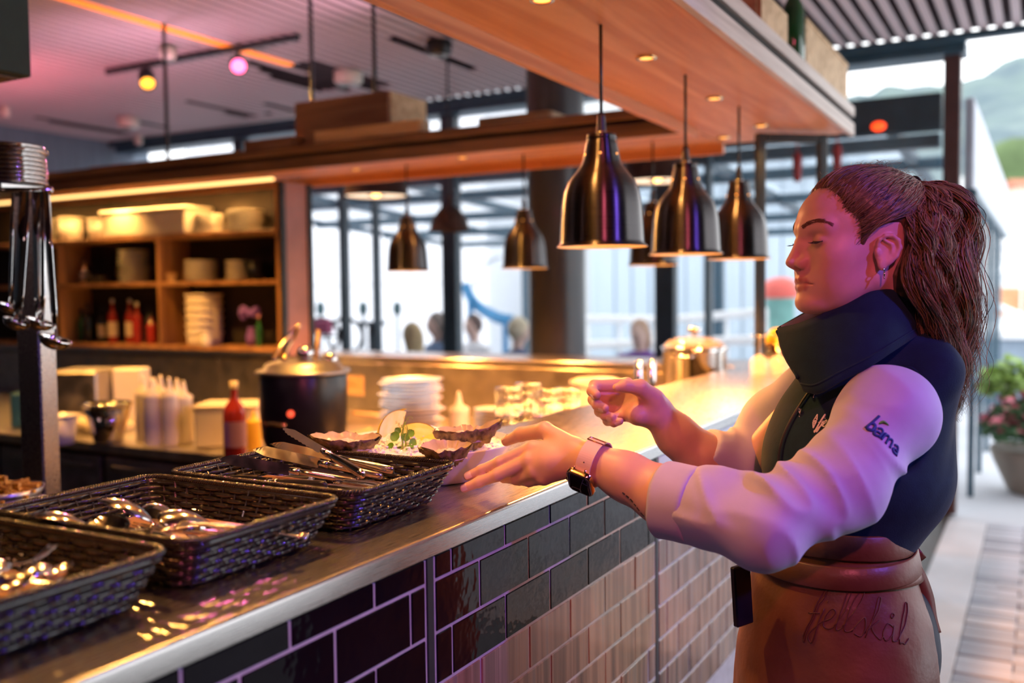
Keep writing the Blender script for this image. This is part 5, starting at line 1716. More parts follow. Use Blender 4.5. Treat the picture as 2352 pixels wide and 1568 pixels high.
Lh = unit(np.array([-CR[0], -CR[1], 0])); Th = unit(np.array([-CF[0], -CF[1], 0])); Uh = np.array([0, 0, 1.0])
def frame(al):
    a = math.radians(al)
    f = math.cos(a) * Lh + math.sin(a) * Th
    l = math.cos(a) * Th - math.sin(a) * Lh
    return np.c_[f, l, Uh]            # columns: forward, her left (toward the viewer), up
HF = frame(9.0)
HO = P(1985, 560, D=1.42)
TF = frame(20.0)
TO = P(1920, 1290, D=1.47) + np.array([0, 0, .042])
hw = lambda q: HO + np.array(q, float) @ HF.T          # head local -> place
tw_ = lambda q: TO + np.array(q, float) @ TF.T
woman = thing('person', 'woman in a navy vest and lilac shirt reaching across the bar to the oyster platter', 'person', (float(TO[0]), float(TO[1]), 0))
W0_ = np.array([TO[0], TO[1], 0.0])
def own(o):
    """parent to the woman keeping place coordinates"""
    o.parent = woman
    o.matrix_parent_inverse = Matrix.Translation(Vector((-float(TO[0]), -float(TO[1]), 0)))
    return o


def both(p, c, fn):
    """mirror across the head's middle plane"""
    q = p.copy(); q[:, 1] = np.abs(q[:, 1])
    return fn(q)


SK_C, SK_R = np.array([.003, 0, .030]), np.array([.0985, .073, .072])
EAR = np.array([.040, 0.0, -.007])
def head_base(p):
    m = p.copy(); m[:, 1] = np.abs(m[:, 1])
    d = ell(p, SK_C, SK_R)
    d = smin(d, ell(p, (.046, 0, -.030), (.049, .056, .072)), .03)
    d = smin(d, ell(p, (-.03, 0, -.02), (.06, .060, .06)), .03)
    # jaw and chin
    d = smin(d, cap(m, (.010, .046, -.052), (.075, .017, -.083), .015, .014), .022)
    d = smin(d, ell(p, (.0865, 0, -.0850), (.0195, .023, .0170)), .012)
    d = smin(d, ell(p, (.045, 0, -.077), (.045, .032, .018)), .02)
    # cheeks and cheekbone
    d = smin(d, ell(m, (.058, .040, -.018), (.030, .020, .020)), .022)
    d = smin(d, ell(m, (.058, .033, -.048), (.030, .019, .026)), .022)
    # neck
    return smin(d, cap(p, (-.022, 0, -.055), (-.050, 0, -.19), .050, .055), .022)
def head_sdf(p):
    m = p.copy(); m[:, 1] = np.abs(m[:, 1])
    d = head_base(p)
    # brow
    d = smin(d, cap(m, (.0940, .006, .021), (.080, .040, .024), .0105, .010), .012)
    # eye sockets and lids
    d = smax(d, -ell(m, (.1015, .033, .003), (.0150, .0175, .0115)), .009)
    d = smin(d, ell(m, (.0810, .0315, .003), (.0128, .0145, .0122)), .0035)
    # nose
    n_ = smin(cap(p, (.0990, 0, .010), (.1100, 0, -.016), .0060, .0068), ell(p, (.1130, 0, -.0265), (.0100, .0088, .0085)), .008)
    n_ = smin(n_, ell(m, (.1035, .0112, -.0285), (.0100, .0066, .0080)), .0045)
    n_ = smin(n_, cap(p, (.109, 0, -.033), (.100, 0, -.038), .0045, .006), .005)
    n_ = smin(n_, cap(m, (.098, .006, -.004), (.096, .011, -.022), .006, .007), .008)
    d = smin(d, n_, .0050)
    d = smax(d, -ell(m, (.1065, .0070, -.0362), (.0055, .0030, .0032)), .0025)
    # mouth
    d = smin(d, ell(p, (.0855, 0, -.055), (.0170, .0300, .021)), .012)
    up = chain(m, [np.array(a) for a in ((.1005, 0, -.0522), (.1005, .0045, -.0508), (.0965, .0150, -.0540), (.0895, .0262, -.0578))], [.0048, .0050, .0042, .0020], .003)
    lo_ = chain(m, [np.array(a) for a in ((.0985, 0, -.0642), (.0955, .0130, -.0628), (.0890, .0245, -.0592))], [.0060, .0054, .0022], .003)
    d = smin(d, up, .0032)
    d = smin(d, lo_, .0032)
    d = smax(d, -chain(m, [np.array(a) for a in ((.1085, 0, -.0577), (.1040, .0130, -.0578), (.0930, .0285, -.0590))], [.0016, .0015, .0010], .002), .0016)
    # ears
    ES = .75
    ec = np.array([-.0335, .0735, -.006], p.dtype)
    q = ec + (m - EAR.astype(p.dtype) - ec) / ES
    RE = Ry(math.radians(-16)) @ Rz(math.radians(-20))
    e = ell(q, (-.0335, .0725, -.004), (.0215, .0052, .0310), RE)
    e = smax(e, -ell(q, (-.0310, .0800, -.002), (.0155, .0062, .0230), RE), .003)
    hx = [(-.0150, .0705, .004), (-.0175, .0740, .0140), (-.0270, .0780, .0215), (-.0400, .0805, .0215), (-.0510, .0820, .0125), (-.0545, .0820, -.001), (-.0480, .0800, -.0165), (-.0360, .0755, -.0285)]
    e = smin(e, chain(q, [np.array(a) for a in hx], [.0032, .0034, .0038, .0042, .0042, .0042, .0044, .0048], .003), .004)
    e = smin(e, ell(q, (-.0250, .0725, -.0335), (.0090, .0048, .0105)), .006)
    e = smin(e, ell(q, (-.0150, .0705, -.0090), (.0042, .0050, .0065)), .004)      # tragus
    e = smin(e, chain(q, [np.array(a) for a in ((-.0270, .0760, .0130), (-.0400, .0780, .005), (-.0415, .0770, -.010), (-.0330, .0745, -.0205))], [.0026, .003, .003, .0026], .003), .0025)
    return smin(d, e * ES, .004)


def to_head(pts): return (pts - HO) @ HF
fnH = lambda pts: head_sdf(to_head(np.asarray(pts, float)))
hv, hq = sdf_mesh(lambda p: head_sdf(p), (-.115, -.10, -.20), (.135, .10, .115), .0017)
SKIN = np.array([.72, .43, .33])
def face_colour(l):
    c = np.tile(SKIN, (len(l), 1))
    m = l.copy(); m[:, 1] = np.abs(m[:, 1])
    lips = np.minimum(chain(m, [np.array(k) for k in ((.1035, 0, -.0528), (.0985, .0150, -.0545), (.0905, .0262, -.0580))], [.0050, .0042, .0010], .001), chain(m, [np.array(k) for k in ((.1015, 0, -.0634), (.0975, .0130, -.0622), (.0905, .0250, -.0590))], [.0052, .0046, .0010], .001))
    f = np.clip(1.2 - lips / .0030, 0, 1)[:, None]
    c = c * (1 - f) + np.array([.50, .17, .17]) * f
    bl = np.exp(-((m - np.array([.068, .046, -.028])) ** 2).sum(1) / .0009)[:, None] * .35
    bl += np.exp(-((l - np.array([.115, 0, -.027])) ** 2).sum(1) / .0003)[:, None] * .35
    bl += np.exp(-((m - np.array([.005, .076, -.013])) ** 2).sum(1) / .0012)[:, None] * .4
    c = c * (1 - bl) + np.array([.70, .34, .30]) * bl
    ed = np.exp(-((m - np.array([.083, .034, -.006])) ** 2).sum(1) / .00012)[:, None] * .35
    c = c * (1 - ed) + np.array([.55, .36, .33]) * ed
    ml = np.clip(1 - np.linalg.norm(l - np.array([.0267, .052, -.0510]), axis=1) / .0032, 0, 1)[:, None]
    return c * (1 - ml) + np.array([.15, .07, .05]) * ml
hcol = face_colour(hv)
parts_v, parts_q, parts_c = [hv @ HF.T + HO], [hq], [hcol]

# ------------------------------------------------------------------ arms and hands
WR = P(1362, 1060, D=1.40)
L_EL, L_CF = P(1740, 1210, D=1.28), P(1525, 1138, D=1.345)
def larm_sdf(p):
    d = chain(p, [L_EL, L_CF, P(1440, 1095, D=1.375), WR], [.042, .0385, .0325, .0275], .02)
    w2 = P(1330, 1052, D=1.415)
    mi, mm, mr, mp_ = P(1224, 1030, D=1.452), P(1217, 1058, D=1.440), P(1228, 1082, D=1.432), P(1250, 1098, D=1.428)
    pal = None
    for e, r in ((mi, .0125), (mm, .0130), (mr, .0120), (mp_, .0105)):
        q = cap(p, w2, e, .0205, r)
        pal = q if pal is None else smin(pal, q, .012)
    pal = smin(pal, ell(p, P(1278, 1058, D=1.437), (.030, .030, .020)), .014)
    d = smin(d, pal, .016)
    th = chain(p, [P(1318, 1032, D=1.425), P(1252, 988, D=1.475), P(1197, 997, D=1.515), P(1163, 1013, D=1.545)], [.0185, .0128, .0108, .0082], .006)
    d = smin(d, th, .013)
    for pts, rs in (([mi, P(1148, 1062, D=1.466), P(1107, 1079, D=1.478), P(1075, 1093, D=1.485)], [.0118, .0095, .0082, .0070]),
                    ([mm, P(1142, 1091, D=1.456), P(1100, 1107, D=1.468), P(1066, 1121, D=1.477)], [.0118, .0093, .0080, .0068]),
                    ([mr, P(1186, 1100, D=1.460), P(1158, 1097, D=1.490), P(1140, 1090, D=1.515)], [.0105, .0088, .0076, .0066]),
                    ([mp_, P(1215, 1106, D=1.452), P(1192, 1104, D=1.478), P(1176, 1098, D=1.498)], [.0095, .0076, .0068, .0058])):
        f = chain(p, pts, rs, .004)
        d = smin(d, f, .0045)
    return d
lo_ = np.array([WR, L_EL, P(1055, 1120, D=1.49), P(1160, 1000, D=1.56)]).min(0) - .06
hi_ = np.array([WR, L_EL, P(1055, 1120, D=1.49), P(1160, 1000, D=1.56)]).max(0) + .06
v, q = sdf_mesh(larm_sdf, lo_, hi_, .0018)
def hand_colour(v, knuckles, tips):
    c = np.tile(SKIN, (len(v), 1))
    for k in knuckles:
        f = np.exp(-((v - k) ** 2).sum(1) / .00006)[:, None] * .30
        c = c * (1 - f) + np.array([.66, .34, .28]) * f
    for k in tips:
        f = np.exp(-((v - k) ** 2).sum(1) / .00008)[:, None] * .35
        c = c * (1 - f) + np.array([.74, .36, .30]) * f
    return c
parts_v.append(v); parts_q.append(q)
parts_c.append(hand_colour(v, [P(1148, 1062, D=1.456), P(1142, 1091, D=1.447), P(1224, 1030, D=1.44), P(1217, 1058, D=1.43), P(1197, 997, D=1.505)], [P(1075, 1093, D=1.48), P(1066, 1121, D=1.47), P(1163, 1013, D=1.54)]))

R_EL, R_W = P(1705, 1100, D=1.62), P(1513, 953, D=1.585)
def rarm_sdf(p):
    d = chain(p, [R_EL, P(1610, 1048, D=1.605), P(1555, 1000, D=1.595), R_W], [.042, .038, .032, .0265], .02)
    iM, mM, rM, pM = P(1440, 884, D=1.60), P(1424, 903, D=1.612), P(1422, 928, D=1.608), P(1432, 952, D=1.595)
    w2 = P(1500, 938, D=1.583)
    pal = None
    for e, r in ((iM, .0125), (mM, .013), (rM, .0125), (pM, .0115)):
        q = cap(p, w2, e, .020, r)
        pal = q if pal is None else smin(pal, q, .012)
    pal = smin(pal, ell(p, P(1468, 952, D=1.575), (.026, .020, .018)), .014)      # heel of the hand
    d = smin(d, pal, .016)
    th = chain(p, [P(1500, 915, D=1.568), P(1470, 890, D=1.553), P(1436, 886, D=1.546), P(1417, 890, D=1.545)], [.018, .0130, .0098, .0072], .006)
    d = smin(d, th, .012)
    for pts, rs in (([iM, P(1366, 885, D=1.592), P(1360, 898, D=1.570), P(1370, 906, D=1.556)], [.0118, .0098, .0085, .0072]),
                    ([mM, P(1364, 917, D=1.592), P(1372, 930, D=1.568), P(1389, 937, D=1.556)], [.0118, .0098, .0085, .0072]),
                    ([rM, P(1378, 944, D=1.590), P(1390, 954, D=1.566), P(1406, 957, D=1.556)], [.0112, .0092, .0080, .0068]),
                    ([pM, P(1396, 966, D=1.580), P(1410, 970, D=1.560), P(1424, 967, D=1.553)], [.0098, .0080, .0070, .0060])):
        d = smin(d, chain(p, pts, rs, .004), .0042)
    return d
bb = np.array([R_EL, R_W, P(1350, 890, D=1.6), P(1430, 970, D=1.55)])
v, q = sdf_mesh(rarm_sdf, bb.min(0) - .06, bb.max(0) + .06, .0018)
parts_v.append(v); parts_q.append(q)
parts_c.append(hand_colour(v, [P(1366, 885, D=1.59), P(1364, 917, D=1.59), P(1378, 944, D=1.585)], [P(1370, 906, D=1.555), P(1389, 937, D=1.555), P(1406, 957, D=1.555), P(1417, 890, D=1.545)]))

# torso, shoulders, legs under the clothes (coarse)
def torso_core(t):
    d = ell(t, (0, 0, 0), (.085, .095, .12))
    d = smin(d, ell(t, (-.035, 0, .13), (.105, .125, .14)), .05)
    d = smin(d, cap(t, (-.07, -.10, .240), (-.07, .10, .240), .040), .04)
    d = smin(d, ell(t, (-.015, 0, -.14), (.100, .120, .12)), .05)
    d = smin(d, cap(t, (-.05, 0, .23), (-.045, 0, .33), .045, .042), .03)
    m = t.copy(); m[:, 1] = np.abs(m[:, 1])
    d = smin(d, cap(m, (-.025, .066, -.18), (0, .080, -.55), .066, .05), .03)
    d = smin(d, cap(m, (0, .085, -.55), (-.02, .085, -.97), .050, .035), .03)
    return d
v, q = sdf_mesh(torso_core, (-.2, -.22, -1.0), (.2, .22, .36), .009)
parts_v.append(v @ TF.T + TO); parts_q.append(q); parts_c.append(np.tile(SKIN, (len(v), 1)))
def upper_arms(p):
    a = chain(p, [tw_((-.07, .095, .235)), L_EL], [.036, .036])
    b = chain(p, [tw_((-.07, -.095, .235)), R_EL], [.036, .036])
    return np.minimum(a, b)
bb = np.array([tw_((-.07, .095, .235)), L_EL, tw_((-.07, -.095, .235)), R_EL])
v, q = sdf_mesh(upper_arms, bb.min(0) - .07, bb.max(0) + .07, .008)
parts_v.append(v); parts_q.append(q); parts_c.append(np.tile(SKIN, (len(v), 1)))
o_ = 0
Qs = []
for v, q in zip(parts_v, parts_q):
    Qs.append(q + o_); o_ += len(v)
own(np_mesh('body', np.concatenate(parts_v), np.concatenate(Qs), m_skin, None, True, np.concatenate(parts_c)))

# finger nails
m_nail = mat('finger_nail', (.90, .66, .58), .22, 0, var=.05, coat=.5)
def nail(base, tip, nrm, fn, wd=.0050, ln=.0105):
    d = unit(np.array(tip) - np.array(base)); nrm = unit(np.array(nrm) - d * (np.array(nrm) @ d)); s = np.cross(d, nrm)
    vs = []
    n = 8
    for i in range(n + 1):
        u = i / n
        for j in range(7):
            v_ = -1 + j / 3
            w_ = wd * (1 - .12 * (u * 2 - 1) ** 2) * min(1, (1.15 - u) * 5) ** .5
            vs.append(np.array(tip) + d * (ln * (u - .75)) + s * w_ * v_ + nrm * .006)
    vs, nn = project(fn, vs, 6, .0008)
    fs = np.array([(i * 7 + j, (i + 1) * 7 + j, (i + 1) * 7 + j + 1, i * 7 + j + 1) for i in range(n) for j in range(6)])
    b = MB().add(np.concatenate([vs, vs - nn * .0008]), [tuple(f) for f in fs] + [tuple(f + len(vs))[::-1] for f in fs])
    own(b.build('finger_nail', m_nail, None, True))
tocam_ = -CF
nail(P(1107, 1079, D=1.478), P(1075, 1093, D=1.485), tocam_ * .9 + CU * .25, larm_sdf, .0052, .0115)
nail(P(1100, 1107, D=1.468), P(1066, 1121, D=1.477), tocam_ * .9 + CU * .25, larm_sdf, .0050, .011)
nail(P(1197, 997, D=1.515), P(1163, 1013, D=1.545), tocam_ * .55 + CU * .8 - CR * .1, larm_sdf, .0060, .012)
for a, b in (((1360, 898, 1.570), (1370, 906, 1.556)), ((1372, 930, 1.568), (1389, 937, 1.556)), ((1390, 954, 1.566), (1406, 957, 1.556)), ((1410, 970, 1.560), (1424, 967, 1.553))):
    nail(P(*a[:2], D=a[2]), P(*b[:2], D=b[2]), -CU * .5 + tocam_ * .5 + CR * -.3, rarm_sdf, .0042, .009)
# small tattoo line under the forearm
tat = [P(x, y, D=1.33) for x, y in ((1418, 1140), (1428, 1146), (1440, 1151), (1452, 1159), (1464, 1164), (1478, 1172), (1492, 1180))]
tp, tn = project(larm_sdf, tat, 8, .0004)
for i in range(len(tp) - 1):
    own(MB().tube([tp[i], tp[i] * .35 + tp[i + 1] * .65], .0010, 5).build('tattoo_mark', mat('tattoo_ink', (.03, .03, .04), .6) if 'tattoo_ink' not in MATS else MATS['tattoo_ink']))

# ------------------------------------------------------------------ face details
m_lash = mat('dark_lash', (.022, .013, .010), .6, 0, var=.2)
m_brow = mat('brow_hair', (.17, .085, .05), .6, 0, var=.2)
fl_ = lambda p: head_sdf(np.asarray(p, float))
for sg in (1, -1):
    E = np.array([.0810, .0315 * sg, .003])
    az = np.linspace(-40, 62, 15)
    pts = []
    for i, a in enumerate(az):
        el_ = math.radians(-8 + 7 * ((a - 10) / 50) ** 2 - 2 * (i / 14))
        a = math.radians(a) * sg
        pts.append(E + .014 * np.array([math.cos(el_) * math.cos(a), math.cos(el_) * math.sin(a), math.sin(el_)]))
    pts, nn = project(fl_, pts, 6, .0002)
    own(MB().tube(pts @ HF.T + HO, [.0005 + .0011 * math.sin(PI * min(1, .15 + i / 15)) for i in range(15)], 6).build('eyelash_line', m_lash, None, True))
    pth = []
    for i in range(26):
        f = rng.uniform(0, 13.99); k = int(f); b0 = pts[k] + (pts[k + 1] - pts[k]) * (f - k)
        n0 = nn[k]
        pth.append([b0 + n0 * .0075 * s_ + np.array([.002, .003 * sg, -.0045 + .004 * s_]) * s_ for s_ in np.linspace(0, 1, 5)])
    v, q = tubes(np.array(pth) @ HF.T + HO, np.tile(np.linspace(.00035, .0001, 5), (26, 1)), 3)
    own(np_mesh('eyelashes', v, q, m_lash))
    # eyelid crease and dark eye slit
    pts2 = []
    for a in np.linspace(-30, 45, 10):
        el_ = math.radians(-13 + 3 * (a / 50) ** 2); a = math.radians(a) * sg
        pts2.append(E + .014 * np.array([math.cos(el_) * math.cos(a), math.cos(el_) * math.sin(a), math.sin(el_)]))
    pts2, _ = project(fl_, pts2, 6, .0001)
    own(MB().tube(pts2 @ HF.T + HO, [.0003 + .0025 * math.sin(PI * i / 9) for i in range(10)], 6, flat=.6).build('eye', mat('eye_dark', (.05, .035, .03), .15, coat=.8) if 'eye_dark' not in MATS else MATS['eye_dark'], None, True))
    # brow: many short hairs
    arc = [np.array(a) * (1, sg, 1) for a in ((.102, .012, .0225), (.099, .020, .0275), (.093, .031, .0300), (.086, .040, .0285), (.080, .046, .0250))]
    arc = smooth_path(arc, 40)
    arc, an = project(fl_, arc, 6, .0002)
    pth = []
    for i in range(200):
        f = rng.uniform(0, 38.9); k = int(f)
        t_ = unit(arc[k + 1] - arc[k])
        up_ = np.cross(an[k], t_) * (-1 if sg > 0 else 1)
        wd = .0036 * (1 - .65 * (f / 39) ** 2)
        b0 = arc[k] + (arc[k + 1] - arc[k]) * (f - k) + up_ * rng.uniform(-wd, wd) * .9
        dr_ = unit(t_ + up_ * rng.normal(.25 * (1 - f / 25), .2))
        pth.append([b0 + dr_ * .0065 * s_ + an[k] * (.0008 * math.sin(PI * s_)) for s_ in np.linspace(0, 1, 4)])
    pp, _ = project(fl_, np.array(pth).reshape(-1, 3), 3, .0003)
    v, q = tubes(pp.reshape(-1, 4, 3) @ HF.T + HO, np.tile(np.linspace(.00034, .00012, 4), (200, 1)), 3)
    own(np_mesh('eyebrow', v, q, m_brow))
er = thing('earring', 'small silver drop earring in the ear lobe', None, (0, 0, 0)); del er['label']
own(er)
e0 = hw((.0125, .0770, -.0405))
bpy.context.view_layer.update()
MBt = MB().lathe([(.0032 + .0010 * math.cos(a), .0010 * math.sin(a)) for a in np.linspace(0, 2 * PI, 9)], 16, e0, R=Rx(PI / 2))
COL.objects.unlink(er); bpy.data.objects.remove(er)
MBt.ball(e0 + np.array([0, 0, -.0062]), (.0016, .0016, .0034), 8, 8).ball(e0 + np.array([0, 0, -.0105]), (.0012, .0012, .002), 8, 8)
own(MBt.build('earring', m_chrome, None, True))['label'] = 'small silver drop earring'

# ------------------------------------------------------------------ hair
HPOLY = np.array([(.098, .2), (.094, .112), (.080, .088), (.071, .080), (.064, .064), (.060, .046), (.046, .032), (.042, .014), (.043, -.004), (.036, -.006), (.030, .006), (.022, .016), (.004, .026), (-.014, .026), (-.024, .010), (-.020, -.020), (-.010, -.048), (-.02, -.085), (-.2, -.085), (-.2, .2)])
def poly_sd(x, z):
    d = np.full(x.shape, 1e9); ins = np.zeros(x.shape, bool)
    n = len(HPOLY)
    for i in range(n):
        a, b = HPOLY[i], HPOLY[(i + 1) % n]
        ex, ez = b - a
        wx, wz = x - a[0], z - a[1]
        t = np.clip((wx * ex + wz * ez) / (ex * ex + ez * ez), 0, 1)
        d = np.minimum(d, (wx - ex * t) ** 2 + (wz - ez * t) ** 2)
        c = ((a[1] > z) != (b[1] > z)) & (x < (b[0] - a[0]) * (z - a[1]) / (b[1] - a[1] + 1e-12) + a[0])
        ins ^= c
    return np.where(ins, -1, 1) * np.sqrt(d)
def hair_cap(p):
    sd = poly_sd(p[:, 0], p[:, 2])
    th = .0008 + .0090 * np.clip(-sd / .024, 0, 1)
    return smax(head_base(p) - th, sd, .003)
v, q = sdf_mesh(hair_cap, (-.125, -.09, -.09), (.115, .09, .125), .0022)
def hair_cols(n, lo=0.0):
    b = np.clip(rng.normal(.52, .28, n), lo, 1)[:, None]
    return np.array([.050, .031, .014]) * (1 - b) + np.array([.46, .34, .12]) * b
vn = vnoise(v * np.array([60, 160, 160]), 3)[:, None]
own(np_mesh('hair_cap', v @ HF.T + HO, q, m_hair, None, True, np.array([.05, .030, .014]) * (1 - vn) + np.array([.20, .125, .05]) * vn))
# swept-back strands
TIE = np.array([-.078, 0, .086])
n = 2300
seeds = []
while len(seeds) < n:
    k = rng.normal(0, 1, 3); k /= np.linalg.norm(k)
    s_ = SK_C + k * SK_R
    if rng.random() < .5:                      # along the hairline
        i = rng.integers(1, 12); f = rng.random()
        xz = HPOLY[i] * (1 - f) + HPOLY[i + 1] * f + rng.normal(0, .004, 2) + np.array([-.001, 0])
        rem = 1 - ((xz[0] - SK_C[0]) / SK_R[0]) ** 2 - ((xz[1] - SK_C[2]) / SK_R[2]) ** 2
        if rem < 0: rem = 0
        s_ = np.array([xz[0], math.sqrt(rem) * SK_R[1] * (1 if rng.random() < .8 else -1), xz[1]])
    if poly_sd(np.array([s_[0]]), np.array([s_[2]]))[0] < .004 and s_[2] > -.05: seeds.append(s_)
seeds = np.array(seeds)
m_ = 16
t = np.linspace(0, 1, m_)[None, :, None]
tie = TIE + rng.normal(0, 1, (n, 3)) * (.008, .012, .010)
sag = np.array([0, 0, -.005]) * np.sin(PI * t) * rng.uniform(.2, 1.2, (n, 1, 1))
pth = seeds[:, None] * (1 - t) + tie[:, None] * t + sag
wav = rng.uniform(0, 6.3, (n, 1)); wf = rng.uniform(6, 16, (n, 1))
pth[..., 2] += .0020 * np.sin(wf * t[..., 0] + wav) ; pth[..., 1] += .0016 * np.cos(wf * t[..., 0] * 1.2 + wav)
k = (pth - SK_C) / SK_R
k /= np.linalg.norm(k, axis=-1, keepdims=True)
offs = .0004 + .0090 * np.clip(t[..., 0] * 3, 0, 1) + rng.uniform(-.001, .0035, (n, 1)) + .0015 * np.sin(wf * t[..., 0] * 1.4 + wav)
pth = SK_C + k * (SK_R + offs[..., None])
for _ in range(2):
    sdv = head_base(pth.reshape(-1, 3)).reshape(n, m_)
    pth = pth + (k / np.linalg.norm(k, axis=-1, keepdims=True)) * np.clip(offs - sdv, -.01, .03)[..., None]
rad = np.outer(rng.uniform(.0004, .0010, n), np.ones(m_)) * np.clip(.35 + 2 * t[..., 0], 0, 1)
ex = (((pth[..., 0] - .0065) / .029) ** 2 + ((pth[..., 2] + .011) / .037) ** 2 < 1).any(1)
pth, rad = pth[~ex], rad[~ex]; n = len(pth)
v, q = tubes(pth @ HF.T + HO, rad, 3)
own(np_mesh('swept_back_hair', v, q, m_hair, None, True, np.repeat(hair_cols(n), m_ * 3, 0)))
# hair at the back of the head and the curly ponytail
n, m_ = 2600, 42
ctrl = np.array([(-.076, 0, .086), (-.092, 0, .089), (-.108, 0, .070), (-.112, 0, .022), (-.111, .0, -.035), (-.112, .0, -.095), (-.115, 0, -.155), (-.119, 0, -.21), (-.123, 0, -.255)])
cw = smooth_path(ctrl, m_)
wd_x = np.interp(np.linspace(0, 1, m_), [0, .1, .3, .5, .75, 1], [.006, .028, .048, .056, .052, .022])
wd_y = np.interp(np.linspace(0, 1, m_), [0, .1, .3, .5, .75, 1], [.006, .024, .055, .060, .046, .016])
r = np.sqrt(rng.random(n)); a = rng.random(n) * 2 * PI
cl = rng.integers(0, 60, n)
ca, cr_ = rng.random(60) * 2 * PI, np.sqrt(rng.random(60))
u = .88 * cr_[cl] * np.cos(ca[cl]) + .20 * r * np.cos(a)
w2 = .88 * cr_[cl] * np.sin(ca[cl]) + .20 * r * np.sin(a)
end = np.clip(rng.normal(.93, .10, n), .5, 1.04)
ti = np.linspace(0, 1, m_)[None] * end[:, None]
idx = ti * (m_ - 1)
i0 = np.clip(idx.astype(int), 0, m_ - 2); f = (idx - i0)[..., None]
cen = cw[i0] * (1 - f) + cw[i0 + 1] * f
sx_ = np.interp(ti, np.linspace(0, 1, m_), wd_x); sy_ = np.interp(ti, np.linspace(0, 1, m_), wd_y)
pth = cen.copy()
pth[..., 0] += u[:, None] * sx_ - .006 * (ti > .1)
pth[..., 1] += w2[:, None] * sy_
cph = rng.random(60) * 6.3
cfr = rng.uniform(17, 32, 60)
amp = (rng.uniform(.006, .014, 60)[cl] * rng.uniform(.8, 1.15, n))[:, None] * np.clip(ti * 3, 0, 1)
ph = cph[cl][:, None] + rng.normal(0, .22, n)[:, None] + cfr[cl][:, None] * ti
pth[..., 0] += amp * np.cos(ph); pth[..., 1] += amp * np.sin(ph); pth[..., 2] += .5 * amp * np.sin(ph * .7)
stray = rng.random(n) < .07
pth[stray, :, 0] -= (.028 * np.clip(ti[stray] * 1.6 - .3, 0, 1) * rng.uniform(.4, 1.2, (stray.sum(), 1)))
rad = rng.uniform(.0003, .0008, n)[:, None] * np.clip(1.15 - ti ** 3, .15, 1)
v, q = tubes(pth @ HF.T + HO, rad, 3)
own(np_mesh('curly_ponytail', v, q, m_hair, None, True, np.repeat(hair_cols(n, .05), m_ * 3, 0)))
# near-side curls falling from the tie past the ear
n, m_ = 1150, 38
ctrl = np.array([(-.076, .010, .086), (-.074, .045, .074), (-.058, .072, .040), (-.050, .080, .0), (-.050, .078, -.045), (-.066, .068, -.095), (-.088, .052, -.145), (-.102, .036, -.19)])
cw = smooth_path(ctrl, m_)
wx = np.interp(np.linspace(0, 1, m_), [0, .1, .3, .55, .8, 1], [.008, .022, .040, .040, .034, .020])
wy = np.interp(np.linspace(0, 1, m_), [0, .1, .3, .55, .8, 1], [.008, .014, .014, .016, .022, .016])
cl = rng.integers(0, 46, n)
ca, cr_ = rng.random(46) * 2 * PI, np.sqrt(rng.random(46))
r, a = np.sqrt(rng.random(n)), rng.random(n) * 2 * PI
u = .9 * cr_[cl] * np.cos(ca[cl]) + .2 * r * np.cos(a); w2 = .9 * cr_[cl] * np.sin(ca[cl]) + .2 * r * np.sin(a)
end = np.clip(rng.normal(.8, .2, n), .3, 1.0)
ti = np.linspace(0, 1, m_)[None] * end[:, None]
idx = ti * (m_ - 1); i0 = np.clip(idx.astype(int), 0, m_ - 2); f = (idx - i0)[..., None]
pth = cw[i0] * (1 - f) + cw[i0 + 1] * f
pth[..., 0] += u[:, None] * np.interp(ti, np.linspace(0, 1, m_), wx); pth[..., 1] += w2[:, None] * np.interp(ti, np.linspace(0, 1, m_), wy)
ph = (rng.random(46) * 6.3)[cl][:, None] + rng.normal(0, .3, n)[:, None] + rng.uniform(16, 27, 46)[cl][:, None] * ti
amp = rng.uniform(.005, .010, 46)[cl][:, None] * rng.uniform(.8, 1.2, n)[:, None] * np.clip(ti * 4, 0, 1)
pth[..., 0] += amp * np.cos(ph); pth[..., 1] += .6 * amp * np.sin(ph); pth[..., 2] += .5 * amp * np.sin(ph * .8)
for _ in range(2):
    sdv = head_base(pth.reshape(-1, 3)).reshape(n, m_)
    pth[..., 1] += np.clip(.007 - sdv, 0, .02)
ex = (((pth[..., 0] - .0065) / .027) ** 2 + ((pth[..., 2] + .011) / .036) ** 2 < 1).any(1)
pth = pth[~ex]; ti = ti[~ex]; n = len(pth)
v, q = tubes(pth @ HF.T + HO, rng.uniform(.0003, .0008, n)[:, None] * np.clip(1.15 - ti ** 3, .15, 1), 3)
own(np_mesh('loose_side_curls', v, q, m_hair, None, True, np.repeat(hair_cols(n, .05), m_ * 3, 0)))
# flyaway hairs over the crown and round the ponytail
n, m_ = 220, 14
k = rng.normal(0, 1, (n, 3)); k[:, 2] = np.abs(k[:, 2]) + .4; k[:, 0] = -np.abs(k[:, 0]) * .9 + .35; k /= np.linalg.norm(k, axis=1)[:, None]
b0 = SK_C + k * (SK_R + .010)
t = np.linspace(0, 1, m_)[None, :, None]
ln = rng.uniform(.006, .019, (n, 1, 1))
sidev = rng.normal(0, 1, (n, 1, 3)) * (1, .5, .2) + np.array([-.7, 0, 0])
ph = rng.uniform(0, 6, (n, 1, 1))
pth = b0[:, None] + k[:, None] * ln * .6 * np.sin(t * 2) + sidev * ln * t ** 1.4 * .8 + .002 * np.sin(ph + 9 * t) * np.array([0, 1, 1])
v, q = tubes(pth @ HF.T + HO, np.full((n, m_), .00018), 3)
own(np_mesh('flyaway_hair', v, q, m_hair, None, True, np.repeat(hair_cols(n, .3), m_ * 3, 0)))
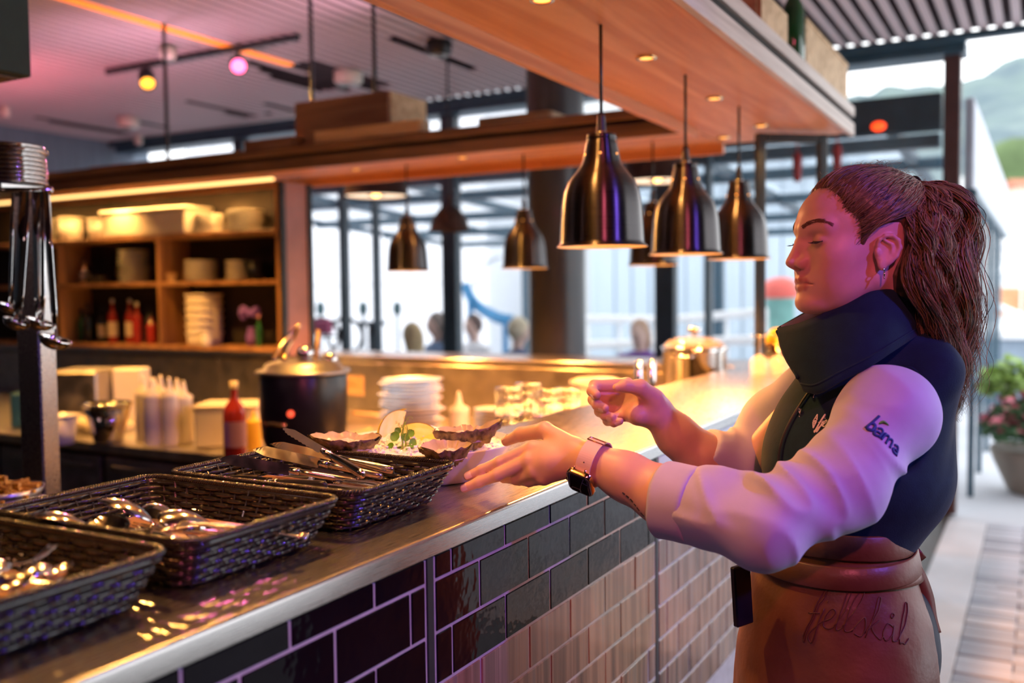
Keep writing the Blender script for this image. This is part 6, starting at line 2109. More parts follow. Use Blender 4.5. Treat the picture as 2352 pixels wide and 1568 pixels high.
own(MB().lathe([(.011 + .003 * math.cos(a), .003 * math.sin(a)) for a in np.linspace(0, 2 * PI, 9)], 18, hw((-.083, 0, .088)), R=HF @ Ry(math.radians(-70))).build('hair_tie', m_black, None, True))
# ------------------------------------------------------------------ clothes
def vnz(p, s, seed=0): return vnoise(np.asarray(p) * s, seed) - .5
# shirt sleeves
SH_L = P(2044, 950, D=1.330)
S_MID = P(1930, 1108, D=1.290)
S_ELB = P(1752, 1203, D=1.262)
S_FOR = P(1640, 1170, D=1.300)
S_CUF = P(1540, 1150, D=1.342)
ax_cuf = unit(S_CUF - S_FOR)
def sleeve_l(p):
    d = chain(p, [SH_L, S_MID, S_ELB], [.058, .058, .056], .03)
    d = smin(d, ell(p, P(2042, 957, D=1.340), (.066, .070, .050), np.c_[CR, CU, CF]), .03)
    d2 = chain(p, [S_ELB, S_FOR, S_CUF + ax_cuf * .03], [.056, .051, .047], .02)
    d = smin(d, d2, .025)
    # folds gathered in the crook of the elbow, drag lines on the upper arm and forearm
    u, w_, z = p @ CR.astype(p.dtype), p @ CU.astype(p.dtype), p @ CF.astype(p.dtype)
    ridge = lambda a, b, c, sd: 1 - 2 * np.abs(vnz(np.stack([a, b, c], -1), 1, sd))
    near = np.exp(-(((p - (S_ELB + CU * .03 + CR * .01).astype(p.dtype)) ** 2).sum(1)) / .008)
    d = d - near * .018 * (ridge(u * 24 + w_ * 9 + 1.5 * vnz(p, 9, 3), w_ * 9, z * 9, 5) ** 2 - .55)
    up = np.exp(-(((p - (SH_L * .5 + S_MID * .5).astype(p.dtype)) ** 2).sum(1)) / .012)
    d = d - up * .013 * (ridge(u * 13 + w_ * 15, (u - w_) * 5, z * 5, 9) ** 2 - .5)
    fo = np.exp(-(((p - S_FOR.astype(p.dtype)) ** 2).sum(1)) / .006)
    d = d - fo * .011 * (ridge(u * 7, w_ * 24 + u * 8, z * 7, 12) ** 2 - .5)
    d = d + .003 * vnz(p, 22, 8)
    cut = (p - (S_CUF - ax_cuf * .030)) @ ax_cuf
    d = smax(d, cut, .004)
    return d
def larm_core(p): return chain(p, [L_EL, L_CF, WR], [.042, .0385, .0275], .02)
def cuff_l(p):
    q = p - S_CUF
    t = q @ ax_cuf
    rr = np.linalg.norm(q - t[:, None] * ax_cuf, axis=1)
    wob = .0035 * vnz(p, 30, 21) + .004 * vnz(np.stack([t * 10, (p @ CU) * 22, (p @ CF) * 10], -1), 1, 22)
    shell = np.abs(rr - (.0490 + .03 * (t < -1))) - .0058
    d = smax(rr - .0545 + .06 * np.clip(t, -.05, .05) * -.12 + wob, np.maximum(t - .012, -t - .044) + wob, .006)
    inner = rr - .0430 + wob
    return smax(d, -smax(inner, -(t - .0), .002), .003)
bb = np.array([SH_L, S_ELB, S_CUF])
v, q = sdf_mesh(sleeve_l, bb.min(0) - .10, bb.max(0) + .10, .0036)
sleeve_o = own(np_mesh('shirt_sleeve', v, q, m_shirt, None, True, relax=1))
v, q = sdf_mesh(cuff_l, S_CUF - .08, S_CUF + .08, .0026)
own(np_mesh('rolled_cuff', v, q, m_shirt, None, True, relax=1))
# far sleeve
SH_R = tw_((-.068, -.130, .205))
r_elb, r_cuf = P(1712, 1078, D=1.635), P(1612, 1052, D=1.610)
ax_rc = unit(P(1590, 1030, D=1.60) - P(1660, 1090, D=1.62))
def sleeve_r(p):
    d = chain(p, [SH_R, P(1790, 985, D=1.67), r_elb], [.062, .064, .056], .03)
    d = smin(d, chain(p, [r_elb, r_cuf + ax_rc * .02], [.054, .048], .02), .02)
    near = np.exp(-(((p - (r_elb + CU * .03)) ** 2).sum(1)) / .009)
    d = d - near * .014 * ((1 - 2 * np.abs(vnz(np.stack([p @ CR * 26, p @ CU * 8, p @ CF * 8], -1), 1, 4))) ** 2 - .5)
    d = d + .005 * vnz(p, 24, 31)
    return smax(d, (p - (r_cuf + ax_rc * .012)) @ ax_rc, .004)
bb = np.array([SH_R, r_elb, r_cuf])
v, q = sdf_mesh(sleeve_r, bb.min(0) - .11, bb.max(0) + .11, .004)
own(np_mesh('shirt_sleeve', v, q, m_shirt, None, True, relax=1))

# vest body
def vest_t(t):
    d = ell(t, (-.004, 0, -.01), (.095, .104, .10))
    d = smin(d, ell(t, (-.036, 0, .095), (.136, .146, .12)), .05)
    d = smin(d, ell(t, (-.010, 0, .150), (.095, .120, .080)), .04)          # bust
    d = smin(d, ell(t, (-.062, 0, .195), (.105, .130, .09)), .05)
    d = smin(d, cap(t, (-.080, -.105, .256), (-.080, .105, .256), .046), .04)
    d = smin(d, cap(t, (-.080, 0, .240), (-.072, 0, .325), .100, .092), .04)
    return d
AH = (P(2042, 960, D=1.335) - TO) @ TF
def vest_sdf(t):
    d = vest_t(t)
    w_ = .005 * vnz(t, 11, 41) + .0045 * vnz(np.stack([t[:, 0] * 34 + t[:, 2] * 24, t[:, 1] * 8, t[:, 2] * 6], -1), 1, 42)
    d = d + w_
    for sg in (1, -1):
        q = t - AH * np.array([1, sg, 1], t.dtype)
        rr = np.sqrt((q[:, 0] / 1.0) ** 2 + (q[:, 2] / 1.25) ** 2) - .064
        slot = smax(rr, -(t[:, 1] * sg - .100), .01)
        d = smax(d, -slot, .006)
    d = smax(d, -(t[:, 2] + .030 + .004 * vnz(t, 9, 5)), .006)
    d = smax(d, t[:, 2] - .325, .01)
    return d
v, q = sdf_mesh(vest_sdf, (-.24, -.22, -.06), (.17, .22, .38), .0042)
own(np_mesh('vest', v @ TF.T + TO, q, m_vest, None, True, relax=1))
fnV = lambda pts: vest_sdf((np.asarray(pts, float) - TO) @ TF)
# shirt body under the vest at the armholes
def shirt_body(t): return smax(smax(vest_t(t) + .012, t[:, 2] - .27, .01), -(t[:, 2] + .05), .01)
v, q = sdf_mesh(shirt_body, (-.22, -.22, -.07), (.18, .22, .32), .008)
own(np_mesh('shirt_body', v @ TF.T + TO, q, m_shirt, None, True, relax=1))

# stand-up collar: a loft between the neck seam and the top edge
top = [(1785, 752, 1.470), (1832, 742, 1.425), (1895, 716, 1.392), (1975, 676, 1.372), (2040, 645, 1.380), (2088, 640, 1.42), (2100, 650, 1.47), (2085, 648, 1.53), (2030, 650, 1.565), (1950, 672, 1.575), (1870, 705, 1.565), (1815, 735, 1.525), (1788, 750, 1.485)]
bot = [(1838, 882, 1.395), (1872, 885, 1.365), (1925, 858, 1.345), (2000, 820, 1.335), (2065, 780, 1.350), (2118, 748, 1.40), (2135, 745, 1.47), (2115, 755, 1.54), (2050, 790, 1.60), (1970, 820, 1.61), (1900, 845, 1.58), (1860, 865, 1.50), (1840, 880, 1.42)]
tp_ = smooth_path([P(x, y, D=d) for x, y, d in top], 73)
bt_ = smooth_path([P(x, y, D=d) for x, y, d in bot], 73)
ctr = P(1985, 740, D=1.47)
def loft(rows, th, name, m, m_in=None):
    rows = [np.array(r) for r in rows]
    nr, n_ = len(rows), len(rows[0])
    G = np.array(rows)
    du = np.gradient(G, axis=1); dv = np.gradient(G, axis=0)
    N = np.cross(du, dv); N /= np.linalg.norm(N, axis=-1, keepdims=True) + 1e-9
    out = G - ctr
    sgn = np.sign((N * out).sum(-1, keepdims=True).mean())
    N = N * sgn
    V = np.concatenate([G.reshape(-1, 3), (G - N * th).reshape(-1, 3)])
    K = nr * n_
    fs, mi = [], []
    for i in range(nr - 1):
        for j in range(n_ - 1):
            a = i * n_ + j
            fs.append((a, a + 1, a + n_ + 1, a + n_)); mi.append(0)
            fs.append((K + a, K + a + n_, K + a + n_ + 1, K + a + 1)); mi.append(1 if m_in else 0)
    for j in range(n_ - 1):
        for i_, f in ((0, 1), (nr - 1, -1)):
            a = i_ * n_ + j
            fs.append((a, K + a, K + a + 1, a + 1)[::f]); mi.append(0)
    for i in range(nr - 1):
        for j_, f in ((0, -1), (n_ - 1, 1)):
            a = i * n_ + j_
            fs.append((a, K + a, K + a + n_, a + n_)[::f]); mi.append(0)
    b = MB(); b.add(V, fs)
    b.mi = mi
    o = b.build(name, [m, m_in] if m_in else m, None, True)
    bm = bmesh.new(); bm.from_mesh(o.data); bmesh.ops.recalc_face_normals(bm, faces=bm.faces); bm.to_mesh(o.data); bm.free()
    return own(o)
rows = []
for s_ in np.linspace(0, 1, 9):
    g = bt_ * (1 - s_) + tp_ * s_
    outw = g - ctr; outw[:, 2] = 0; outw /= np.linalg.norm(outw, axis=1)[:, None] + 1e-9
    bulge = .008 * math.sin(PI * s_)
    g = g + outw * bulge + outw * (.004 * vnz(g, 18, 51))[:, None] * math.sin(PI * s_)
    rows.append(g)
rows.insert(0, bt_ + (bt_ - tp_) * .12 - unit(Th) * 0)
loft(rows, .0042, 'vest_collar', m_vest, m_vestlin)
# seam piping at the base of the collar and round the near armhole
own(MB().tube(bt_[:60] + np.array([0, 0, .001]), .0016, 6).build('collar_seam', m_vest, None, True))
arm_ring = []
for a in np.linspace(0, 2 * PI, 64, endpoint=False):
    arm_ring.append(tw_((AH[0] + .067 * math.cos(a), .130, AH[2] + .083 * math.sin(a))))
ar, an_ = project(fnV, arm_ring, 8, .001)
own(MB().tube(ar, .0028, 6, closed=True).build('armhole_binding', m_vest, None, True))

# zip along the front edge
zp = [P(x, y, D=d) for x, y, d in ((1790, 760, 1.468), (1815, 812, 1.43), (1838, 868, 1.395))]
zs = smooth_path(zp, 14)
own(MB().tube(zs - np.array(CR) * .003, .0032, 6).build('zip_tape', m_vest, None, True))
zl = [P(x, y, D=1.42) for x, y in ((1838, 872), (1815, 930), (1792, 985), (1772, 1040), (1760, 1090), (1756, 1150))]
zl, zn = project(fnV, smooth_path(zl, 40), 10, .0015)
own(MB().tube(zl, .0030, 6).build('zip', m_blackmetal, None, True))
for s_ in (-1, 1):
    q_, _ = project(fnV, zl + np.array(CR) * .011 * s_, 8, .0012)
    own(MB().tube(q_, .0020, 6).build('zip_flap', m_vest, None, True))
for (x, y) in ((1840, 872), (1803, 920)):
    c, n0 = project(fnV, [P(x, y, D=1.40)], 8, .004)
    b = MB().box((-.003, -.0015, -.004), (.003, .0015, .004), .0008)
    b.lathe([(.0022 + .0008 * math.cos(a), .0008 * math.sin(a)) for a in np.linspace(0, 2 * PI, 7)], 10, (0, 0, -.007), R=Rx(PI / 2)).tube([(0, 0, -.009), (.001, 0, -.020)], .0014, 6)
    o = b.build('zip_puller', m_chrome, None, True)
    o.data.transform(Matrix.Translation(Vector(c[0])) @ Matrix(TF.tolist()).to_4x4())
    own(o)

# ------------------------------------------------------------------ lettering, laid onto the cloth
def lettering(strokes, p0, du, dv, size, fn, m, name, r=.0011, off=.0006, dep=None):
    """strokes: polylines in em units; u along du, v along dv from p0"""
    for st in strokes:
        pts = smooth_path([np.array(p0) + np.array(du) * u * size + np.array(dv) * v * size for u, v in st], max(6, 6 * (len(st) - 1)))
        pp, nn = project(fn, pts, 8, off)
        own(MB().tube(pp, r, 6, flat=.7).build(name, m, None, True))
SCR = {
    'f': [[(.05, -.35), (.15, -.1), (.25, .5), (.38, .95), (.45, .8), (.3, .4), (.2, -.2), (.12, -.45), (.02, -.3)], [(.08, .32), (.45, .36)]],
    'j': [[(.2, .45), (.14, 0), (.02, -.4), (-.1, -.3), (.1, -.02), (.3, .15)], [(.25, .62), (.27, .66)]],
    'e': [[(0, .15), (.2, .25), (.28, .42), (.18, .48), (.06, .3), (.1, .05), (.28, .02), (.42, .2)]],
    'l': [[(0, .1), (.22, .5), (.34, .95), (.24, 1.0), (.1, .5), (.08, .06), (.22, .02), (.36, .2)]],
    's': [[(0, .05), (.2, .45), (.3, .2), (.24, 0), (.06, .02)]],
    'k': [[(0, .1), (.25, .7), (.3, .95), (.2, .9), (.05, .0)], [(.06, .2), (.3, .45), (.14, .25), (.38, .02), (.46, .1)]],
    'å': [[(.28, .38), (.1, .42), (0, .18), (.1, .02), (.25, .2), (.3, .42), (.27, .06), (.44, .1)], [(.22, .58), (.28, .66), (.22, .7), (.18, .62), (.22, .58)]],
    'b': [[(0, 1), (0, 0)], [(0, .35), (.2, .5), (.42, .4), (.42, .12), (.2, 0), (0, .1)]],
    'a': [[(.02, .42), (.2, .52), (.36, .4), (.36, 0)], [(.36, .28), (.1, .26), (.02, .12), (.14, 0), (.36, .1)]],
    'm': [[(0, .5), (0, 0)], [(0, .36), (.16, .5), (.28, .4), (.28, 0)], [(.28, .36), (.44, .5), (.56, .4), (.56, 0)]],
}
ADV = {'f': .36, 'j': .28, 'e': .34, 'l': .28, 's': .32, 'k': .44, 'å': .44, 'b': .56, 'a': .50, 'm': .72}
def word(txt, p0, du, dv, size, fn, m, name, r):
    x = 0
    for c in txt:
        lettering([[(u + x, v_) for u, v_ in s_] for s_ in SCR[c]], p0, du, dv, size, fn, m, name, r)
        x += ADV[c]
pxm = lambda D: FPX / D
# chest logo
c0 = P(1856, 966, D=1.37)
du = unit(CR * .96 - CU * .27); dv = unit(CU * .96 + CR * .27)
word('fjellskål', c0, du, dv, .023, fnV, m_stitch, 'embroidered_lettering', .0010)
dm = P(1845, 944, D=1.37)
k = 1 / pxm(1.38)
dia = [[(1846, 925), (1835, 944), (1853, 945), (1846, 925)], [(1836, 947), (1846, 968), (1853, 949), (1836, 947)], [(1840, 934), (1848, 940)], [(1842, 955), (1849, 951)]]
for st in dia:
    pts = np.concatenate([np.linspace(P(*st[i], D=1.37), P(*st[i + 1], D=1.37), 6) for i in range(len(st) - 1)])
    pp, _ = project(fnV, pts, 8, .0008)
    own(MB().tube(pp, .0009, 6, flat=.6).build('embroidered_emblem', m_stitch, None, True))
# sleeve lettering
du = unit(CR * .70 - CU * .72); dv = unit(CU * .70 + CR * .72)
word('bama', P(1988, 972, D=1.25), du, dv, .0275, sleeve_l, m_blueemb, 'embroidered_lettering', .0024)
pp, _ = project(sleeve_l, smooth_path([P(x, y, D=1.25) for x, y in ((2026, 967), (2034, 962), (2042, 966), (2050, 974))], 14), 8, .0010)
own(MB().tube(pp, [.0008, .0014, .002, .0024, .0026, .0027, .0027, .0026, .0024, .002, .0016, .0012, .0008, .0004], 6, flat=.6).build('embroidered_leaf', m_greenemb, None, True))

# ------------------------------------------------------------------ leather apron
AZ = [(.020, .102, .112, .004), (-.02, .106, .118, .004), (-.06, .117, .130, .004), (-.11, .134, .148, .002), (-.18, .146, .160, .0), (-.30, .154, .170, .0), (-.50, .164, .182, .0), (-.62, .168, .186, .0)]
def ring_r(z):
    zz = [a[0] for a in AZ][::-1]
    return [np.interp(z, zz, [a[i] for a in AZ][::-1]) for i in (1, 2, 3)]
def apron_sdf(t):
    rx, ry, cx_ = ring_r(t[:, 2])
    x, y = t[:, 0] - cx_, t[:, 1]
    k0 = np.sqrt((x / rx) ** 2 + (y / ry) ** 2)
    d = (k0 - 1) * np.minimum(rx, ry)
    a = np.arctan2(y, x)
    fold = .004 * np.sin(a * 5 + 8 * t[:, 2]) * np.clip((-t[:, 2] - .05) / .2, 0, 1)
    d = d + fold + .0045 * vnz(t, 13, 61) + .002 * vnz(t, 40, 62)
    back = (x + .075) * -1          # the apron is open at the back
    d = smax(d, back, .004)
    d = smax(d, t[:, 2] - .024, .003)
    return smax(d, -(t[:, 2] + .60), .003)
v, q = sdf_mesh(apron_sdf, (-.2, -.215, -.63), (.185, .215, .05), .0055)
own(np_mesh('leather_apron', v @ TF.T + TO, q, m_leather, None, True, relax=1))
fnA = lambda pts: apron_sdf((np.asarray(pts, float) - TO) @ TF)
def band(z0, h, tilt, grow, name, gap=None):
    rows_ = []
    n_ = 80
    for s_ in (0, .06, .94, 1):
        g = []
        for a in np.linspace(0, 2 * PI, n_ + 1):
            z = z0 + h * s_ + tilt * math.cos(a - .6)
            rx, ry, cx_ = ring_r(np.array([z]))
            g.append(tw_((float(cx_[0]) + (float(rx[0]) + grow - .002 * (s_ in (0, 1))) * math.cos(a), (float(ry[0]) + grow - .002 * (s_ in (0, 1))) * math.sin(a), z)))
        rows_.append(g)
    global ctr
    ctr = tw_((-.01, 0, z0))
    return loft(rows_, .003, name, m_leather)
band(-.012, .036, .004, .005, 'waistband')
band(-.040, .032, -.008, .009, 'wrap_strap')
band(-.050, .014, .006, .007, 'thin_strap')
# loose strap end and ring at the back
e = [P(2085, 1290, D=1.40), P(2108, 1318, D=1.40), P(2128, 1370, D=1.41), P(2136, 1420, D=1.41), P(2146, 1456, D=1.41)]
own(MB().tube(smooth_path(e, 16), [.012 - .003 * math.sin(i) * 0 for i in range(16)], 6, flat=.18, up=tuple(-CF)).build('strap_end', m_leather, None, True))
own(MB().tube(smooth_path([P(2088, 1285, D=1.47), P(2105, 1278, D=1.47), P(2118, 1268, D=1.47)], 8), .011, 6, flat=.25, up=tuple(-CF)).build('strap_knot', m_leather, None, True))
rg = P(2083, 1338, D=1.395)
own(MB().lathe([(.011 + .0018 * math.cos(a), .0018 * math.sin(a)) for a in np.linspace(0, 2 * PI, 9)], 20, rg, R=TF @ Ry(PI / 2)).build('steel_ring', m_chrome, None, True))
# pressed lettering on the apron
du = unit(CR * .98 - CU * .16); dv = unit(CU * .94 + CR * .34)
word('fjellskål', P(1800, 1432, D=1.31), du, dv, .062, fnA, m_burn, 'pressed_lettering', .0011)
# trousers and shoes
def trousers(t):
    m = t.copy(); m[:, 1] = np.abs(m[:, 1])
    d = ell(t, (-.034, 0, -.14), (.112, .128, .13))
    d = smin(d, cap(m, (-.035, .066, -.18), (-.01, .080, -.55), .074, .060), .03)
    d = smin(d, cap(m, (-.01, .09, -.55), (-.02, .09, -.94), .065, .058), .03)
    return d + .004 * vnz(t, 14, 71)
v, q = sdf_mesh(trousers, (-.2, -.21, -1.0), (.17, .21, .02), .007)
own(np_mesh('trousers', v @ TF.T + TO, q, m_trouser, None, True))
zf = -float(TO[2])
for sg in (-1, 1):
    def shoe(t, sg=sg): return smax(smin(ell(t, (.03, .09 * sg, zf + .035), (.125, .045, .035)), ell(t, (-.03, .09 * sg, zf + .05), (.055, .042, .05)), .03), -(t[:, 2] - zf - .001), .004)
    v, q = sdf_mesh(shoe, (-.14, .09 * sg - .07, zf - .01), (.18, .09 * sg + .07, zf + .12), .006)
    own(np_mesh('shoe', v @ TF.T + TO, q, m_black, None, True))

# ------------------------------------------------------------------ watch
axw = unit(P(1330, 1052, D=1.415) - P(1440, 1095, D=1.375))
wc = P(1364, 1062, D=1.398)
nr_ = unit(-CF * .72 - CU * .70); nr_ = unit(nr_ - axw * (nr_ @ axw))
tr_ = np.cross(nr_, axw)
wt = thing('wristwatch', 'smart watch with a dark square face, gold case and pale pink strap', 'watch', tuple(wc))
m_strap = mat('pale_pink_strap', (.78, .55, .48), .5, 0, var=.05)
m_gold = mat('rose_gold', (.90, .58, .36), .15, 1.0, var=.05)
m_screen = mat('dark_watch_glass', (.012, .012, .010), .08, 0, var=.2, coat=.7)
WRr, WRt = .0330, .0330
pth = [np.array(nr_) * WRr * math.cos(a) + np.array(tr_) * WRt * math.sin(a) for a in np.linspace(0, 2 * PI, 64, endpoint=False)]
b = MB()
n_ = 64
for i in range(n_):
    for s_, e in ((-1, 0), (1, 0), (1, 1), (-1, 1)):
        b.v.append(tuple(pth[i] * (1 + .055 * e) + axw * .0122 * s_))
for i in range(n_):
    j = (i + 1) % n_
    for k in range(4): b.f.append((i * 4 + k, i * 4 + (k + 1) % 4, j * 4 + (k + 1) % 4, j * 4 + k)); b.mi.append(0)
o = b.build('strap', m_strap, wt)
bm = bmesh.new(); bm.from_mesh(o.data); bmesh.ops.recalc_face_normals(bm, faces=bm.faces); bm.to_mesh(o.data); bm.free()
def rbox(hx, hy, hz, r, name, m, M_, parent, off):
    p, nn, T = rrect(hx, hy, r, 48)
    b = MB()
    prof = [(-hz, -.002), (-hz + .0015, 0), (hz - .002, 0), (hz - .0005, -.0012), (hz, -.003)]
    for z, e in prof:
        for i in range(48): b.v.append((*(p[i] + nn[i] * e), z))
    for k in range(len(prof) - 1):
        for i in range(48):
            j = (i + 1) % 48
            b.f.append((k * 48 + i, k * 48 + j, k * 48 + 48 + j, k * 48 + 48 + i)); b.mi.append(0)
    b.f.append(tuple(range(48))[::-1]); b.f.append(tuple((len(prof) - 1) * 48 + i for i in range(48))); b.mi += [0, 0]
    o = b.build(name, m, parent, auto=40)
    o.data.transform(Matrix.Translation(Vector(off)) @ M_)
    return o
MW_ = Matrix(np.c_[axw, -tr_, nr_].tolist()).to_4x4()
if Matrix(np.c_[axw, -tr_, nr_].tolist()).determinant() < 0: MW_ = Matrix(np.c_[axw, tr_, nr_].tolist()).to_4x4()
co = nr_ * (WRr + .0055)
rbox(.0205, .0228, .0050, .0090, 'case', m_gold, MW_, wt, co)
rbox(.0193, .0216, .0012, .0085, 'screen', m_screen, MW_, wt, co + nr_ * .0046)
cb = MB().tube([co + axw * .020 + tr_ * .004, co + axw * .0242 + tr_ * .004], .0032, 12); cb.build('crown', m_gold, wt, True)
for s_ in (-1, 1):
    for e in (-1, 1):
        MB().tube([co + tr_ * .0205 * s_ + axw * .0095 * e - nr_ * .001, co + tr_ * .0265 * s_ + axw * .0085 * e - nr_ * .0055], .0014, 6).build('lug', m_gold, wt, True)
# buckle at the upper side
ub = unit(CU * .9 - CF * .25); ub = unit(ub - axw * (ub @ axw)); tb = np.cross(ub, axw)
c_ = ub * (WRr + .0022)
MB().tube([c_ + axw * .0135 - tb * .004, c_ + axw * .0135 + tb * .005, c_ - axw * .0135 + tb * .005, c_ - axw * .0135 - tb * .004], .0011, 6, closed=True).build('buckle', m_gold, wt, True)
for k in (.55, .72):
    d_ = unit(nr_ * k + ub * (1 - k)); d_ = unit(d_ - axw * (d_ @ axw))
    MB().ball(d_ * (WRr * 1.056), .0011, 8, 6).build('strap_hole', m_black, wt)

# order pad hanging from the apron
pd = thing('order_pad', 'dark flat order pad clipped to the front of the apron', 'order pad', tuple(P(1704, 1366, D=1.40)))
Rp = np.c_[unit(CR * .55 - CF * .85), unit(CR * .85 + CF * .55), Uh]
MB().box((-.005, -.017, -.045), (.005, .017, .045), .002, rot=Rp @ Rx(.08), org=(0, 0, 0)).build('cover', m_black, pd)
MB().box((-.0066, -.014, -.038), (-.0052, .014, .034), .0005, rot=Rp @ Rx(.08), org=(0, 0, 0)).build('paper', m_cream, pd)
MB().tube([(0, 0, .045), (.004, 0, .07)], .002, 6).build('clip', m_chrome, pd, True)
# ================================================================== outside
def wall_block(name, lo, hi, m):
    return MB().box(lo, hi).build(name, m)
# white building across the terrace, with recessed joints and window bands
wb = thing('white_building', 'bright white building across the terrace behind the windows', 'building', (0, 0, 0))
bx = 17.0
y0, y1 = float(P(1120, 600, X=bx)[1]), float(P(640, 600, X=bx)[1])
MB().box((bx + .05, y0, -.05), (bx + 4, y1 + 3, 7)).build('wall', m_facwhite, wb)
npan = 9
for i in range(npan):
    a, b = y0 + (y1 + 3 - y0) * i / npan, y0 + (y1 + 3 - y0) * (i + 1) / npan
    for z0, z1 in ((-.05, 1.62), (1.66, 3.3), (3.34, 6.9)):
        MB().box((bx, a + .02, z0), (bx + .049, b - .02, z1), .01).build('panel', m_facwhite, wb)
gb = thing('arched_building', 'pale stone building with dark window slots beside the round column', 'building', (0, 0, 0))
bx2 = 19.0
ya, yb = float(P(1345, 600, X=bx2)[1]), float(P(1040, 600, X=bx2)[1])
m_stoneb = mat('pale_stone_wall', (.62, .63, .62), .8, 0, var=.12, nscale=1.5)
MB().box((bx2, ya - 1, -.05), (bx2 + 4, y0 - .02 if y0 < yb else yb, 5.5)).build('wall', m_stoneb, gb)
for i in range(4):
    y = ya + .6 + i * .8
    MB().box((bx2 - .03, y, .8), (bx2 + .02, y + .22, 1.6), .01).build('window_slot', m_darkframe, gb)
cb_ = thing('clad_hall', 'long hall with pale blue metal cladding behind the white railings', 'building', (0, 0, 0))
bx3 = 15.5
ya, yb = float(P(1990, 600, X=bx3)[1]), float(P(1352, 600, X=bx3)[1])
MB().box((bx3 + .05, ya, -.05), (bx3 + 4, yb, 4.2)).build('wall', m_facgrey, cb_)
n_ = int((yb - ya) / .32)
for i in range(n_):
    MB().box((bx3, ya + i * .32 + .012, -.05), (bx3 + .049, ya + (i + 1) * .32 - .012, 4.15), .012).build('panel', m_facgrey, cb_)
# white railings in front of it
for k, (pa, pb, ya_, lb) in enumerate((((1350, 732), (1760, 716), 725, 'upper white railing along the quay, in front of the clad hall'), ((1350, 792), (1760, 780), 785, 'lower white railing along the quay, just above the bar'))):
    t = thing('white_railing', lb, 'railing', (0, 0, 0), 'white railings on the quay')
    qa, qb = P(*pa, D=12.5 - k * 1.2), P(*pb, D=11.0 - k)
    MB().tube([qa, (qa + qb) / 2 + np.array([0, 0, -.05 * (1 - k)]), qb], .055, 8).build('handrail', m_rail, t, True)
    for f in np.linspace(0, 1, 6):
        q = qa * (1 - f) + qb * f
        MB().tube([(q[0], q[1], -.05), (q[0], q[1], q[2])], .02, 6).build('baluster', m_rail, t, True)
# thin lamp posts with round heads, and a small standing table
for i, x_ in enumerate((736, 834, 912)):
    q = P(x_, 712, D=12.5)
    t = thing('terrace_lamp', ['thin lamp post with a round head, nearest the shelf unit', 'thin lamp post with a round head, in the middle', 'thin lamp post with a round head, nearest the hanging heat lamp'][i], 'lamp', (q[0], q[1], -.02), 'round-headed lamps on the terrace')
    MB().tube([(0, 0, 0), (0, 0, q[2])], .02, 6).build('pole', m_darkframe, t, True)
    MB().ball((0, 0, q[2] + .04), (.06, .06, .10), 12, 8).build('head', mat('dark_teal_head%d' % i, (.02, .07, .08), .5), t, True)
q = P(852, 738, D=10)
t = thing('standing_table', 'small dark standing table in front of the white building', 'table', (q[0], q[1], -.02))
MB().lathe([(0, q[2] - .02), (.16, q[2] - .02), (.16, q[2] + .02), (0, q[2] + .02)], 20).build('table_top', m_darkframe, t, True)
MB().tube([(0, 0, .02), (0, 0, q[2] - .02)], .035, 8).build('column', m_darkframe, t, True)
MB().lathe([(0, 0), (.2, 0), (.2, .03), (0, .03)], 20).build('foot', m_darkframe, t)
q = P(792, 762, D=9)
t = thing('bicycle', 'parked bicycle with a pink basket seen through the window', 'bicycle', (q[0], q[1], -.02), rz=math.atan2(CR[1], CR[0]))
R_ = .30
zc_ = q[2] - .02
for dx in (0, -.85 * 0 - .22):
    MB().lathe([(R_ * (.55 if dx else .55) + .018 * math.cos(a), .018 * math.sin(a)) for a in np.linspace(0, 2 * PI, 7)], 28, (dx, 0, zc_), R=Rx(PI / 2)).build('wheel', m_black, t, True)
MB().tube([(0, 0, zc_), (-.1, 0, zc_ + .12), (-.22, 0, zc_), (0, 0, zc_)], .014, 6).build('frame', m_black, t, True)
MB().box((-.32, -.08, zc_ + .02), (-.12, .08, zc_ + .16), .02).build('basket', mat('pink_basket', (.6, .12, .25), .6), t)
MB().tube([(-.11, .0, 0.0), (-.11, 0, zc_ - .1)], .012, 6).build('stand', m_black, t)
# blue slide
m_fascg = mat('grey_rail_steel', (.45, .47, .5), .5)
sl = thing('blue_slide', 'curved blue playground slide outside the window', 'slide', (0, 0, 0))
m_slide = mat('blue_slide_plastic', (.02, .20, .42), .4, 0, var=.1)
MB().tube(smooth_path([P(1068, 655, D=13), P(1085, 690, D=12.9), P(1110, 712, D=12.8), P(1145, 730, D=12.6), P(1175, 735, D=12.5)], 20), .075, 8).build('chute', m_slide, sl, True)
for x_, y_ in ((1080, 680), (1160, 733)):
    q = P(x_, y_, D=12.8)
    MB().tube([(q[0], q[1], -.02), q], .04, 6).build('leg', m_slide, sl)
MB().tube(smooth_path([P(1090, 660, D=13.2), P(1100, 620, D=13.2), P(1125, 600, D=13.2), P(1150, 590, D=13.2)], 14), .02, 6).build('grab_rail', m_fascg, sl, True)
# red and green kiosk
q = P(1792, 740, D=13)
t = thing('round_kiosk', 'round kiosk with a red domed top and pale green sides, beside her face', 'kiosk', (q[0], q[1], -.02))
zt_ = zrow(1792, 672, 13)
MB().lathe([(.18, 0), (.19, zt_), (.2, zt_)], 24).build('drum', mat('mint_panel', (.25, .55, .48), .5, 0, var=.2, nscale=5), t, True)
MB().lathe([(.24, zt_ - .05), (.25, zt_ + .05), (.2, zt_ + .17), (.1, zt_ + .22), (0, zt_ + .23)], 24).build('dome', mat('red_dome', (.75, .12, .09), .5), t, True)
for a in np.linspace(0, 2 * PI, 8, endpoint=False):
    MB().box((-.005, -.02, .4), (.01, .02, zt_ - .1), .004, rot=Rz(a), org=(-.2, 0, .6)).build('stripe', MATS['red_dome'], t) if False else None

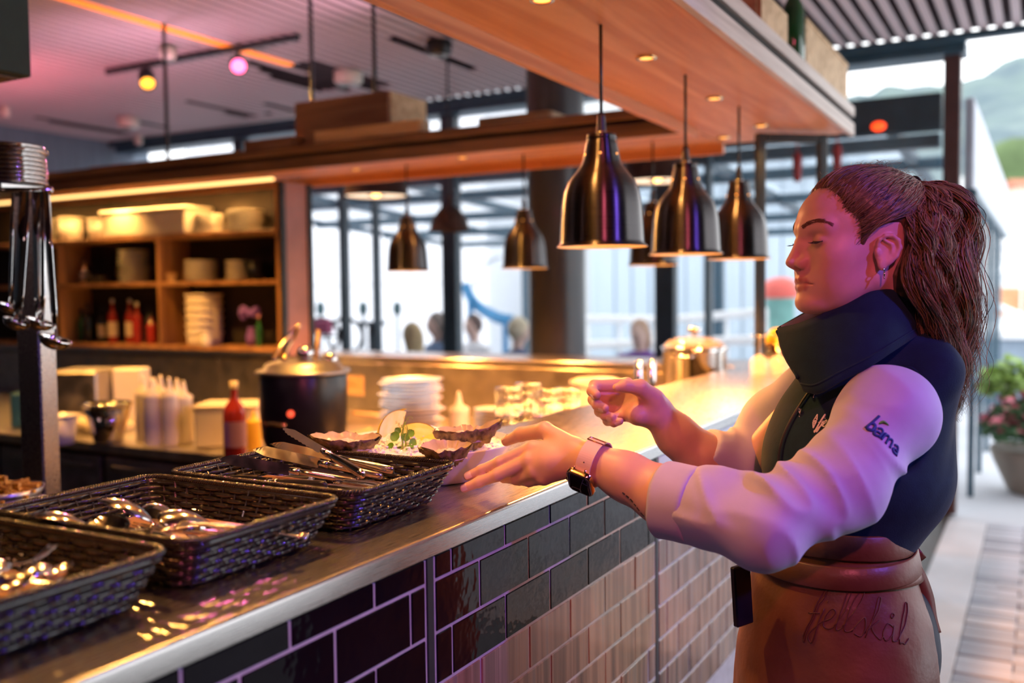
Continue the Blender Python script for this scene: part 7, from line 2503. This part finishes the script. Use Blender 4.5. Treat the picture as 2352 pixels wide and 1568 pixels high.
# ------------------------------------------------------------------ guests on the terrace
def guest(px_, yhead, D, face_al, hair_c, top_c, label, hair_long=False, group='guests sitting on the terrace'):
    c = P(px_, yhead, D=D)
    F_ = frame(face_al)
    g0 = np.array([c[0], c[1], 0.0])
    t = thing('person', label, 'person', (float(c[0]), float(c[1]), -.02), group)
    hz = float(c[2])
    loc = lambda p: p
    def skin(p):
        d = ell(p, (0, 0, hz), (.095, .075, .115))
        d = smin(d, ell(p, (.085, 0, hz - .01), (.02, .012, .018)), .02)
        d = smin(d, cap(p, (-.02, 0, hz - .08), (-.03, 0, hz - .2), .05, .055), .03)
        d = smin(d, ell(p, (-.02, 0, hz - .40), (.10, .15, .24)), .04)
        m = p.copy(); m[:, 1] = np.abs(m[:, 1])
        d = smin(d, chain(m, [np.array(a) for a in ((-.02, .18, hz - .25), (.02, .22, hz - .5), (.25, .14, hz - .55), (.34, .10, hz - .53))], [.045, .04, .033, .03], .03), .03)
        d = smin(d, chain(m, [np.array(a) for a in ((0, .09, hz - .68), (.42, .11, hz - .66), (.44, .11, .06), (.54, .11, .04))], [.08, .065, .045, .03], .03), .04)
        return d
    v, q = sdf_mesh(skin, (-.22, -.32, 0.0), (.62, .32, hz + .16), .016)
    np_mesh('body', v @ F_.T, q, MATS.get('guest_skin') or mat('guest_skin', (.66, .44, .36), .5, 0, var=.05), t)
    def top(p):
        m = p.copy(); m[:, 1] = np.abs(m[:, 1])
        d = ell(p, (-.02, 0, hz - .42), (.125, .18, .27))
        d = smin(d, cap(m, (-.025, 0, hz - .215), (-.03, .17, hz - .25), .062, .06), .04)
        d = smin(d, chain(m, [np.array(a) for a in ((-.03, .19, hz - .26), (.0, .24, hz - .5), (.22, .17, hz - .55))], [.062, .055, .045], .03), .03)
        return smax(d, p[:, 2] - (hz - .135), .01)
    v, q = sdf_mesh(top, (-.22, -.34, hz - .75), (.32, .34, hz - .08), .016)
    np_mesh('jacket', v @ F_.T, q, mat('jacket_' + label[:14].replace(' ', '_'), top_c, .8, 0, var=.15), t)
    def legs(p):
        m = p.copy(); m[:, 1] = np.abs(m[:, 1])
        return chain(m, [np.array(a) for a in ((-.02, .09, hz - .66), (.42, .11, hz - .65), (.44, .11, .1))], [.11, .08, .06], .03)
    v, q = sdf_mesh(legs, (-.2, -.26, .03), (.58, .26, hz - .5), .02)
    np_mesh('trousers', v @ F_.T, q, m_trouser, t)
    def hair(p):
        d = ell(p, (-.018, 0, hz + .018), (.105, .088, .118))
        if hair_long: d = smin(d, ell(p, (-.065, 0, hz - .08), (.05, .09, .14)), .05)
        return smax(d + .006 * vnz(p, 30, 3), p[:, 0] * .8 - p[:, 2] * .5 + hz * .5 - .055 + .03, .02)
    v, q = sdf_mesh(hair, (-.2, -.15, hz - .25), (.15, .15, hz + .17), .012)
    np_mesh('hair', v @ F_.T, q, mat('hair_' + label[:14].replace(' ', '_'), hair_c, .7, 0, var=.3, nscale=30), t)
    # the stool under this guest
    s_ = thing('terrace_stool', 'grey stool under the ' + label.replace('guest ', 'guest ', 1), 'stool', (float(c[0]), float(c[1]), -.02), 'stools on the terrace')
    s_['label'] = ('grey stool under the ' + label)[:200]
    MB().box((-.2, -.2, hz - .80), (.2, .2, hz - .765), .01).build('seat', m_facgrey, s_)
    for a in (-1, 1):
        for b in (-1, 1): MB().box((a * .17 - .015, b * .17 - .015, 0), (a * .17 + .015, b * .17 + .015, hz - .80)).build('leg', m_facgrey, s_)
guest(945, 768, 8.6, -60, (.50, .36, .18), (.42, .50, .52), 'blond guest seen from behind in a pale jacket', True)
guest(1000, 742, 9.6, 30, (.20, .16, .14), (.10, .17, .30), 'tall guest in a blue jacket', False)
guest(1040, 775, 9.5, 160, (.03, .03, .04), (.06, .08, .12), 'dark-haired guest in a dark jacket', False)
guest(1085, 745, 10.2, 40, (.10, .06, .05), (.75, .74, .76), 'guest with a flushed face in a white top', False)
guest(1195, 755, 8.8, 200, (.62, .52, .36), (.05, .08, .18), 'light-haired guest in navy beside the column', False)
guest(1468, 760, 8.8, 60, (.48, .30, .20), (.16, .05, .28), 'fair guest in a purple jacket right of the column', True)
# long terrace table between the guests
t = thing('terrace_table', 'long pale terrace table in front of the guests', 'table', (*P(1080, 800, D=7.3)[:2], -.02), rz=_ya + .9)
MB().box((-.9, -.3, .70), (.9, .3, .74), .01).build('table_top', m_rail, t)
for a in (-1, 1):
    for b in (-1, 1): MB().box((a * .8 - .03, b * .25 - .03, 0), (a * .8 + .03, b * .25 + .03, .70)).build('leg', m_darkframe, t)

# ------------------------------------------------------------------ to the side: awning, planter, quay, town and hill
aw = thing('awning_side', 'pale grey awning fascia running out from the doorway post', 'awning', (0, 0, 0))
m_fasc = mat('pale_fascia', (.40, .43, .50), .5, 0, var=.1)
xe = 13.0
MB().box((XF + .12, .40, 2.08), (xe, .46, 2.66), .01).build('fascia', m_fasc, aw)
MB().box((XF + .12, .38, 2.02), (xe, .48, 2.08), .01).build('lower_rail', m_beamblue, aw)
for i, x in enumerate((7.4, 8.4, 9.5, 10.6, 11.8)):
    MB().box((x - .03, .41, -.02), (x + .03, .45, 2.03), .005).build('door_stile', m_beamblue, aw)
    MB().box((x + .03, .426, .1), (x + .95, .434, 2.0)).build('pane', m_pane, aw)
q = P(2330, 1128, Z=0)
t = thing('flower_planter', 'big round taupe planter full of pink flowers on the terrace', 'planter', (q[0] + .1, q[1] - .14, -.02))
m_pot = mat('taupe_pot', (.24, .20, .16), .6, 0, var=.12)
MB().lathe([(0, 0), (.17, 0), (.19, .02), (.28, .22), (.31, .30), (.30, .33), (.27, .30), (0, .28)], 36).build('pot', m_pot, t, True)
def scatter(n, c, r, size, m, name, parent, seed):
    g = np.random.default_rng(seed)
    b = MB()
    for i in range(n):
        k = g.normal(0, 1, 3); k /= np.linalg.norm(k); k[2] = abs(k[2])
        p = np.array(c) + k * np.array(r) * g.uniform(.6, 1.05)
        R_ = Rz(g.random() * 6) @ Rx(g.random() * 3) * size * g.uniform(.6, 1.3)
        qd = np.array([(-.5, 0, 0), (0, -.4, .1), (.6, 0, 0), (0, .4, .1)]) @ R_.T + p
        b.add(qd, [(0, 1, 2, 3)])
    o = b.build(name, m, parent); o['kind'] = 'stuff'
    return o
scatter(700, (0, 0, .40), (.34, .34, .28), .09, mat('planter_leaf', (.10, .22, .10), .6, 0, var=.3), 'foliage', t, 1)
scatter(330, (0, 0, .44), (.36, .36, .30), .065, mat('pink_bloom', (.75, .22, .28), .6, 0, var=.2), 'blossom', t, 2)
scatter(120, (.1, .2, .7), (.2, .2, .25), .12, mat('light_leaf', (.28, .42, .10), .6, 0, var=.3), 'foliage', t, 3)
q = P(2312, 960, D=9.5)
t = thing('bollard', 'black bollard behind the flower planter', 'bollard', (q[0], q[1], -.02))
zt_ = zrow(2312, 880, 9.5)
MB().lathe([(.05, 0), (.05, zt_ - .12), (.075, zt_ - .1), (.075, zt_ - .02), (.05, zt_), (0, zt_ + .02)], 20).build('post', m_black, t, True)
MB().lathe([(.075, 0), (.075, .05), (.05, .06)], 20).build('foot_ring', m_black, t, True)
# grey low building / quay wall and white steps
q0, q1 = P(2205, 900, D=14), P(2600, 905, D=12)
t = thing('quay_shed', 'low blue-grey shed by the quay', 'shed', (0, 0, 0))
zt0 = zrow(2280, 770, 13)
MB().box((13.5, -6, -.05), (16.5, float(q0[1]), zt0), .02).build('wall', mat('blue_grey_wall_panel', (.30, .37, .45), .6, 0, var=.1), t)
MB().box((13.4, -6.1, zt0), (16.6, float(q0[1]) + .1, zt0 + .12), .02).build('roof_slab', m_rail, t)
for i, (a, b, lb) in enumerate((((2262, 690), (2420, 760), 'slanting white handrail of the quay stairs'), ((2262, 735), (2420, 730), 'level white handrail beside the quay stairs'))):
    tt = thing('stair_rail', lb, 'railing', (0, 0, 0), 'white rails by the quay stairs')
    qa, qb = P(*a, D=17), P(*b, D=17)
    MB().tube([qa, qb], .06, 8).build('handrail', m_rail, tt, True)
    for f in (0, .35, .7, 1): 
        qq = qa * (1 - f) + qb * f
        MB().tube([(qq[0], qq[1], -.05), qq], .03, 6).build('baluster', m_rail, tt, True)
# umbrella stall
q = P(2330, 640, D=30)
t = thing('market_stall', 'white tent-roofed stall in front of the town houses', 'stall', (q[0], q[1], 0))
zt_ = zrow(2330, 590, 30); ze = zrow(2330, 622, 30)
MB().lathe([(0, zt_), (.05, zt_ - .05), (.8, ze), (.82, ze - .1), (.78, ze - .1)], 4, a0=.3, a1=.3 + 2 * PI).build('tent_roof', m_rail, t)
for a in range(4):
    an = .3 + a * PI / 2
    MB().tube([(.75 * math.cos(an), .75 * math.sin(an), 0), (.75 * math.cos(an), .75 * math.sin(an), ze)], .03, 6).build('pole', m_rail, t)
MB().box((-.5, -.5, 0), (.5, .5, zrow(2330, 660, 30)), .02).build('counter', m_oak, t)
# town houses
m_tileroof = mat('red_roof_tile', (.45, .16, .09), .7, 0, var=.2)
hc = [(.82, .80, .76), (.55, .40, .33), (.80, .78, .76), (.72, .60, .48), (.85, .84, .82), (.6, .58, .56)]
for i, (xa, xb, yt, D) in enumerate(((2195, 2262, 560, 60), (2255, 2300, 470, 75), (2290, 2345, 505, 66), (2335, 2400, 430, 80), (2205, 2290, 430, 100), (2380, 2470, 480, 70))):
    a, b = P(xa, 660, D=D), P(xb, 660, D=D)
    zt_ = zrow((xa + xb) / 2, yt, D)
    wd = float(np.linalg.norm((a - b)[:2]))
    t = thing('town_house', ['cream town house nearest the doorway post', 'narrow brown town house', 'white town house in the middle of the row', 'tan town house with a red roof at the picture edge', 'tall white house farthest up the slope', 'grey house at the edge of the town'][i], 'house', ((a[0] + b[0]) / 2, (a[1] + b[1]) / 2, -.05), 'town houses below the hill', rz=math.atan2(CR[1], CR[0]))
    MB().box((-wd / 2, 0, 0), (wd / 2, wd, zt_)).build('wall', mat('house_paint_%d' % i, hc[i], .8, 0, var=.06), t)
    h = wd * .35
    MB().add([(-wd / 2 - .2, -.2, zt_), (wd / 2 + .2, -.2, zt_), (wd / 2 + .2, wd + .2, zt_), (-wd / 2 - .2, wd + .2, zt_), (-wd / 2 - .2, wd / 2, zt_ + h), (wd / 2 + .2, wd / 2, zt_ + h)], [(0, 1, 5, 4), (2, 3, 4, 5), (0, 4, 3), (1, 2, 5), (0, 3, 2, 1)]).build('roof', m_tileroof if i in (1, 3) else m_stoneb, t)
    for r in range(5):
        for c in range(3):
            x = (-.32 + .32 * c) * wd; z = zt_ * (.18 + .17 * r)
            wn = MB().box((x - wd * .07, -.05, z - wd * .08), (x + wd * .07, .02, z + wd * .08)).build('window', m_facgrey if (r + c) % 3 else m_fasc, t)
# wooded hill
n1, n2 = 90, 46
hillv, hillf = [], []
for i in range(n1):
    for j in range(n2):
        u, v_ = i / (n1 - 1), j / (n2 - 1)
        D = 170 + 330 * v_
        px_ = 1750 + 1100 * u
        ridge_ = np.interp(px_, [1750, 2000, 2060, 2180, 2352, 2850], [215, 225, 205, 195, 130, 60])
        row = 480 + (ridge_ - 480) * v_ ** .75
        q = P(px_, row, D=D)
        hillv.append(q)
hillv = np.array(hillv)
hillv[:, 2] += (vnoise(hillv * .05, 1) - .5) * 9 + (vnoise(hillv * .14, 2) - .5) * 5
for i in range(n1 - 1):
    for j in range(n2 - 1):
        a = i * n2 + j
        hillf.append((a, a + n2, a + n2 + 1, a + 1))
m_hill = mat('hazed_wooded_hillside', (.16, .22, .20), .9, 0, col2=(.08, .12, .15), nscale=.03)  # bluish distance haze mixed into the foliage colour
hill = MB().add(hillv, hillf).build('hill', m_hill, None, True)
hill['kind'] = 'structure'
b = MB()
g = np.random.default_rng(5)
for k in range(120):
    px_, yy, D = g.uniform(2325, 2440), g.uniform(360, 420), 110
    q = P(px_, yy, D=D)
    b.ball(q, g.uniform(1.5, 3.2), 7, 5)
o = b.build('tree_slope', mat('spring_green_trees', (.10, .15, .06), .9, 0, var=.3, nscale=.3), None, True)
tag(o, 'bright green trees on the slope at the picture edge', 'trees', kind='stuff')
